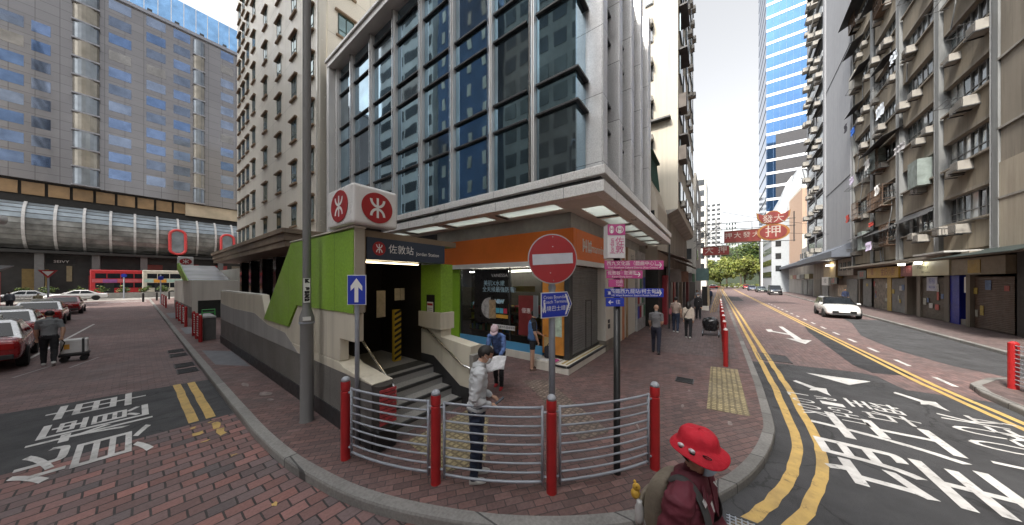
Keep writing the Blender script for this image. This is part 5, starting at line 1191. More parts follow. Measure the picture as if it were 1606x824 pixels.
# ================================================================ vehicles
def loft(mb, rings, m=0, cap=True):
    b = len(mb.v); n = len(rings[0])
    for r in rings: mb.v += [tuple(p) for p in r]
    for i in range(len(rings)-1):
        for j in range(n-1):
            mb.f.append([b+i*n+j, b+i*n+j+1, b+(i+1)*n+j+1, b+(i+1)*n+j]); mb.m.append(m)
        mb.f.append([b+i*n+n-1, b+i*n, b+(i+1)*n, b+(i+1)*n+n-1]); mb.m.append(m)
    if cap: mb.f.append([b+j for j in range(n)][::-1]); mb.m.append(m); mb.f.append([b+(len(rings)-1)*n+j for j in range(n)]); mb.m.append(m)
    return mb
def car(name, lab, cat_, paint, L=4.5, Wd=1.75, kind='sedan', roof=None, group=None, taxi=False, plate=WHITE):
    """local frame: front towards +X, wheels on z = 0"""
    t = thing(name, lab, cat_, group=group); h = Wd/2
    if kind == 'sedan': prof = [(-.5, .40, .86, .86), (-.492, .30, .90, .93), (-.40, .22, .96, .98), (-.22, .20, .97, 1), (.2, .20, .95, 1), (.26, .20, .94, .99), (.40, .22, .84, .97), (.475, .28, .72, .90), (.5, .38, .62, .80)]; gh = (-.37, -.19, .06, .26, 1.42)
    elif kind == 'hatch': prof = [(-.5, .40, .80, .88), (-.49, .30, .95, .95), (-.42, .22, 1.0, .98), (-.22, .20, .99, 1), (.15, .20, .97, 1), (.22, .20, .96, .99), (.37, .22, .88, .97), (.465, .26, .74, .90), (.5, .36, .60, .78)]; gh = (-.475, -.36, .02, .23, 1.46)
    else: prof = [(-.5, .40, .9, .92), (-.495, .28, 1.05, .96), (-.4, .22, 1.1, 1), (0, .22, 1.1, 1), (.25, .22, 1.08, 1), (.33, .22, 1.02, .99), (.43, .24, .95, .96), (.48, .28, .82, .91), (.5, .4, .7, .84)]; gh = (-.48, -.44, .10, .32, 1.86)
    rings = []
    for (fx, zb, zt, wk) in prof:
        x = fx*L; w = h*wk; d = zt-zb
        rings.append([(x, -w*.88, zb), (x, -w*.97, zb+d*.16), (x, -w, zb+d*.42), (x, -w*.985, zb+d*.68), (x, -w*.95, zb+d*.9), (x, -w*.86, zt), (x, -w*.4, zt+.022), (x, w*.4, zt+.022), (x, w*.86, zt), (x, w*.95, zb+d*.9), (x, w*.985, zb+d*.68), (x, w, zb+d*.42), (x, w*.97, zb+d*.16), (x, w*.88, zb)])
    def dens(rs):
        out = [rs[0]]
        for i in range(len(rs)-1): out.append(rs[i+1])
        return out
    mb = loft(MB(), dens(rings)); body = mb.build('body', paint, t, smooth=True)
    sub = body.modifiers.new('s', 'SUBSURF'); sub.levels = 1; sub.render_levels = 1
    r0, r1, r2, r3, zr = gh; zb = .93 if kind != 'van' else 1.05
    def ring(fx, z, w): return (fx*L, w, z)
    # greenhouse: pillars and roof in body colour, glass set a few mm proud
    ins = .84 if kind != 'van' else .92; A = [(r0*L, -h*.93, zb-.03), (r3*L, -h*.93, zb-.05), (r3*L, h*.93, zb-.05), (r0*L, h*.93, zb-.03)]
    B = [(r1*L, -h*ins*.9, zr-.05), (r2*L, -h*ins*.9, zr-.05), (r2*L, h*ins*.9, zr-.05), (r1*L, h*ins*.9, zr-.05)]
    C_ = [((r1+.03)*L, -h*ins*.75, zr), ((r2-.03)*L, -h*ins*.75, zr), ((r2-.03)*L, h*ins*.75, zr), ((r1+.03)*L, h*ins*.75, zr)]
    g_ = MB(); g_.add(A+B+C_, [(0, 1, 5, 4), (1, 2, 6, 5), (2, 3, 7, 6), (3, 0, 4, 7), (4, 5, 9, 8), (5, 6, 10, 9), (6, 7, 11, 10), (7, 4, 8, 11), (8, 9, 10, 11)])
    cab = g_.build('cabin', roof or paint, t, smooth=False, bevel=.03, bseg=3)
    def pane(nm, q, s0, s1, t0, t1, par):
        q = [Vector(p) for p in q]; n = (q[1]-q[0]).cross(q[3]-q[0]).normalized()
        P = lambda a, b: (q[0]*(1-a)+q[1]*a)*(1-b)+(q[3]*(1-a)+q[2]*a)*b + n*.012
        return MB().face([P(s0, t0), P(s1, t0), P(s1, t1), P(s0, t1)]).build(nm, CARGL, par)
    pane('windscreen', (A[1], A[2], B[2], B[1]), .06, .94, .10, .96, cab); pane('rear_window', (A[3], A[0], B[0], B[3]), .08, .92, .16, .93, cab)
    for q in ((A[0], A[1], B[1], B[0]), (A[2], A[3], B[3], B[2])):
        rev = q[0] is A[2]
        for a, b in (((.12, .5), (.54, .86)) if not rev else ((.14, .46), (.50, .88))): pane('side_window', q, a, b, .14, .90, cab)
    # wheels
    wr = .31 if kind != 'van' else .34; proto = None
    for wx in (-.30, .305):
        for sy in (-1, 1):
            if proto is None:
                w = MB(); w.lathe([(wr*.62, -.1), (wr*.96, -.1), (wr, -.06), (wr, .06), (wr*.96, .1), (wr*.62, .1)], 22)
                wo = w.build('wheel', TYRE, t, smooth=False); r_ = MB(); r_.lathe([(wr*.6, -.085), (wr*.6, -.07), (wr*.2, -.09), (.01, -.1)], 18); r_.lathe([(.01, .1), (wr*.2, .09), (wr*.6, .07), (wr*.6, .085)], 18); r_.build('rim', M('alloy rim', (.4, .4, .41), .3, metal=.8), wo)
                for o in [wo]+kids(wo):
                    for v in o.data.vertices: v.co = Vector((v.co.x, v.co.z, v.co.y))
                    o.data.flip_normals()
                proto = tree_of(wo); c = wo
            else: c = dup_tree(proto, t)
            c.location = (wx*L, sy*(h-.08), wr)
    for wx in (-.30, .305):
        for sy in (-1, 1):
            P = [(wx*L+(wr+.06)*cos(pi*k/14), .0, wr+(wr+.06)*sin(pi*k/14)) for k in range(15)]
            y = sy*(h*.988); MB().face([(p[0], y+sy*.012, p[2]) for p in (P if sy < 0 else P[::-1])]).build('wheel_arch', BLACK, t)
    zh = .66 if kind != 'van' else .8; HLM = M('headlamp', (.75, .77, .8), .1, coat=1)
    for sy in (-1, 1):
        MB().obox((L*.448, sy*h*.52-.17, zh-.02), (0, 1, 0), (-.25, 0, .97), (1, 0, .25), .34, .13, .05).build('headlight', HLM, t, bevel=.02)
        MB().box(-L*.5-.012, -L*.5+.10, sy*h*.6-.2, sy*h*.6+.2, zh-.02, zh+.17).build('tail_light', RUBY, t, bevel=.015)
        MB().box(L*.2-.1, L*.2+.06, sy*(h+.02)-.09, sy*(h+.02)+.09, .95 if kind != 'van' else 1.1, 1.07 if kind != 'van' else 1.25).build('wing_mirror', paint, t, bevel=.03)
    MB().box(L*.475, L*.5+.005, -h*.62, h*.62, .36, .55).build('grille', BLACK, t, bevel=.015)
    MB().box(L*.49, L*.5+.02, -h*.8, h*.8, .26, .33).build('front_bumper_trim', DGREY, t, bevel=.02)
    MB().box(-L*.5-.03, -L*.49, -h*.82, h*.82, .36, .5).build('rear_bumper', DGREY if kind == 'sedan' else paint, t, bevel=.02)
    MB().box(L*.5+.006, L*.5+.02, -.26, .26, .44, .55).build('number_plate', plate, t); MB().box(-L*.5-.04, -L*.5-.022, -.24, .24, .62, .74).build('number_plate', M('yellow plate', (.6, .45, .05), .5), t)
    sd = MB()
    for sy in (-1, 1): sd.box(-L*.2, L*.24, sy*h*.99-.008, sy*h*.99+.008, .52, .56)
    sd.build('side_trim', DGREY, t)
    if taxi: MB().box(-.12, .12, -.35, .35, zr, zr+.13).build('roof_sign', M('taxi roof sign', (.7, .7, .66), .4), t, bevel=.02)
    return t
PRED = M('red car paint', (.34, .016, .02), .25, var=.05, coat=.8); PSIL = M('silver car paint', (.48, .49, .5), .28, metal=.5, coat=.6, var=.05); PWHT = M('white car paint', (.70, .70, .70), .25, var=.03, coat=.8)
PBLK = M('black car paint', (.012, .012, .014), .18, coat=1); PDBL = M('dark blue car paint', (.015, .03, .09), .2, coat=1); PDGR = M('dark green car paint', (.02, .04, .035), .2, coat=1); PCRM = M('maroon car paint', (.20, .012, .02), .25, coat=.8)
def put(o, x, y, rz): place(o, (x, y, .004), RD(rz))
TX = 'taxis queued on the left road'
put(car('parked_car', 'nearest red taxi with a silver roof, cut by the left edge of the photo', 'taxi', PRED, 4.6, 1.72, roof=PSIL, group=TX, taxi=True), -2.95, 19.0, 93)
put(car('parked_car', 'second red taxi in the queue, silver roofed, ahead of the nearest one', 'taxi', PRED, 4.6, 1.72, roof=PSIL, group=TX, taxi=True), -3.35, 25.2, 92)
put(car('parked_car', 'third taxi in the queue, red bodied, before the maroon saloon', 'taxi', PRED, 4.6, 1.72, roof=PSIL, group=TX, taxi=True), -3.45, 34.0, 91)
put(car('parked_car', 'maroon saloon stopped ahead of the taxis at the junction', 'car', PCRM, 4.6, 1.74), -3.45, 43.5, 91)
put(car('white_car', 'white saloon crossing the avenue end of the left road', 'car', PWHT, 4.8, 1.8), -4.7, 70.5, 182)
put(car('parked_car', 'pale saloon waiting behind the white one on the avenue', 'car', PSIL, 4.6, 1.75), -8.6, 72.5, 182)
put(car('white_hatchback', 'white hatchback with a dark roof parked facing us on the right street', 'car', PWHT, 4.3, 1.8, 'hatch', roof=PBLK), 31.6, -7.35, 180-2.6)
put(car('black_van', 'black people carrier parked beyond the white hatchback', 'van', PBLK, 4.7, 1.85, 'van'), 73.5, -9.15, 180-2.6)
put(car('parked_car', 'dark green car parked behind the black people carrier', 'car', PDGR, 4.5, 1.75), 88, -8.6, 180); put(car('parked_car', 'dark blue car farthest in the parked line on the right street', 'car', PDBL, 4.4, 1.75, 'hatch'), 101, -8.0, 180)
put(car('passing_car', 'red taxi with a white roof crossing the far end of the right street', 'taxi', PRED, 4.6, 1.72, roof=PSIL, taxi=True), 119, 1.0, 78)
put(car('passing_car', 'small red car waiting at the far end of the right street', 'car', PRED, 4.2, 1.7, 'hatch'), 122, -8.2, 180)
def bus(lab, paint, x0, x1, y, band, mid):
    t = thing('double_decker', lab, 'bus', (x0, y, 0)); yf0 = y-1.25
    MB().box(x0, x1, yf0, y+1.25, .35, 4.55).build('body', paint, t, bevel=.15, bseg=3)
    for z0, z1 in ((1.5, 2.35), (3.1, 3.95)):
        w = MB().box(x0+.5, x1-.4, yf0-.02, yf0+.05, z0, z1).build('window_strip', CARGL, t); dv = MB(); xx = x0+1.6
        while xx < x1-1: dv.box(xx-.04, xx+.04, yf0-.03, yf0-.021, z0, z1); xx += 1.35
        dv.build('window_pillar', paint, w)
    MB().box(x0+.2, x1-.2, yf0-.015, yf0+.02, 2.45, 3.0).build('side_band', band, t)
    MB().box(x0+1.2, x0+2.6, yf0-.03, yf0+.02, 2.4, 2.98).build('side_poster', mid, t)
    MB().box(x0+1.3, x0+2.3, yf0-.035, yf0+.02, .6, 2.3).build('door', BLACK, t)
    for k, xx in enumerate((x0+3.2, x1-2.2)):
        w = MB(); w.lathe([(.48, -.12), (.5, 0), (.48, .12)], 18); o = w.build('wheel', TYRE, t)
        l = root_loc(t)
        for v in o.data.vertices: v.co = Vector((xx, yf0+.08, .5))+Vector((v.co.x+l.x, v.co.z+l.z, v.co.y+l.y)) - l
    return t
PBUS = M('red bus paint', (.50, .025, .03), .35, coat=.4); PBEI = M('champagne bus paint', (.62, .57, .47), .35, coat=.4)
bus('red double decker bus on the avenue, left of the champagne one', PBUS, -4.4, 6.4, 84.0, M('pink red bus band', (.55, .12, .14), .4), M('purple poster', (.3, .1, .3), .5))
bus('champagne double decker bus with an orange disc on the avenue', PBEI, .75, 11.6, 80.5, M('mint bus band', (.42, .58, .50), .4), M('orange poster', (.75, .33, .04), .5))

# ================================================================ avenue planter and small street signs
PLT = thing('planter', 'long low concrete planter dividing the avenue', 'planter', (-20, 74.6, 0)); MB().box(-40, 30, 74.3, 75.6, .0, .85).build('trough', M('planter concrete', (.32, .31, .29), .8), PLT); MB().box(-40, 30, 74.4, 75.5, .851, .86).build('soil', DARK, PLT)
LEAF = [M('leaf %d' % i, c, .6, var=.35, scale=3) for i, c in enumerate([(.055, .10, .02), (.085, .14, .028), (.032, .065, .018), (.14, .17, .03)])]
def leafcloud(mb, c, rx, ry, rz, n, s, mats=4, fill=.55, rnd=random):
    cx, cy, cz = c; blobs_ = [(rnd.gauss(0, .45), rnd.gauss(0, .45), rnd.gauss(0, .42), rnd.uniform(.28, .5)) for _ in range(14)]
    for _ in range(n):
        b = rnd.choice(blobs_); 
        while True:
            d = Vector((rnd.uniform(-1, 1), rnd.uniform(-1, 1), rnd.uniform(-1, 1)))
            if .2 < d.length < 1: break
        d = d.normalized()*(d.length**fill)
        q = Vector((b[0]+d.x*b[3], b[1]+d.y*b[3], b[2]+d.z*b[3]))
        if q.length > 1.25: continue
        p = Vector((cx+q.x*rx, cy+q.y*ry, cz+q.z*rz))
        a = Vector((rnd.gauss(0, 1), rnd.gauss(0, 1), rnd.gauss(0, .6))).normalized(); e = a.cross(Vector((rnd.gauss(0, 1), rnd.gauss(0, 1), rnd.gauss(0, 1)))).normalized()
        k = s*rnd.uniform(.6, 1.35); m = rnd.randrange(mats)
        mb.face([p-a*k, p+e*k*.5, p+a*k, p-e*k*.5], m)
def shrub(lab, x, y, z, r, h, n=260, mats=None):
    t = thing('shrub', lab, 'shrub', (x, y, z)); mb = MB(); leafcloud(mb, (x, y, z+h*.55), r, r, h*.55, n, r*.16); mb.build('foliage', mats or LEAF, t)
    st_ = MB()
    for k in range(5): st_.tube([(x, y, z), (x+random.uniform(-.5, .5)*r, y+random.uniform(-.5, .5)*r, z+h*.6)], .02, 5)
    st_.build('stem', M('shrub stem', (.08, .055, .03), .8), t)
SL = ['leftmost', 'second', 'third', 'fourth', 'fifth', 'sixth', 'seventh', 'rightmost']
for k, x in enumerate((-11.5, -9, -7.2, -5.2, -3, -.9, 1.0, 2.9)): shrub('%s clipped green shrub in the avenue planter counted from the left' % SL[k], x, 74.95, .86, .75, .95, 300)
GW = thing('give_way_sign', 'white and red inverted triangle sign on a post beyond the taxis', 'traffic sign', (-4.2, 50, 0))
MB().tube([(-4.4, 46, 0), (-4.4, 46, 3.1)], .05, 8).build('post', GREYM, GW); g_ = MB().prism([(-4.85, 3.6), (-4.4, 2.9), (-3.95, 3.6)], 45.9, 45.94, 'y').build('plate', REDS, GW); MB().prism([(-4.66, 3.5), (-4.4, 3.1), (-4.14, 3.5)], 45.885, 45.899, 'y').build('plate_face', WHITE, g_)
BS = thing('street_sign', 'small blue round sign on a grey post by the avenue', 'traffic sign', (-1.2, 72, 0)); MB().tube([(-1.0, 72.8, 0), (-1.0, 72.8, 3.6)], .07, 8).build('post', GREYM, BS); b_ = MB(); b_.lathe([(.28, 0), (.28, .05)], 20); o = b_.build('disc', BLUES, BS)
l = root_loc(BS)
for v in o.data.vertices: v.co = Vector((-1.0, 72.7, 3.5)) + Vector((v.co.x+l.x, v.co.z+l.z, v.co.y+l.y)) - l
S3 = thing('street_sign', 'grey signpost with a small blue disc beside the second entrance', 'traffic sign', (1.7, 50, .12)); MB().tube([(1.7, 50, .1), (1.7, 50, 3.4)], .05, 8).build('post', GREYM, S3); MB().box(1.5, 1.9, 49.93, 49.95, 2.8, 3.2).build('plate', BLUES, S3)
MK = thing('market_stall', 'red and dark stall fronts at the left edge beyond the taxis', 'stall', (-9, 58, 0)); MB().box(-12.9, -8.3, 55, 60, .1, 3.6).build('front', M('red stall front', (.42, .03, .03), .5, var=.3), MK); MB().prism([(54.6, 3.6), (60, 4.2), (60, 4.3), (54.6, 3.75)], -12.9, -7.6, 'x').build('roof', DGREY, MK); MB().box(-8.29, -8.2, 56, 57, 2.3, 3.2).build('lit_sign', M('cream sign', (.6, .55, .4), .5), MK)
LV = thing('street_lamp', 'thick pale tube arm crossing in at the left edge above the stalls', 'lamp', (-5, 34, 0)); MB().tube([(-8.5, 38, 7.2), (-5.4, 40, 6.9)], .3, 12).build('arm', M('pale lamp arm', (.45, .45, .46), .4), LV, smooth=True); MB().tube([(-8.5, 38, 7.2), (-8.9, 37.8, 0)], .14, 10).build('post', GREYM, LV)

# ================================================================ near signs and poles
FW = Vector((cos(YAW-pi/2+0)*0+.8055, .5926, 0)).normalized(); RT = Vector((.5926, -.8055, 0)); UP = Vector((0, 0, 1))
def at(d, px, py): return Vector((0, 0, CAMZ)) + (FW + RT*((px-803)/435.0) + UP*((441-py)/435.0))*d
LPo = thing('lamp_post', 'tall tapered grey street lamp post beside the station wall', 'lamp post', (1.86, 6.02, .12))
MB().lathe([(.125, .1), (.105, .16), (.10, 1.85), (.118, 1.95), (.112, 2.02), (.07, 2.16), (.066, 2.3), (.062, 9.6)], 22, (1.86, 6.02, 0)).build('post', M('lamp post grey', (.19, .19, .19), .55, var=.1, streak=.2), LPo, smooth=True).modifiers.new('e', 'EDGE_SPLIT').split_angle = RD(45)
MB().tube([(1.86, 6.02, 9.5), (1.7, 6.0, 10.0), (.2, 5.8, 10.4)], .05, 8).build('arm', GREYM, LPo, smooth=True); MB().box(-.6, .25, 5.65, 5.95, 10.33, 10.5).build('lamp_head', GREYM, LPo, bevel=.05)
pd = -Vector((1.86, 6.02, 0)).normalized(); pr_ = Vector((-pd.y, pd.x, 0))
if pr_.dot(RT) < 0: pr_ = -pr_
lc = Vector((1.86, 6.02, 2.5)) + pd*.069
plq = MB().obox(lc - pr_*.05 - UP*.22 - pd*.0, pr_, UP, -pd*-1, .10, .44, .004).build('number_label', WHITE, LPo)
for k, c in enumerate('K 8BN2'):
    if c != ' ': text(c, .058, BLACK, lc + UP*(.17-.068*k) + pd*.008, UP*-1 if k else pr_, pr_ if k else UP, plq, bold=.01)
MB().obox(Vector((1.86, 6.02, 1.96))+pd*.119-pr_*.06, pr_, UP, pd, .12, .07, .004).build('small_label', WHITE, LPo)
MB().lathe([(.122, 1.9), (.122, 1.93)], 20, (1.86, 6.02, 0)).build('strap', GREYM, LPo)
# one-way sign
OW = thing('one_way_sign', 'blue rectangular sign with a white upward arrow on a thin grey post', 'traffic sign', (2.05, 4.5, .12))
MB().lathe([(.032, .1), (.032, 2.74), (.02, 2.76)], 14, (2.05, 4.5, 0)).build('post', GREYM, OW, smooth=True)
d1 = Vector((2.05, 4.5, 0)).dot(FW)
o1 = at(d1-.06, 544.5, 478.5); pw = .29; ph = .46
pln = MB().obox(o1, RT, UP, FW, pw, ph, .012).build('plate', WHITE, OW, bevel=.004); pf = MB().obox(o1+RT*.01+UP*.01-FW*.003, RT, UP, FW, pw-.02, ph-.02, .003).build('plate_face', BLUES, pln)
P2 = lambda a, b: o1+RT*a+UP*b-FW*.006
MB().face([P2(.115, .04), P2(.175, .04), P2(.175, .27), P2(.235, .215), P2(.235, .29), P2(.145, .41), P2(.055, .29), P2(.055, .215), P2(.115, .27)]).build('arrow', WLET, pf)
MB().obox(at(d1-.04, 553, 436), RT, UP, FW, .06, .05, .05).build('bracket', GREYM, OW)
# no entry + terminus sign
NE = thing('no_entry_sign', 'round red no entry sign over a blue direction plate on a grey post', 'traffic sign', (3.25, 1.74, .12))
MB().lathe([(.042, .1), (.042, 3.0), (.03, 3.02)], 16, (3.262, 1.745, 0)).build('post', GREYM, NE, smooth=True)
dn = Vector((3.262, 1.745, 0)).dot(FW); cN = at(dn-.07, 866.5, 406.5); rN = .31
def disc(c, r, r_, u_, d, name, mat, par, n=48):
    f = r_.cross(u_); return MB().add([c+r_*(r*cos(2*pi*k/n))+u_*(r*sin(2*pi*k/n)) for k in range(n)]+[c+r_*(r*cos(2*pi*k/n))+u_*(r*sin(2*pi*k/n))+f*d for k in range(n)], [tuple(range(n, 2*n))]+[(k, (k+1) % n, n+(k+1) % n, n+k) for k in range(n)]+[tuple(range(n))[::-1]]).build(name, mat, par)
RN_ = (RT + FW*.10).normalized(); 
ring = disc(cN, rN+.014, RN_, UP, .012, 'plate', M('sign rim grey', (.42, .42, .43), .4, metal=.3), NE)
fc = disc(cN + RN_.cross(UP)*.012, rN, RN_, UP, .003, 'plate_face', REDS, ring)
RB = (RN_ + UP*.055).normalized(); UB_ = (UP - RN_*.055).normalized(); nb = RN_.cross(UP)
MB().obox(cN + nb*.016 - RB*.265 - UB_*.068, RB, UB_, nb, .53, .136, .002).build('white_bar', M('reflective white', (.60, .62, .68), .45), fc)
MB().add([cN+nb*.0165+RN_*a+UP*b+v for a, b in ((.0, .16), (-.03, -.18), (.0, .285), (.01, -.28)) for v in ((RN_*.008), (UP*.008), (RN_*-.008), (UP*-.008))], [(0, 1, 2, 3), (4, 5, 6, 7), (8, 9, 10, 11), (12, 13, 14, 15)]).build('rivets', STEEL, fc)
R3 = (RT*.93 + FW*.37).normalized(); o3 = at(dn-.12, 848, 500); n3 = R3.cross(UP); U3 = UP
wS, hS, tip = .405, .33, .07
U4 = (UP + R3*.0).normalized(); R4 = (R3 + UP*.03).normalized()
def P3(a, b, d): return o3 + R4*a + U4*b + n3*d
def plate3(inset, d0, d1, name, mat, par):
    i = inset; q = [(i, i), (wS-tip*.2-i*.4, i), (wS-tip*.15+tip-i*1.2, hS*.5), (wS-tip*.2-i*.4, hS-i), (i, hS-i)]
    k = len(q); return MB().add([P3(a, b, d0) for a, b in q]+[P3(a, b, d1) for a, b in q], [tuple(range(k, 2*k)), tuple(range(k))[::-1]]+[(j, (j+1) % k, k+(j+1) % k, k+j) for j in range(k)]).build(name, mat, par)
dpl = plate3(0, 0, .01, 'direction_plate', WHITE, NE); dpf = plate3(.011, .0105, .013, 'plate_face', BLUES, dpl)
def T3(b, h, a, z, **k): return text(b, h, WLET, P3(a, z, .0145), R4, U4, dpf, **k)
T3('Cross Boundary', .044, .215, .265, sx=.92); T3('Coach Terminus', .044, .215, .205, sx=.92); T3('過境巴士總站', .052, .22, .115)
MB().add([P3(a, b, .0148) for a, b in [(wS-.055, .03), (wS-.03, .03), (wS+.022, hS*.5), (wS-.03, hS-.03), (wS-.055, hS-.03), (wS-.006, hS*.5)]], [(0, 1, 2, 5), (5, 2, 3, 4)]).build('chevron', WLET, dpf)
wk = MB(); wk.add([P3(.045+.013*cos(2*pi*k/12), .225+.013*sin(2*pi*k/12), .0148) for k in range(12)], [tuple(range(12))]); wk.face([P3(a, b, .0148) for a, b in [(.032, .205), (.058, .205), (.062, .15), (.054, .13), (.066, .07), (.055, .07), (.045, .12), (.034, .07), (.024, .07), (.036, .14)]]); wk.build('walker_symbol', WLET, dpf)
MB().obox(P3(-.01, .01, -.05), (n3*-1), UP, R4*-1, .13, .28, .008).build('side_plate', M('blank grey plate', (.30, .33, .36), .35, metal=.5), NE)
MB().lathe([(.05, 2.56), (.05, 2.60)], 14, (3.262, 1.745, 0)).lathe([(.05, 2.22), (.05, 2.26)], 14, (3.262, 1.745, 0)).build('clamp', GREYM, NE)
# black fingerpost
FP = thing('fingerpost', 'black signpost carrying pink and blue pointing name boards', 'signpost', (3.79, 1.06, .12))
MB().lathe([(.05, .1), (.05, .14), (.043, .16), (.043, 3.0)], 14, (3.79, 1.06, 0)).build('post', BLACK, FP, smooth=True)
dF = Vector((3.79, 1.06, 0)).dot(FW)
def board(x0, y0, x1, y1, mat, name, d, th=.03, tilt=0):
    a, b = at(d, x0, y1), at(d, x1, y0); w = (b-a).dot(RT); h = b.z-a.z; r = (RT + UP*tilt).normalized()
    o = MB().obox(a, r, UP, FW, w, h, th).build(name, mat, FP, bevel=.003); return o, a, w, h, r
def btext(bd, s, h, fx, fz, mat=WLET, **k):
    o, a, w, hh, r = bd; return text(s, h, mat, a + r*(w*fx) + UP*(hh*fz) - FW*.004, r, UP, o, **k)
def barrow(bd, fx, s=1):
    o, a, w, h, r = bd; c = a + r*(w*fx) + UP*(h*.5) - FW*.0042; s *= h*.33
    Q = lambda x, y: c + r*(x*s) + UP*(y*s)
    MB().face([Q(-1.1, -.13), Q(.7, -.13), Q(.7, .13), Q(-1.1, .13)]).add([Q(.1, .95), Q(.45, .95), Q(1.15, 0), Q(.45, -.95), Q(.1, -.95), Q(.78, 0)], [(0, 5, 2, 1), (5, 4, 3, 2)]).build('arrow', WLET, o)
hb_ = board(953, 352, 980.5, 405, M('white sign sheet', (.70, .69, .70), .4, var=.03), 'head_board', dF-.08, .16)
o_, a_, w_, h_, r_ = hb_
tp2 = MB().obox(a_+UP*(h_*.68)-FW*.004, r_, UP, FW, w_, h_*.32, .004).build('pink_heading', PINK, o_)
for fx, sx in ((.22, .6), (.68, 1)):
    c = a_ + r_*(w_*fx)+UP*(h_*.84)-FW*.006; rr = h_*.115
    MB().add([c+r_*(q*cos(2*pi*k/24)*sx)+UP*(q*sin(2*pi*k/24)) for q in (rr, rr*.82) for k in range(24)], [(k, (k+1) % 24, 24+(k+1) % 24, 24+k) for k in range(24)]).build('info_ring', WLET, tp2); text('i', rr*1.1, WLET, c, r_, UP, tp2, bold=.02, sx=sx)
PTX = M('pink lettering 2', (.60, .10, .28), .5)
text('佐', .085, PTX, a_+r_*(w_*.68)+UP*(h_*.48)-FW*.004, r_, UP, o_); text('敦', .085, PTX, a_+r_*(w_*.68)+UP*(h_*.24)-FW*.004, r_, UP, o_); text('Jordan', .055, PTX, a_+r_*(w_*.25)+UP*(h_*.36)-FW*.004, UP, -r_, o_)
b1 = board(949, 409, 1041, 423, PINK, 'pointer_board', dF-.06); btext(b1, '西九文化區（戲曲中心）', .045, .47, .66); btext(b1, 'West Kowloon Cultural District (Xiqu Centre)', .026, .47, .22, sx=.95); barrow(b1, .91)
b2 = board(952, 424.5, 1008, 437, PINK, 'pointer_board', dF-.062); btext(b2, '佐敦谷 · 官涌街', .04, .42, .66); btext(b2, 'Kwun Chung Street', .024, .42, .22); barrow(b2, .85)
b3 = board(955, 438.5, 978, 450.5, PINK, 'pointer_board', dF-.064); btext(b3, '公廁', .035, .7, .65); btext(b3, 'Toilets', .022, .7, .25)
b4 = board(949, 453, 1041, 466.5, BLUES, 'pointer_board', dF-.06); btext(b4, '高鐵西九龍站/柯士甸站', .047, .52, .66); btext(b4, 'HK West Kowloon Station/Austin Station', .026, .5, .22); barrow(b4, .91)
logo(b4[0], b4[1]+b4[4]*(b4[2]*.07)+UP*(b4[3]*.5)-FW*.004, b4[4], UP, .085, .075, red=M('navy roundel', (.012, .03, .3), .4))
b5 = board(951, 467.5, 979, 481, BLUES, 'pointer_board', dF-.064); btext(b5, '往', .045, .65, .5); o5 = b5
c5 = b5[1]+b5[4]*(b5[2]*.25)+UP*(b5[3]*.5)-FW*.0042
MB().face([c5+RT*.03+UP*.006, c5-RT*.02+UP*.006, c5-RT*.02-UP*.006, c5+RT*.03-UP*.006]).face([c5-RT*.035, c5-RT*.005-UP*.03, c5+RT*.0-UP*.02, c5-RT*.018, c5+UP*.02, c5-RT*.005+UP*.03]).build('arrow', WLET, b5[0])

# ================================================================ far end of the right street: trees, hedge, wooded hill
def tree(lab, x, y, h, r, n, mats, seed, group='trees at the far end of the right street'):
    rnd = random.Random(seed); t = thing('tree', lab, 'tree', (x, y, 0), group); tk = MB(); hb = h*.36
    tk.tube([(x, y, 0), (x+.15, y+.1, hb*.6), (x, y, hb)], [.32, .24, .18], 9)
    for k in range(7):
        a = rnd.uniform(0, 2*pi); q = rnd.uniform(.4, .75)*r
        tk.tube([(x, y, hb*rnd.uniform(.7, 1)), (x+q*.5*cos(a), y+q*.5*sin(a), hb+(h-hb)*.3), (x+q*cos(a), y+q*sin(a), hb+(h-hb)*rnd.uniform(.45, .8))], [.14, .09, .03], 6)
    tk.build('trunk', M('tree bark', (.09, .07, .05), .9, var=.3), t)
    mb = MB(); leafcloud(mb, (x, y, hb+(h-hb)*.5), r, r, (h-hb)*.55, n, .38, len(mats), .5, rnd); mb.build('crown', mats, t)
LFB = [M('sunny leaf %d' % i, c, .55, var=.3, scale=2) for i, c in enumerate([(.24, .27, .05), (.17, .21, .04), (.30, .31, .09), (.10, .14, .03)])]
TT = [('yellow green tree at the left end of the far tree line', 138, 3.0, 11, 5.2), ('pale leafy tree second from the left at the far street end', 142, -3.6, 13, 5.6), ('broad pale tree in the middle of the far tree line', 136, -8.8, 12.5, 5.4), ('tall tree right of the middle at the far street end', 143, -14.0, 13, 5.6), ('right hand tree of the far line beside the white gable block', 139, -19.0, 12, 5), ('low bushy tree in front of the far line, left of the red signs', 133, -1.4, 7.5, 3.6), ('dark green tree standing taller behind the far line', 160, -9, 21, 7), ('second dark green tree behind the far line, to the right', 162, -17, 20, 7)]
for k, (lab, x, y, h, r) in enumerate(TT): tree(lab, x, y, h, r, 2600, LFB if k < 6 else LEAF, 50+k)
HG = thing('hedge', 'low flowering hedge under the far trees', 'hedge', (130, -8, 0)); mb = MB()
for k in range(16): leafcloud(mb, (129.5, 4-1.7*k, .9), .9, 1.1, .9, 160, .2)
mb.build('foliage', LFB, HG)
mb = MB(); N = 14
hv = [(190+220*(i/N), 60-160*j/N, 34*sin(pi*j/N)**.7*min(1, i/N*2.2)*(.75+.5*mnoise.noise((i*.5, j*.5, 0)))) for i in range(N+1) for j in range(N+1)]
mb.add(hv, [(i*(N+1)+j, (i+1)*(N+1)+j, (i+1)*(N+1)+j+1, i*(N+1)+j+1) for i in range(N) for j in range(N)])
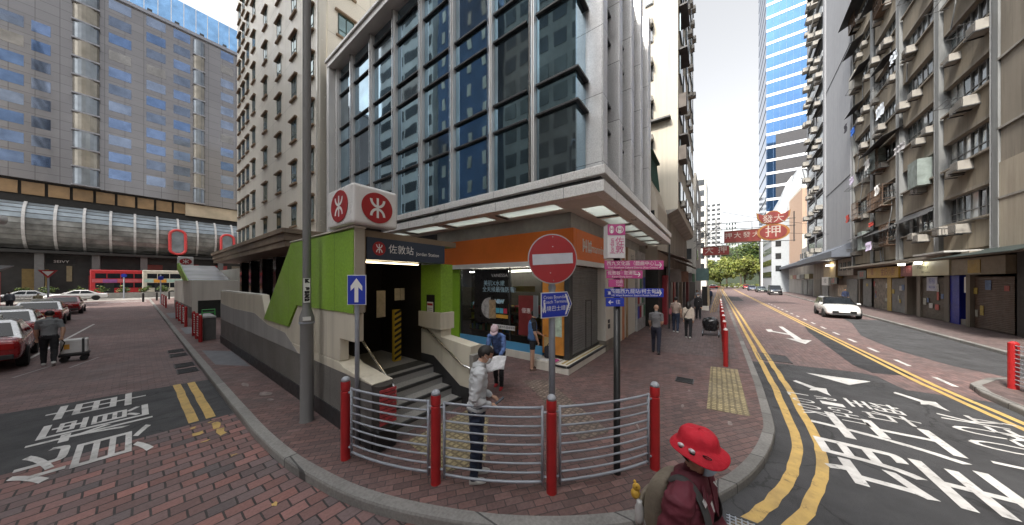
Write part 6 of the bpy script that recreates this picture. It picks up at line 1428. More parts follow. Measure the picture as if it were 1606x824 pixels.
tag(mb.build('hills', M('wooded slope', (.018, .028, .012), .9, var=.4, scale=.2), smooth=True), kind='structure')
mb = MB()
for k in range(90): 
    i = random.randrange(2, 12); j = random.randrange(4, 12); q = hv[i*(N+1)+j]
    leafcloud(mb, (q[0]+random.uniform(-8, 8), q[1]+random.uniform(-6, 6), q[2]+2), 5, 5, 4.5, 130, .8)
tag(mb.build('far_wood', LEAF), 'dark wooded slope rising beyond the far trees', 'wood', kind='stuff')

# ================================================================ people
def ell_tube(mb, pts, ab, lat, n=14):
    """tube with elliptical sections: ab = (half width along lat, half depth)"""
    pts = [Vector(p) for p in pts]; b = len(mb.v); k = len(pts); lat = Vector(lat).normalized()
    for i, p in enumerate(pts):
        t = (pts[min(i+1, k-1)]-pts[max(i-1, 0)]).normalized(); l = (lat - t*lat.dot(t)).normalized(); d = t.cross(l)
        for j in range(n):
            a = 2*pi*j/n; mb.v.append(tuple(p + l*(cos(a)*ab[i][0]) + d*(sin(a)*ab[i][1])))
    for i in range(k-1):
        for j in range(n): mb.f.append([b+i*n+j, b+i*n+(j+1) % n, b+(i+1)*n+(j+1) % n, b+(i+1)*n+j]); mb.m.append(0)
    mb.f.append([b+j for j in range(n)][::-1]); mb.m.append(0); mb.f.append([b+(k-1)*n+j for j in range(n)]); mb.m.append(0)
def person(lab, loc, face, H, legs, lean, head, arms, mats, hair='short', mask=MASKW, vox=.016, sleeve='long', group=None, hips=0, shorts=False, twist=0, bulk=1.0, fingers=True, haircol=None):
    """legs: (thigh pitch, shin pitch) L,R ; arms: (upper pitch, upper abduction, fore pitch, fore inward) L,R ; head: pitch, yaw. Local +X faces forward."""
    shirt, trous, shoe = mats[:3]; skin = SKIN
    t = thing('person', lab, 'person', group=group)
    MS = [skin, shirt, trous, shoe]
    def dirv(p, ab=0): return Vector((sin(RD(p))*cos(RD(ab)), sin(RD(ab)), -cos(RD(p))*cos(RD(ab))))
    comps = []     # (p0, p1, r0, r1, material)
    mb = MB()
    thl, shl = .245*H, .245*H
    zs = []
    for (a, b) in legs: zs.append(-(dirv(a)*thl + dirv(b)*shl).z + .04*H)
    pel = Vector((0, 0, max(zs))); lat = Vector((0, 1, 0))
    tx = lambda q: Vector((q.x, q.y, q.z))
    up = Vector((sin(RD(lean)), 0, cos(RD(lean)))); fwd = Vector((cos(RD(lean)), 0, -sin(RD(lean))))
    up2 = Vector((sin(RD(lean*1.25)), 0, cos(RD(lean*1.25))))
    waist = pel + up*.085*H; chest = waist + up*.13*H; shl_c = chest + up2*.085*H; neck = shl_c + up2*.035*H
    k = bulk
    ell_tube(mb, [pel-up*.05*H, pel, waist, chest, shl_c, neck], [(.075*H*k, .058*H*k), (.092*H*k, .066*H*k), (.082*H*k, .060*H*k), (.098*H*k, .068*H*k), (.085*H*k, .055*H*k), (.036*H, .036*H)], lat)
    comps += [(pel-up*.05*H, pel+up*.015*H, .075*H*k, .08*H*k, 2), (pel+up*.02*H, waist, .08*H*k, .07*H*k, 1), (waist, shl_c, .075*H*k, .075*H*k, 1), (shl_c, neck-up2*.005*H, .06*H, .034*H, 1)]
    hp = RD(lean*.5+head[0]); hy = RD(head[1]); hd = Vector((cos(hp)*cos(hy), sin(hy)*cos(hp), -sin(hp))); 
    hl = Vector((-sin(hy), cos(hy), 0)); hu = hd.cross(hl).normalized()
    nb = neck - up2*.01*H; hc = neck + up2*.03*H + hu*.058*H + hd*.018*H
    mb.tube([nb, hc-hu*.02*H], [.033*H, .031*H], 12); comps.append((nb+up2*.012*H, hc, .03*H, .03*H, 0))
    RM = Matrix((hd, hl, hu)).transposed()
    mb.ball(hc+hu*.012*H, .057*H, .045*H, .052*H, R=RM, n=16, k=10); mb.ball(hc-hu*.022*H+hd*.010*H, .044*H, .036*H, .046*H, R=RM)
    mb.ball(hc-hu*.008*H+hd*.058*H, .011*H, .009*H, .015*H, R=RM, n=8, k=5)
    for s in (-1, 1): mb.ball(hc-hu*.004*H+hl*s*.045*H-hd*.004*H, .011*H, .006*H, .018*H, R=RM, n=8, k=5)
    comps.append((hc-hu*.03*H, hc+hu*.02*H, .05*H, .055*H, 0))
    J = dict(head=hc, hd=hd, hl=hl, hu=hu, RM=RM, neck=neck, chest=chest, waist=waist, pel=pel, up=up, fwd=fwd)
    for s, (a, b) in zip((1, -1), legs):
        hpj = pel + lat*s*.048*H - Vector((0, 0, .01*H)); kn = hpj + dirv(a, s*1.5)*thl; an = kn + dirv(b)*shl
        lo = 1.12 if not shorts else 1.0
        mb.tube([hpj+Vector((0, 0, .02*H)), hpj+(kn-hpj)*.4, kn, kn+(an-kn)*.35, an], [.056*H*k, .051*H*k, .036*H*lo, .034*H*lo, (.026 if not shorts else .021)*H*lo], 12)
        if shorts: comps += [(hpj, hpj+(kn-hpj)*.55, .055*H, .048*H, 2), (hpj+(kn-hpj)*.62, kn, .04*H, .036*H, 0), (kn, an, .034*H, .024*H, 0)]
        else: comps += [(hpj, kn, .055*H, .037*H, 2), (kn, an+(kn-an)*.05, .035*H, .028*H, 2)]
        fd = Vector((cos(RD(b*.35)), 0, sin(RD(min(b, 0)*.35)*0) if b > -20 else -.55)).normalized()
        ft = an - Vector((0, 0, .012*H)); mb.tube([ft-fd*.030*H, ft+fd*.02*H-Vector((0, 0, .006*H)), ft+fd*.065*H-Vector((0, 0, .010*H)), ft+fd*.095*H-Vector((0, 0, .013*H))], [.026*H, .027*H, .024*H, .014*H], 10)
        comps.append((ft-fd*.03*H-Vector((0, 0, .01*H)), ft+fd*.09*H-Vector((0, 0, .012*H)), .03*H, .02*H, 3))
        J['foot%d' % s] = ft
    for s, (a, ab, fp, fin) in zip((1, -1), arms):
        sh = shl_c + lat*s*.098*H*k - up2*.018*H; el = sh + dirv(a, s*ab)*.172*H
        fdv = Vector((sin(RD(fp))*cos(RD(fin)), -s*sin(RD(fin)), -cos(RD(fp))*cos(RD(fin)))); wr = el + fdv*.145*H
        sl = 1.0 if sleeve == 'short' else 1.22
        mb.tube([shl_c+lat*s*.045*H, sh, sh+(el-sh)*.5, el], [.043*H, .041*H*k, .034*H*k*max(1, sl*.92), .027*H*sl], 12); mb.tube([el, el+(wr-el)*.35, wr-(wr-el)*.06, wr], [.027*H*sl, .0265*H*sl, .0185*H*sl, .0165*H], 12)
        if sleeve == 'short': comps += [(shl_c+lat*s*.06*H, sh+(el-sh)*.7, .042*H, .034*H, 1), (sh+(el-sh)*.78, el, .03*H, .027*H, 0), (el, wr, .027*H, .018*H, 0)]
        elif sleeve == 'none': comps += [(shl_c+lat*s*.06*H, sh, .04*H, .036*H, 1), (sh+(el-sh)*.2, el, .03*H, .027*H, 0), (el, wr, .027*H, .018*H, 0)]
        else: comps += [(shl_c+lat*s*.06*H, el, .042*H, .032*H, 1), (el, wr, .032*H, .022*H, 1)]
        pdv = fdv; side = pdv.cross(Vector((0, 0, 1))); side = side.normalized() if side.length > .1 else Vector((0, 1, 0)); dn = side.cross(pdv).normalized()*(-1)
        palm = wr + pdv*.028*H; mb.ball(palm, .030*H, .021*H, .012*H, R=Matrix((pdv, side, dn)).transposed(), n=12, k=7)
        comps.append((wr+pdv*.008*H, wr+pdv*.085*H, .022*H, .012*H, 0))
        if fingers:
            for q, (o, ln) in enumerate(((-.0155, .034), (-.0055, .042), (.005, .040), (.0145, .032))):
                b0 = palm + pdv*.018*H + side*o*H; b1 = b0 + (pdv*.8+dn*.5).normalized()*ln*.55*H; b2 = b1 + (pdv*.25+dn*.9).normalized()*ln*.5*H
                mb.tube([b0, b1, b2], [.0058*H, .0054*H, .0044*H], 8)
            th0 = palm - pdv*.010*H - side*s*.016*H; mb.tube([th0, th0-side*s*.014*H+pdv*.018*H+dn*.006*H, th0-side*s*.012*H+pdv*.034*H+dn*.014*H], [.008*H, .007*H, .0052*H], 8)
        J['hand%d' % s] = palm + pdv*.03*H; J['pd%d' % s] = pdv
    # one continuous skin by voxel remeshing, then a material per region
    tmp = mesh_obj('tmp', mb.v, mb.f, mb.m, SKIN); md = tmp.modifiers.new('r', 'REMESH'); md.mode = 'VOXEL'; md.voxel_size = vox
    sm = tmp.modifiers.new('s', 'SMOOTH'); sm.iterations = 5 if vox < .012 else 3; sm.factor = .45
    bpy.context.view_layer.update(); me = bpy.data.meshes.new_from_object(tmp.evaluated_get(bpy.context.evaluated_depsgraph_get())); bpy.data.objects.remove(tmp)
    me.name = 'body'; me.materials.clear()
    nrm = [v.normal.copy() for v in me.vertices]; fold = .015 if vox < .012 else .009
    thick = [(Vector(p0), Vector(p1), r0, r1, m_) for p0, p1, r0, r1, m_ in comps if m_ in (1, 2)]; skinc = [(Vector(p0), Vector(p1), r0, r1) for p0, p1, r0, r1, m_ in comps if m_ in (0, 3)]
    def near(p, p0, p1, r0, r1):
        d = p1-p0; u = max(0, min(1, (p-p0).dot(d)/max(1e-9, d.length_squared))); return (p-(p0+d*u)).length-(r0+(r1-r0)*u)
    for v, nn_ in zip(me.vertices, nrm):
        p = v.co
        if min([near(p, *q) for q in skinc]) < .012: continue
        a = mnoise.noise((p.x*7+loc[0], p.y*7+loc[1], p.z*17)); b = mnoise.noise((p.x*19, p.y*19+loc[0], p.z*30))
        v.co = p + nn_*(fold*(abs(a)*-1.6+.35) + fold*.35*b)
    for m_ in MS: me.materials.append(m_)
    n = len(me.polygons); C = np.empty(n*3); me.polygons.foreach_get('center', C); C = C.reshape(-1, 3)
    best = np.full(n, 1e9); mi = np.zeros(n, int)
    for p0, p1, r0, r1, m_ in comps:
        a = np.array(p0); d = np.array(p1)-a; u = np.clip(((C-a)@d)/max(1e-9, d@d), 0, 1); ds = np.linalg.norm(C-(a+u[:, None]*d), axis=1)-(r0+(r1-r0)*u)
        q = ds < best; best[q] = ds[q]; mi[q] = m_
    me.polygons.foreach_set('material_index', mi.astype(np.int32)); me.polygons.foreach_set('use_smooth', [True]*n)
    bo = bpy.data.objects.new('body', me); COL.objects.link(bo); bo.parent = t
    HM = haircol or HAIR
    if hair:
        h_ = MB()
        kp = (lambda x, y, z: not (x > .38 and z < .42) and not (z < -.35 and x > -.35) and not (abs(y) > .75 and z < -.05 and x > -.2))
        h_.ball(hc+hu*.014*H-hd*.003*H, .064*H, .051*H, .059*H, n=22, k=14, R=RM, keep=kp)
        if hair == 'long':
            h_.tube([hc-hd*.03*H+hu*.02*H, hc-hd*.045*H-hu*.05*H, hc-hd*.055*H-hu*.12*H, hc-hd*.05*H-hu*.15*H], [.045*H, .05*H, .042*H, .015*H], 12, sx=1.0)
            for s in (-1, 1): h_.tube([hc+hl*s*.03*H+hu*.03*H, hc+hl*s*.046*H-hd*.015*H-hu*.03*H, hc+hl*s*.045*H-hd*.03*H-hu*.11*H], [.02*H, .022*H, .01*H], 8)
        ho = h_.build('hair', HM, t, smooth=True); sd_ = ho.modifiers.new('s', 'SOLIDIFY'); sd_.thickness = .006
    if mask:
        m2 = MB(); m2.ball(hc-hu*.022*H+hd*.014*H, .052*H, .041*H, .047*H, n=22, k=14, R=RM, keep=lambda x, y, z: x > .30 and -.75 < z < .52); mo_ = m2.build('face_mask', mask, t, smooth=True); sd_ = mo_.modifiers.new('s', 'SOLIDIFY'); sd_.thickness = .003
        st_ = MB()
        for s in (-1, 1): st_.tube([hc-hu*.02*H+hd*.03*H+hl*s*.038*H, hc-hu*.002*H-hd*.006*H+hl*s*.052*H], .0022, 5)
        st_.build('mask_strap', mask, t)
    if vox < .02:
        e_ = MB()
        for s in (-1, 1): e_.ball(hc+hu*.010*H+hd*.0505*H+hl*s*.019*H, .005*H, .0085*H, .0042*H, R=RM, n=10, k=6)
        e_.build('eyes', BLACK, t, smooth=True); b_ = MB()
        for s in (-1, 1): b_.tube([hc+hu*.023*H+hd*.0535*H+hl*s*.010*H, hc+hu*.026*H+hd*.051*H+hl*s*.02*H, hc+hu*.022*H+hd*.044*H+hl*s*.03*H], .0028, 6)
        b_.build('eyebrow', HAIR, t)
    t.location = loc; t.rotation_euler = (0, 0, face); J['H'] = H
    J['W'] = lambda p: Matrix.Translation(loc) @ Matrix.Rotation(face, 4, 'Z') @ Vector(p)
    return t, J
def wpart(J, t, mb, name, mat, smooth=True, bevel=0): return mesh_obj_local(name, mb, mat, t, smooth, bevel)
def mesh_obj_local(name, mb, mat, t, smooth=True, bevel=0):
    """child whose coordinates are given in the person's own frame"""
    o = mesh_obj(name, mb.v, mb.f, mb.m, mat, None, smooth); o.parent = t
    if bevel: b = o.modifiers.new('bevel', 'BEVEL'); b.width = bevel; b.segments = 2
    return o
AR = atan2(-.8055, .5926)                     # heading of image-right
AF = atan2(.5926, .8055)                      # heading away from the camera
JEAN = M('dark jeans', (.022, .032, .062), .85, var=.35, scale=9, bump=.3, bscale=60); PANT = cloth('black trousers', (.014, .014, .017)); WSH = M('white trainers', (.6, .6, .58), .5); BSH = M('black shoes', (.02, .02, .02), .4)
# 1. man with the phone behind the rails
t1, J1 = person('man in a white jacket and jeans looking down behind the curved rails', (2.63, 2.50, .12), AR+.12, 1.70, ((3, -1), (-2, -4)), 3, (27, 0), ((-8, 9, 66, 22), (-12, 10, 64, 24)), (M('white denim', (.52, .54, .56), .85, var=.08, scale=8, bump=.5, bscale=9), JEAN, WSH), 'short', MASKW, .0085, bulk=1.07)
c_ = MB(); H = 1.70; p = J1['pel'] + J1['up']*.02*H; ell_tube(c_, [p-J1['up']*.015*H, p+J1['up']*.012*H], [(.104*H, .080*H), (.103*H, .079*H)], (0, 1, 0)); mesh_obj_local('jacket_hem', c_, MATS['white denim'], t1)
c_ = MB(); ell_tube(c_, [J1['neck']-J1['up']*.03*H, J1['neck']+J1['up']*.012*H-J1['fwd']*.008*H], [(.058*H, .056*H), (.046*H, .046*H)], (0, 1, 0)); mesh_obj_local('collar', c_, MATS['white denim'], t1)
c_ = MB()
for k_ in range(5): q = J1['waist'].lerp(J1['chest'], .1+.35*k_) + J1['fwd']*(.069*H*1.06-.004*k_); c_.ball(q, .006, .006, .006, 8, 5)
mesh_obj_local('buttons', c_, GREYM, t1)
def held(J, name, lab, cat, mb, mat):
    t = thing(name, lab, cat); o = mesh_obj('body', mb.v, mb.f, mb.m, mat); o.parent = t; return t, o
def phone_for(J, lab):
    H = J['H']; p = (J['hand1']+J['hand-1'])/2 + Vector((.03, 0, .012)); w = J['W'](p)
    t = thing('phone', lab, 'phone', w); mb = MB(); r = J['W'](p+Vector((0, -1, 0)))-w; f = (J['W'](p+Vector((.8, 0, .6)))-w).normalized(); n = r.cross(f).normalized()
    mb.obox(w - r*.036 - f*.07, r, f, n, .072, .145, .009); mb.build('body', BLACK, t, bevel=.004); MB().obox(w-r*.032-f*.065+n*.0095, r, f, n, .064, .135, .0006).build('screen', M('phone screen', (.12, .14, .18), .1), t)
phone_for(J1, 'dark phone held by the man in the white jacket')
# 2. woman in the pink cap reading a newspaper
BT2 = M('blue patterned blouse', (.10, .17, .38), .8, var=.5, scale=14, bump=.3, bscale=14)
t2, J2 = person('woman in a pink cap and blue blouse bent over an open newspaper', (5.2, 4.22, .12), RD(204), 1.62, ((12, 2), (-4, -10)), 26, (22, 0), ((18, 8, 62, 10), (14, 8, 58, 14)), (BT2, PANT, M('red shoes', (.42, .02, .03), .5)), 'short', MASKW, .011, 'long')
H = 1.62; c_ = MB(); hc, hu, hd, hl, RM = (J2[k_] for k_ in ('head', 'hu', 'hd', 'hl', 'RM'))
c_.ball(hc+hu*.018*H, .069*H, .057*H, .066*H, n=20, k=12, R=RM, keep=lambda x, y, z: z > -.12)
n_ = 13; c_.add([hc+hu*.016*H+hd*.06*H*cos(a)+hl*.053*H*sin(a) for a in [-1.25+2.5*i/n_ for i in range(n_+1)]]+[hc+hu*.002*H+hd*(.06+.05*cos(a))*H*max(.3, cos(a*.6))+hl*.056*H*sin(a)*1.0 for a in [-1.25+2.5*i/n_ for i in range(n_+1)]], [(i, i+1, n_+2+i, n_+1+i) for i in range(n_)])
o = mesh_obj_local('cap', c_, M('pale pink cap', (.60, .46, .50), .8, var=.08), t2); o.modifiers.new('s', 'SOLIDIFY').thickness = .006
NP = thing('newspaper', 'crumpled open newspaper held by the woman in the pink cap', 'newspaper'); hm = (J2['hand1']+J2['hand-1'])/2
vs = []; NX, NY = 12, 8
for j in range(NY+1):
    for i in range(NX+1):
        u, v = i/NX-.5, j/NY; q = hm + Vector((.03+.23*v - .12*abs(u), u*.62, .04-.26*v*.9+.10*abs(u)+.018*sin(9*u+5*v)+.012*sin(17*v))); vs.append(tuple(J2['W'](q)))
mb = MB(); mb.add(vs, [(j*(NX+1)+i, j*(NX+1)+i+1, (j+1)*(NX+1)+i+1, (j+1)*(NX+1)+i) for j in range(NY) for i in range(NX)]); o = mb.build('sheets', M('newsprint', (.58, .58, .60), .8, var=.28, scale=11), NP, smooth=True); o.modifiers.new('s', 'SOLIDIFY').thickness = .004
def shoulder_bag(J, lab, cat, col, side=1, drop=.30, size=(.20, .10, .22), strap=True, back=.0, name='shoulder_bag'):
    H = J['H']; t = thing(name, lab, cat, J['W'](J['waist'])); c = J['pel'] + Vector((-back, side*.135*H, drop-.25)); mb = MB()
    mb.box(c.x-size[0]/2, c.x+size[0]/2, c.y-size[1]/2, c.y+size[1]/2, c.z, c.z+size[2]); mb.v = [tuple(J['W'](q)) for q in mb.v]; mb.build('bag', col, t, bevel=.03)
    s_ = MB().tube([J['W'](c+Vector((.05, 0, size[2]))), J['W'](J['neck']-J['up']*.05*H+Vector((.05, side*.06, 0))), J['W'](J['neck']-J['up']*.03*H+Vector((-.02, side*.07, .02))), J['W'](c+Vector((-.06, 0, size[2])))], .012, 6); s_.build('strap', col, t)
c_ = MB(); H = 1.62
for s in (1,): c_.tube([J2['waist']+Vector((.06, -.09, 0)), J2['chest']+J2['fwd']*.11+Vector((0, -.10, .02)), J2['neck']+Vector((-.02, -.09, -.01)), J2['chest']-J2['fwd']*.11+Vector((0, -.08, .02)), J2['waist']-J2['fwd']*.09+Vector((0, -.08, 0))], .014, 6)
o = mesh_obj_local('bag_strap', c_, BLACK, t2)
# 3. man in the blue vest
t3, J3 = person('man in a blue vest and black shorts standing by the shop window', (6.80, 4.27, .12), AR+.1, 1.68, ((3, 0), (-3, -3)), 1, (14, 8), ((14, 6, 62, 12), (6, 6, 20, 4)), (cloth('black tee', (.015, .015, .018)), cloth('black shorts', (.014, .014, .018)), M('brown sandals', (.10, .06, .045), .7)), 'short', MASK, .011, 'short', shorts=True)
H = 1.68; c_ = MB(); u3 = J3['up']; ell_tube(c_, [J3['pel']-u3*.02*H, J3['pel']+u3*.02*H, J3['waist'], J3['chest'], J3['chest']+u3*.07*H, J3['neck']-u3*.018*H], [(.108*H, .083*H), (.106*H, .08*H), (.096*H, .074*H), (.106*H, .079*H), (.088*H, .066*H), (.05*H, .05*H)], (0, 1, 0), 18)
mesh_obj_local('vest', c_, M('denim blue vest', (.065, .14, .30), .85, var=.2, scale=8, bump=.5, bscale=12), t3)
p = J3['hand1']; w = J3['W'](p+Vector((.03, 0, .02))); PH = thing('phone', 'phone in the raised hand of the man in the blue vest', 'phone', w); MB().box(w.x-.03, w.x+.03, w.y-.03, w.y+.03, w.z, w.z+.012).build('body', BLACK, PH, bevel=.004)
BB = thing('shopping_bag', 'navy bag standing on the ledge before the orange display', 'bag', (7.3, 4.0, .36)); MB().box(7.25, 7.45, 3.86, 4.16, .362, .72).build('bag', CLOTH['dark'], BB, bevel=.05); MB().tube([(7.35, 3.92, .72), (7.35, 4.0, .85), (7.35, 4.1, .72)], .012, 6).build('handle', CLOTH['dark'], BB)
LD = MB().box(6.92, 7.5, 3.64, 4.33, .12, .355).build('ledge', OFFW, GB)
PM = thing('paper_bag', 'flat pink and white package lying on the shop ledge', 'package', (7.2, 3.75, .36)); MB().box(7.0, 7.3, 3.66, 3.84, .357, .40).build('pink_half', PINK, PM, bevel=.01); MB().box(7.02, 7.22, 3.9, 4.3, .357, .375).build('white_half', WHITE, PM)
# 4-10. walkers on the right-hand pavement
t4, J4 = person('bald man in a grey tee shirt walking away past the shops', (11.0, 1.72, .12), RD(5), 1.70, ((16, -8), (-14, -26)), 3, (8, 0), ((10, 8, 30, 6), (-6, 6, 58, 20)), (cloth('grey tee', (.17, .17, .18)), cloth('navy trousers', (.02, .022, .04)), BSH), None, None, .013, 'short')
w = J4['W'](J4['hand-1']+Vector((.02, 0, .02))); PH = thing('phone', 'white phone in the right hand of the man in the grey tee shirt', 'phone', w); MB().box(w.x-.06, w.x+.06, w.y-.03, w.y+.03, w.z, w.z+.012).build('body', WHITE, PH, bevel=.004)
t5, J5 = person('woman in a cream top with long black hair walking away', (14.7, 1.0, .12), RD(0), 1.60, ((12, -4), (-10, -22)), 2, (6, 0), ((8, 8, 14, 4), (-8, 8, 4, 2)), (cloth('cream top', (.58, .50, .42)), PANT, WSH), 'long', None, .018, 'long')
c_ = MB(); c_.tube([J5['waist']+Vector((-.09, .16, -.05)), J5['chest']+Vector((-.12, .05, 0)), J5['neck']+Vector((-.05, -.08, -.03))], .012, 6); mesh_obj_local('bag_strap', c_, BLACK, t5)
t6, J6 = person('person in a beige top and jeans with a rose tote beside the woman in cream', (16.0, 1.62, .12), RD(0), 1.72, ((10, -2), (-8, -18)), 2, (4, 0), ((4, 8, 10, 4), (4, 10, 12, 2)), (cloth('beige top', (.33, .26, .22)), JEAN, WSH), 'short', None, .018, 'short')
shoulder_bag(J6, 'rose and yellow tote bag on the shoulder of the person in beige', 'bag', M('rose tote', (.30, .09, .11), .7), 1, .22, (.26, .12, .3))
t7, J7 = person('person in a black jacket and white shirt walking towards the camera', (22.2, .95, .12), RD(182), 1.68, ((12, 0), (-10, -24)), 1, (4, 0), ((8, 8, 16, 4), (-8, 8, 6, 4)), (cloth('black jacket', (.018, .018, .02)), PANT, BSH), 'long', MASKW, .02, 'long')
c_ = MB(); ell_tube(c_, [J7['waist']+Vector((.075, 0, 0)), J7['chest']+Vector((.088, 0, 0)), J7['chest']+Vector((.07, 0, .12))], [(.04, .02), (.05, .02), (.03, .02)], (0, 1, 0)); mesh_obj_local('shirt_front', c_, CLOTH['white'], t7)
t8, J8 = person('distant person in a pale blue top on the left pavement', (31, .8, .12), RD(180), 1.66, ((8, 0), (-8, -18)), 2, (4, 0), ((8, 8, 16, 4), (-8, 8, 6, 4)), (CLOTH['pale'], PANT, BSH), 'short', None, .025, 'short')
t9, J9 = person('distant person in a dark navy jacket farthest along the left pavement', (37, .55, .12), RD(0), 1.72, ((8, 0), (-8, -18)), 2, (4, 0), ((8, 8, 16, 4), (-8, 8, 6, 4)), (cloth('navy jacket', (.02, .03, .07)), PANT, BSH), 'short', None, .025, 'long')
t9b, _ = person('distant person in a grey top beside the market shops', (33, 1.5, .12), RD(180), 1.64, ((8, 0), (-8, -18)), 2, (4, 0), ((8, 8, 16, 4), (-8, 8, 6, 4)), (CLOTH['grey'], JEAN, BSH), 'long', None, .025, 'short')
t10, J10 = person('person in a pink jacket on the far pavement of the right street', (66, -13.6, .12), RD(180), 1.62, ((6, 0), (-6, -14)), 2, (4, 0), ((8, 12, 40, 24), (-4, 12, 40, 24)), (cloth('pink jacket', (.50, .12, .22)), PANT, BSH), 'short', None, .03, 'long', bulk=1.25)
t11, J11 = person('person in navy with a pale bag behind the white hatchback', (44.5, -11.0, .12), RD(170), 1.70, ((6, 0), (-6, -14)), 4, (4, 0), ((8, 12, 30, 10), (-4, 12, 30, 10)), (MATS['cloth navy jacket'], PANT, BSH), 'short', None, .028, 'long')
# 11-13. left road
t12, J12 = person('man in a grey tee shirt pulling a white box trolley beside the taxis', (-1.62, 17.1, .004), RD(92), 1.72, ((16, -6), (-14, -34)), 9, (14, 0), ((10, 10, 12, 4), (-22, 14, -16, 4)), (cloth('slate tee', (.19, .20, .21)), PANT, WSH), 'short', None, .013, 'short')
HC = thing('hand_cart', 'white box lashed on a black hand cart behind the man by the taxis', 'cart', (-1.0, 16.6, 0))
MB().box(-1.45, -.95, 17.2, 17.6, .27, .72).build('box', M('white polystyrene', (.66, .66, .66), .7), HC, bevel=.03); MB().box(-1.48, -.92, 17.17, 17.63, .17, .265).build('base', BLACK, HC, bevel=.02); MB().box(-1.06, -1.01, 17.19, 17.61, .265, .73).build('strap', DGREY, HC)
hw = J12['W'](J12['hand-1']); MB().tube([(-1.46, 17.3, .25), (hw.x+.05, hw.y+.02, hw.z-.1), (hw.x, hw.y, hw.z)], .014, 6).build('handle', BLACK, HC)
for x in (-1.38, -1.02):
    for y in (17.16, 17.6): MB().tube([(x, y, .09), (x, y+.04, .09)], .085, 14).build('wheel', TYRE, HC)
MB().box(-1.38, -1.28, 17.19, 17.1985, .42, .58).build('orange_label', M('orange label', (.7, .35, .05), .5), HC)
person('person in a grey jacket standing at the left edge beyond the taxis', (-6.6, 50.5, .004), RD(100), 1.74, ((4, 0), (-4, -8)), 2, (4, 0), ((8, 10, 16, 4), (-4, 10, 6, 4)), (cloth('storm jacket', (.10, .11, .13)), PANT, BSH), 'short', None, .028, 'long')
person('person in khaki with a pale cap beside the taxis', (-5.0, 47.5, .004), RD(80), 1.66, ((4, 0), (-4, -8)), 2, (4, 0), ((8, 10, 16, 4), (-4, 10, 6, 4)), (cloth('khaki shirt', (.30, .27, .18)), PANT, BSH), 'short', None, .028, 'long', haircol=CLOTH['pale'])
# luggage trolley and boards by the kerb rails
TR = thing('luggage_trolley', 'black wrapped load on a low trolley beside the red kerb rails', 'trolley', (15.9, .15, .12))
mb = MB(); mb.ball((0, 0, 0), 1, 1, 1, 40, 26); bv = []
for q in mb.v:
    d = Vector(q); sgn = lambda c: (abs(c)**.55)*(1 if c > 0 else -1); d = Vector((sgn(d.x)*.40, sgn(d.y)*.30, sgn(d.z)*.30)); d *= 1+.20*mnoise.noise(d*4.0)+.10*mnoise.noise(d*11); bv.append((16.0+d.x, .2+d.y, .66+d.z))
mb.v = bv; o = mb.build('bundle', M('black plastic wrap', (.014, .014, .016), .25, var=.3, bump=.8, bscale=7), TR, smooth=True)
mb = MB(); mb.tube([(15.6, -.1, .32), (16.4, -.1, .32)], .02, 6); mb.tube([(15.6, .5, .32), (16.4, .5, .32)], .02, 6)
for y in (-.1, .2, .5): mb.tube([(15.6, y, .32), (16.4, y, .32)], .016, 6)
mb.tube([(15.6, -.1, .32), (15.55, -.1, .2)], .018, 6); mb.tube([(15.6, .5, .32), (15.55, .5, .2)], .018, 6); mb.build('frame', GREYM, TR)
for x in (15.58, 16.38):
    for y in (-.1, .5): w_ = MB(); w_.tube([(x, y-.02, .19), (x, y+.02, .19)], .07, 12); w_.build('wheel', TYRE, TR)
BD = thing('board_stack', 'brown planks leaning over the kerb rails farther along the pavement', 'planks', (29, 0, .12)); mb = MB()
for k in range(4): mb.obox((27.2+.5*k, .35-.12*k, .12), (1, 0, 0), (.25, -.28, 1), (0, 1, 0), .12, 2.1, .05)
mb.build('planks', M('brown plank', (.24, .16, .08), .7, var=.3, streak=.2), BD)
AB = thing('notice_stand', 'dark upright notice stand with a white foot on the left pavement', 'sign stand', (29.5, .85, .12)); MB().box(29.4, 29.5, .6, 1.0, .5, 2.2).build('board', BLACK, AB); MB().box(29.35, 29.55, .45, .6, .5, 2.2).build('side', M('tan board edge', (.3, .24, .16), .7), AB); MB().box(29.3, 29.7, .5, 1.0, .121, .5).build('foot', OFFW, AB)

# ================================================================ the walker in the red hat, nearest the camera
PR_X, PR_Y = 2.15, .165
JK = M('maroon jacket cloth', (.12, .018, .032), .7, var=.2, scale=5, bump=.7, bscale=8)
tR, JR = person('woman in a red brimmed hat and maroon jacket walking past in front', (PR_X, PR_Y, .0), AR-.85, 1.67, ((20, 2), (-16, -32)), 3, (2, -2), ((14, 8, 40, 8), (-12, 9, 10, 6)), (JK, cloth('charcoal trousers', (.03, .03, .035)), BSH), 'short', MASK, .0085, 'long', bulk=1.2)
H = 1.66; hc, hu, hd, hl, RM = (JR[k_] for k_ in ('head', 'hu', 'hd', 'hl', 'RM'))
HR = M('red hat cloth', (.55, .012, .03), .75, var=.1, scale=10, bump=.4, bscale=18)
c_ = MB(); n_ = 36; rings = []
prof = [(.001, .091), (.040, .090), (.062, .083), (.071, .068), (.075, .048), (.078, .036), (.083, .032), (.092, .025), (.101, .014), (.109, .003)]
for i, (r, z) in enumerate(prof):
    for j in range(n_):
        a = 2*pi*j/n_; wv = (.010*sin(2*a+.6)+.006*sin(3*a)) if i > 6 else .002*sin(5*a+i)
        fr_ = 1.0+(.04*cos(a) if i > 7 else 0)
        c_.v.append(tuple(hc + hu*(z*H*.98+.010*H + (wv*H*(i-6)/3 if i > 6 else wv*H)) + hd*(r*H*.86*1.06*fr_*cos(a)-.002) + hl*(r*H*.86*.95*sin(a))))
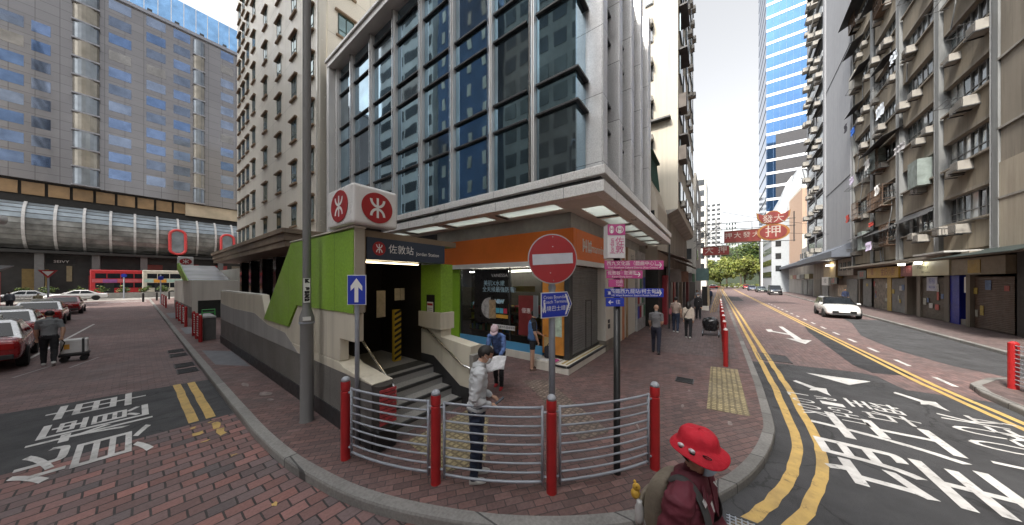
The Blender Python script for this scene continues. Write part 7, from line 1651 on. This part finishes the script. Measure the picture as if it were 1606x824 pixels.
for i in range(len(prof)-1):
    for j in range(n_): c_.f.append([i*n_+j, (i+1)*n_+j, (i+1)*n_+(j+1) % n_, i*n_+(j+1) % n_]); c_.m.append(0)
hat = mesh_obj_local('hat', c_, HR, tR); hat.modifiers.new('s', 'SOLIDIFY').thickness = .004; sb = hat.modifiers.new('ss', 'SUBSURF'); sb.levels = 1; sb.render_levels = 1
bd_ = MB()
for a, cl in ((-2.05, 0), (-1.55, 0)):
    q = hc + hu*.042*H + hd*(.088*H*.92*cos(a)) + hl*(.088*H*.84*sin(a)); bd_.ball(q, .020, .012, .013, 10, 6, 0, R=RM); bd_.ball(q - hu*.014 + hd*.004, .016, .010, .010, 10, 6, 1, R=RM)
o = mesh_obj('hat_badge', bd_.v, bd_.f, bd_.m, [M('silver badge', (.6, .6, .62), .35, metal=.4), BLACK]); o.parent = hat
sp_ = MB(); a = -.95; q = hc + hu*.038*H + hd*(.090*H*.92*cos(a)) + hl*(.090*H*.88*sin(a)); sp_.tube([q+hd*(.022*cos(b))+hu*(.006*sin(b)) for b in [2*pi*i/16 for i in range(17)]], .0028, 6, cap=False); o = mesh_obj('hat_ring', sp_.v, sp_.f, sp_.m, BLACK); o.parent = hat
c_ = MB(); ell_tube(c_, [JR['neck']-JR['up']*.045*H, JR['neck']-JR['up']*.01*H, JR['neck']+JR['up']*.016*H-JR['fwd']*.012*H], [(.078*H, .066*H), (.060*H, .058*H), (.050*H, .050*H)], (0, 1, 0), 18); mesh_obj_local('collar', c_, JK, tR)
lp = MB(); nk = JR['neck']; f_ = JR['fwd']; u_ = JR['up']
for s in (-1, 1): lp.face([nk+f_*.05*H+Vector((0, s*.030*H, 0)), nk+f_*.070*H-u_*.05*H+Vector((0, s*.072*H, 0)), nk+f_*.088*H-u_*.13*H+Vector((0, s*.03*H, 0)), nk+f_*.085*H-u_*.10*H+Vector((0, s*.008*H, 0))])
o = mesh_obj_local('lapel', lp, JK, tR, False); o.modifiers.new('s', 'SOLIDIFY').thickness = .008
sc_ = MB().face([nk+f_*.045*H+Vector((0, -.02*H, 0)), nk+f_*.045*H+Vector((0, .02*H, 0)), nk+f_*.083*H-u_*.10*H+Vector((0, .006*H, 0)), nk+f_*.083*H-u_*.10*H+Vector((0, -.006*H, 0))]); mesh_obj_local('shirt_front', sc_, CLOTH['white'], tR, False)
# backpack, its own thing
BP = thing('backpack', 'taupe backpack with a yellow charm on the back of the red hatted woman', 'backpack', JR['W'](JR['chest']))
TAU = M('taupe canvas', (.20, .17, .13), .8, var=.2, scale=8, bump=.5, bscale=30)
def wl_(pts): return [JR['W'](q) for q in pts]
ch = JR['chest']; mb = MB(); bk = -f_
rows = []
for z, hw_, d0, d1 in ((-.30, .12, .075, .19), (-.24, .15, .075, .25), (-.05, .15, .08, .25), (.08, .135, .085, .21), (.14, .10, .09, .15), (.155, .06, .10, .12)):
    b_ = ch + u_*z; rows.append([b_+bk*d0+Vector((0, -hw_, 0)), b_+bk*(d0*.5+d1*.5)+Vector((0, -hw_*1.04, 0)), b_+bk*d1+Vector((0, -hw_*.75, 0)), b_+bk*d1*1.03, b_+bk*d1+Vector((0, hw_*.75, 0)), b_+bk*(d0*.5+d1*.5)+Vector((0, hw_*1.04, 0)), b_+bk*d0+Vector((0, hw_, 0))])
loft(mb, [wl_(r) for r in rows]); o = mb.build('pack', TAU, BP, smooth=True); sb = o.modifiers.new('s', 'SUBSURF'); sb.levels = 2; sb.render_levels = 2
mb = MB(); rows = []
for z, hw_, d0, d1 in ((-.28, .09, .235, .27), (-.22, .115, .245, .30), (-.08, .11, .245, .29), (-.05, .08, .24, .26)):
    b_ = ch + u_*z; rows.append([b_+bk*d0+Vector((0, -hw_, 0)), b_+bk*d1+Vector((0, -hw_*.8, 0)), b_+bk*d1*1.02, b_+bk*d1+Vector((0, hw_*.8, 0)), b_+bk*d0+Vector((0, hw_, 0))])
loft(mb, [wl_(r) for r in rows]); o = mb.build('front_pocket', TAU, BP, smooth=True); sb = o.modifiers.new('s', 'SUBSURF'); sb.levels = 1; sb.render_levels = 1
def strap(s):
    sh = JR['neck'] + Vector((0, s*.10, -.03)); pts = [ch+bk*.10+u_*.12+Vector((0, s*.09, 0)), sh+bk*.04+u_*.04, sh+f_*.04+u_*.032, ch+f_*.140+u_*.06+Vector((0, s*.118, 0)), ch+f_*.152-u_*.06+Vector((0, s*.135, 0)), ch+f_*.06-u_*.19+Vector((0, s*.185, 0)), ch+bk*.09-u_*.24+Vector((0, s*.15, 0))]
    V_ = []; 
    for i, q in enumerate(pts):
        t_ = (pts[min(i+1, 6)]-pts[max(i-1, 0)]).normalized(); w_ = t_.cross((q-ch).normalized()).normalized(); V_ += [JR['W'](q-w_*.026), JR['W'](q+w_*.026)]
    m_ = MB(); m_.add(V_, [(2*i, 2*i+1, 2*i+3, 2*i+2) for i in range(6)]); o = m_.build('shoulder_strap', M('dark strap webbing', (.05, .05, .05), .7), BP, smooth=True); sd_ = o.modifiers.new('s', 'SOLIDIFY'); sd_.thickness = .012; sd_.offset = 1; sb = o.modifiers.new('ss', 'SUBSURF'); sb.levels = 2; sb.render_levels = 2
    c1, c2 = pts[2]*.5+pts[3]*.5, pts[2]*.3+pts[3]*.7
    q = [JR['W'](c+o_+Vector((0, 0, .016))+f_*.012) for c in (c1, c2) for o_ in (Vector((0, -.02, 0)), Vector((0, .02, 0)))]
    MB().face([q[0], q[1], q[3], q[2]]).build('reflective_patch', M('reflective strip', (.6, .62, .64), .3, metal=.4), BP)
for s in (-1, 1): strap(s)
q = JR['W'](ch+bk*.31-u_*.10+Vector((0, -.07, 0))); mb = MB(); mb.ball(q, .032, .032, .038, 12, 8); mb.ball(q+Vector((.005, -.005, .045)), .027, .027, .026, 12, 8)
for sx_ in (-1, 1): mb.ball(q+Vector((.02*sx_, .01*sx_, .07)), .011, .011, .011, 8, 5)
mb.build('charm', M('yellow charm', (.60, .36, .05), .6), BP, smooth=True)
q = JR['W'](ch+bk*.26-u_*.26+Vector((0, -.10, 0))); MB().lathe([(.028, 0), (.03, .02), (.03, .10), (.018, .13), (.018, .15)], 16, q).build('bottle', M('white bottle', (.6, .6, .6), .4), BP, smooth=True)
q = JR['W'](ch+f_*.15-u_*.10+Vector((0, -.06, 0))); mb = MB(); mb.ball(q, .008, .018, .025, 8, 6); mb.build('orange_tag', M('bright orange tag', (.75, .16, .02), .5), BP)
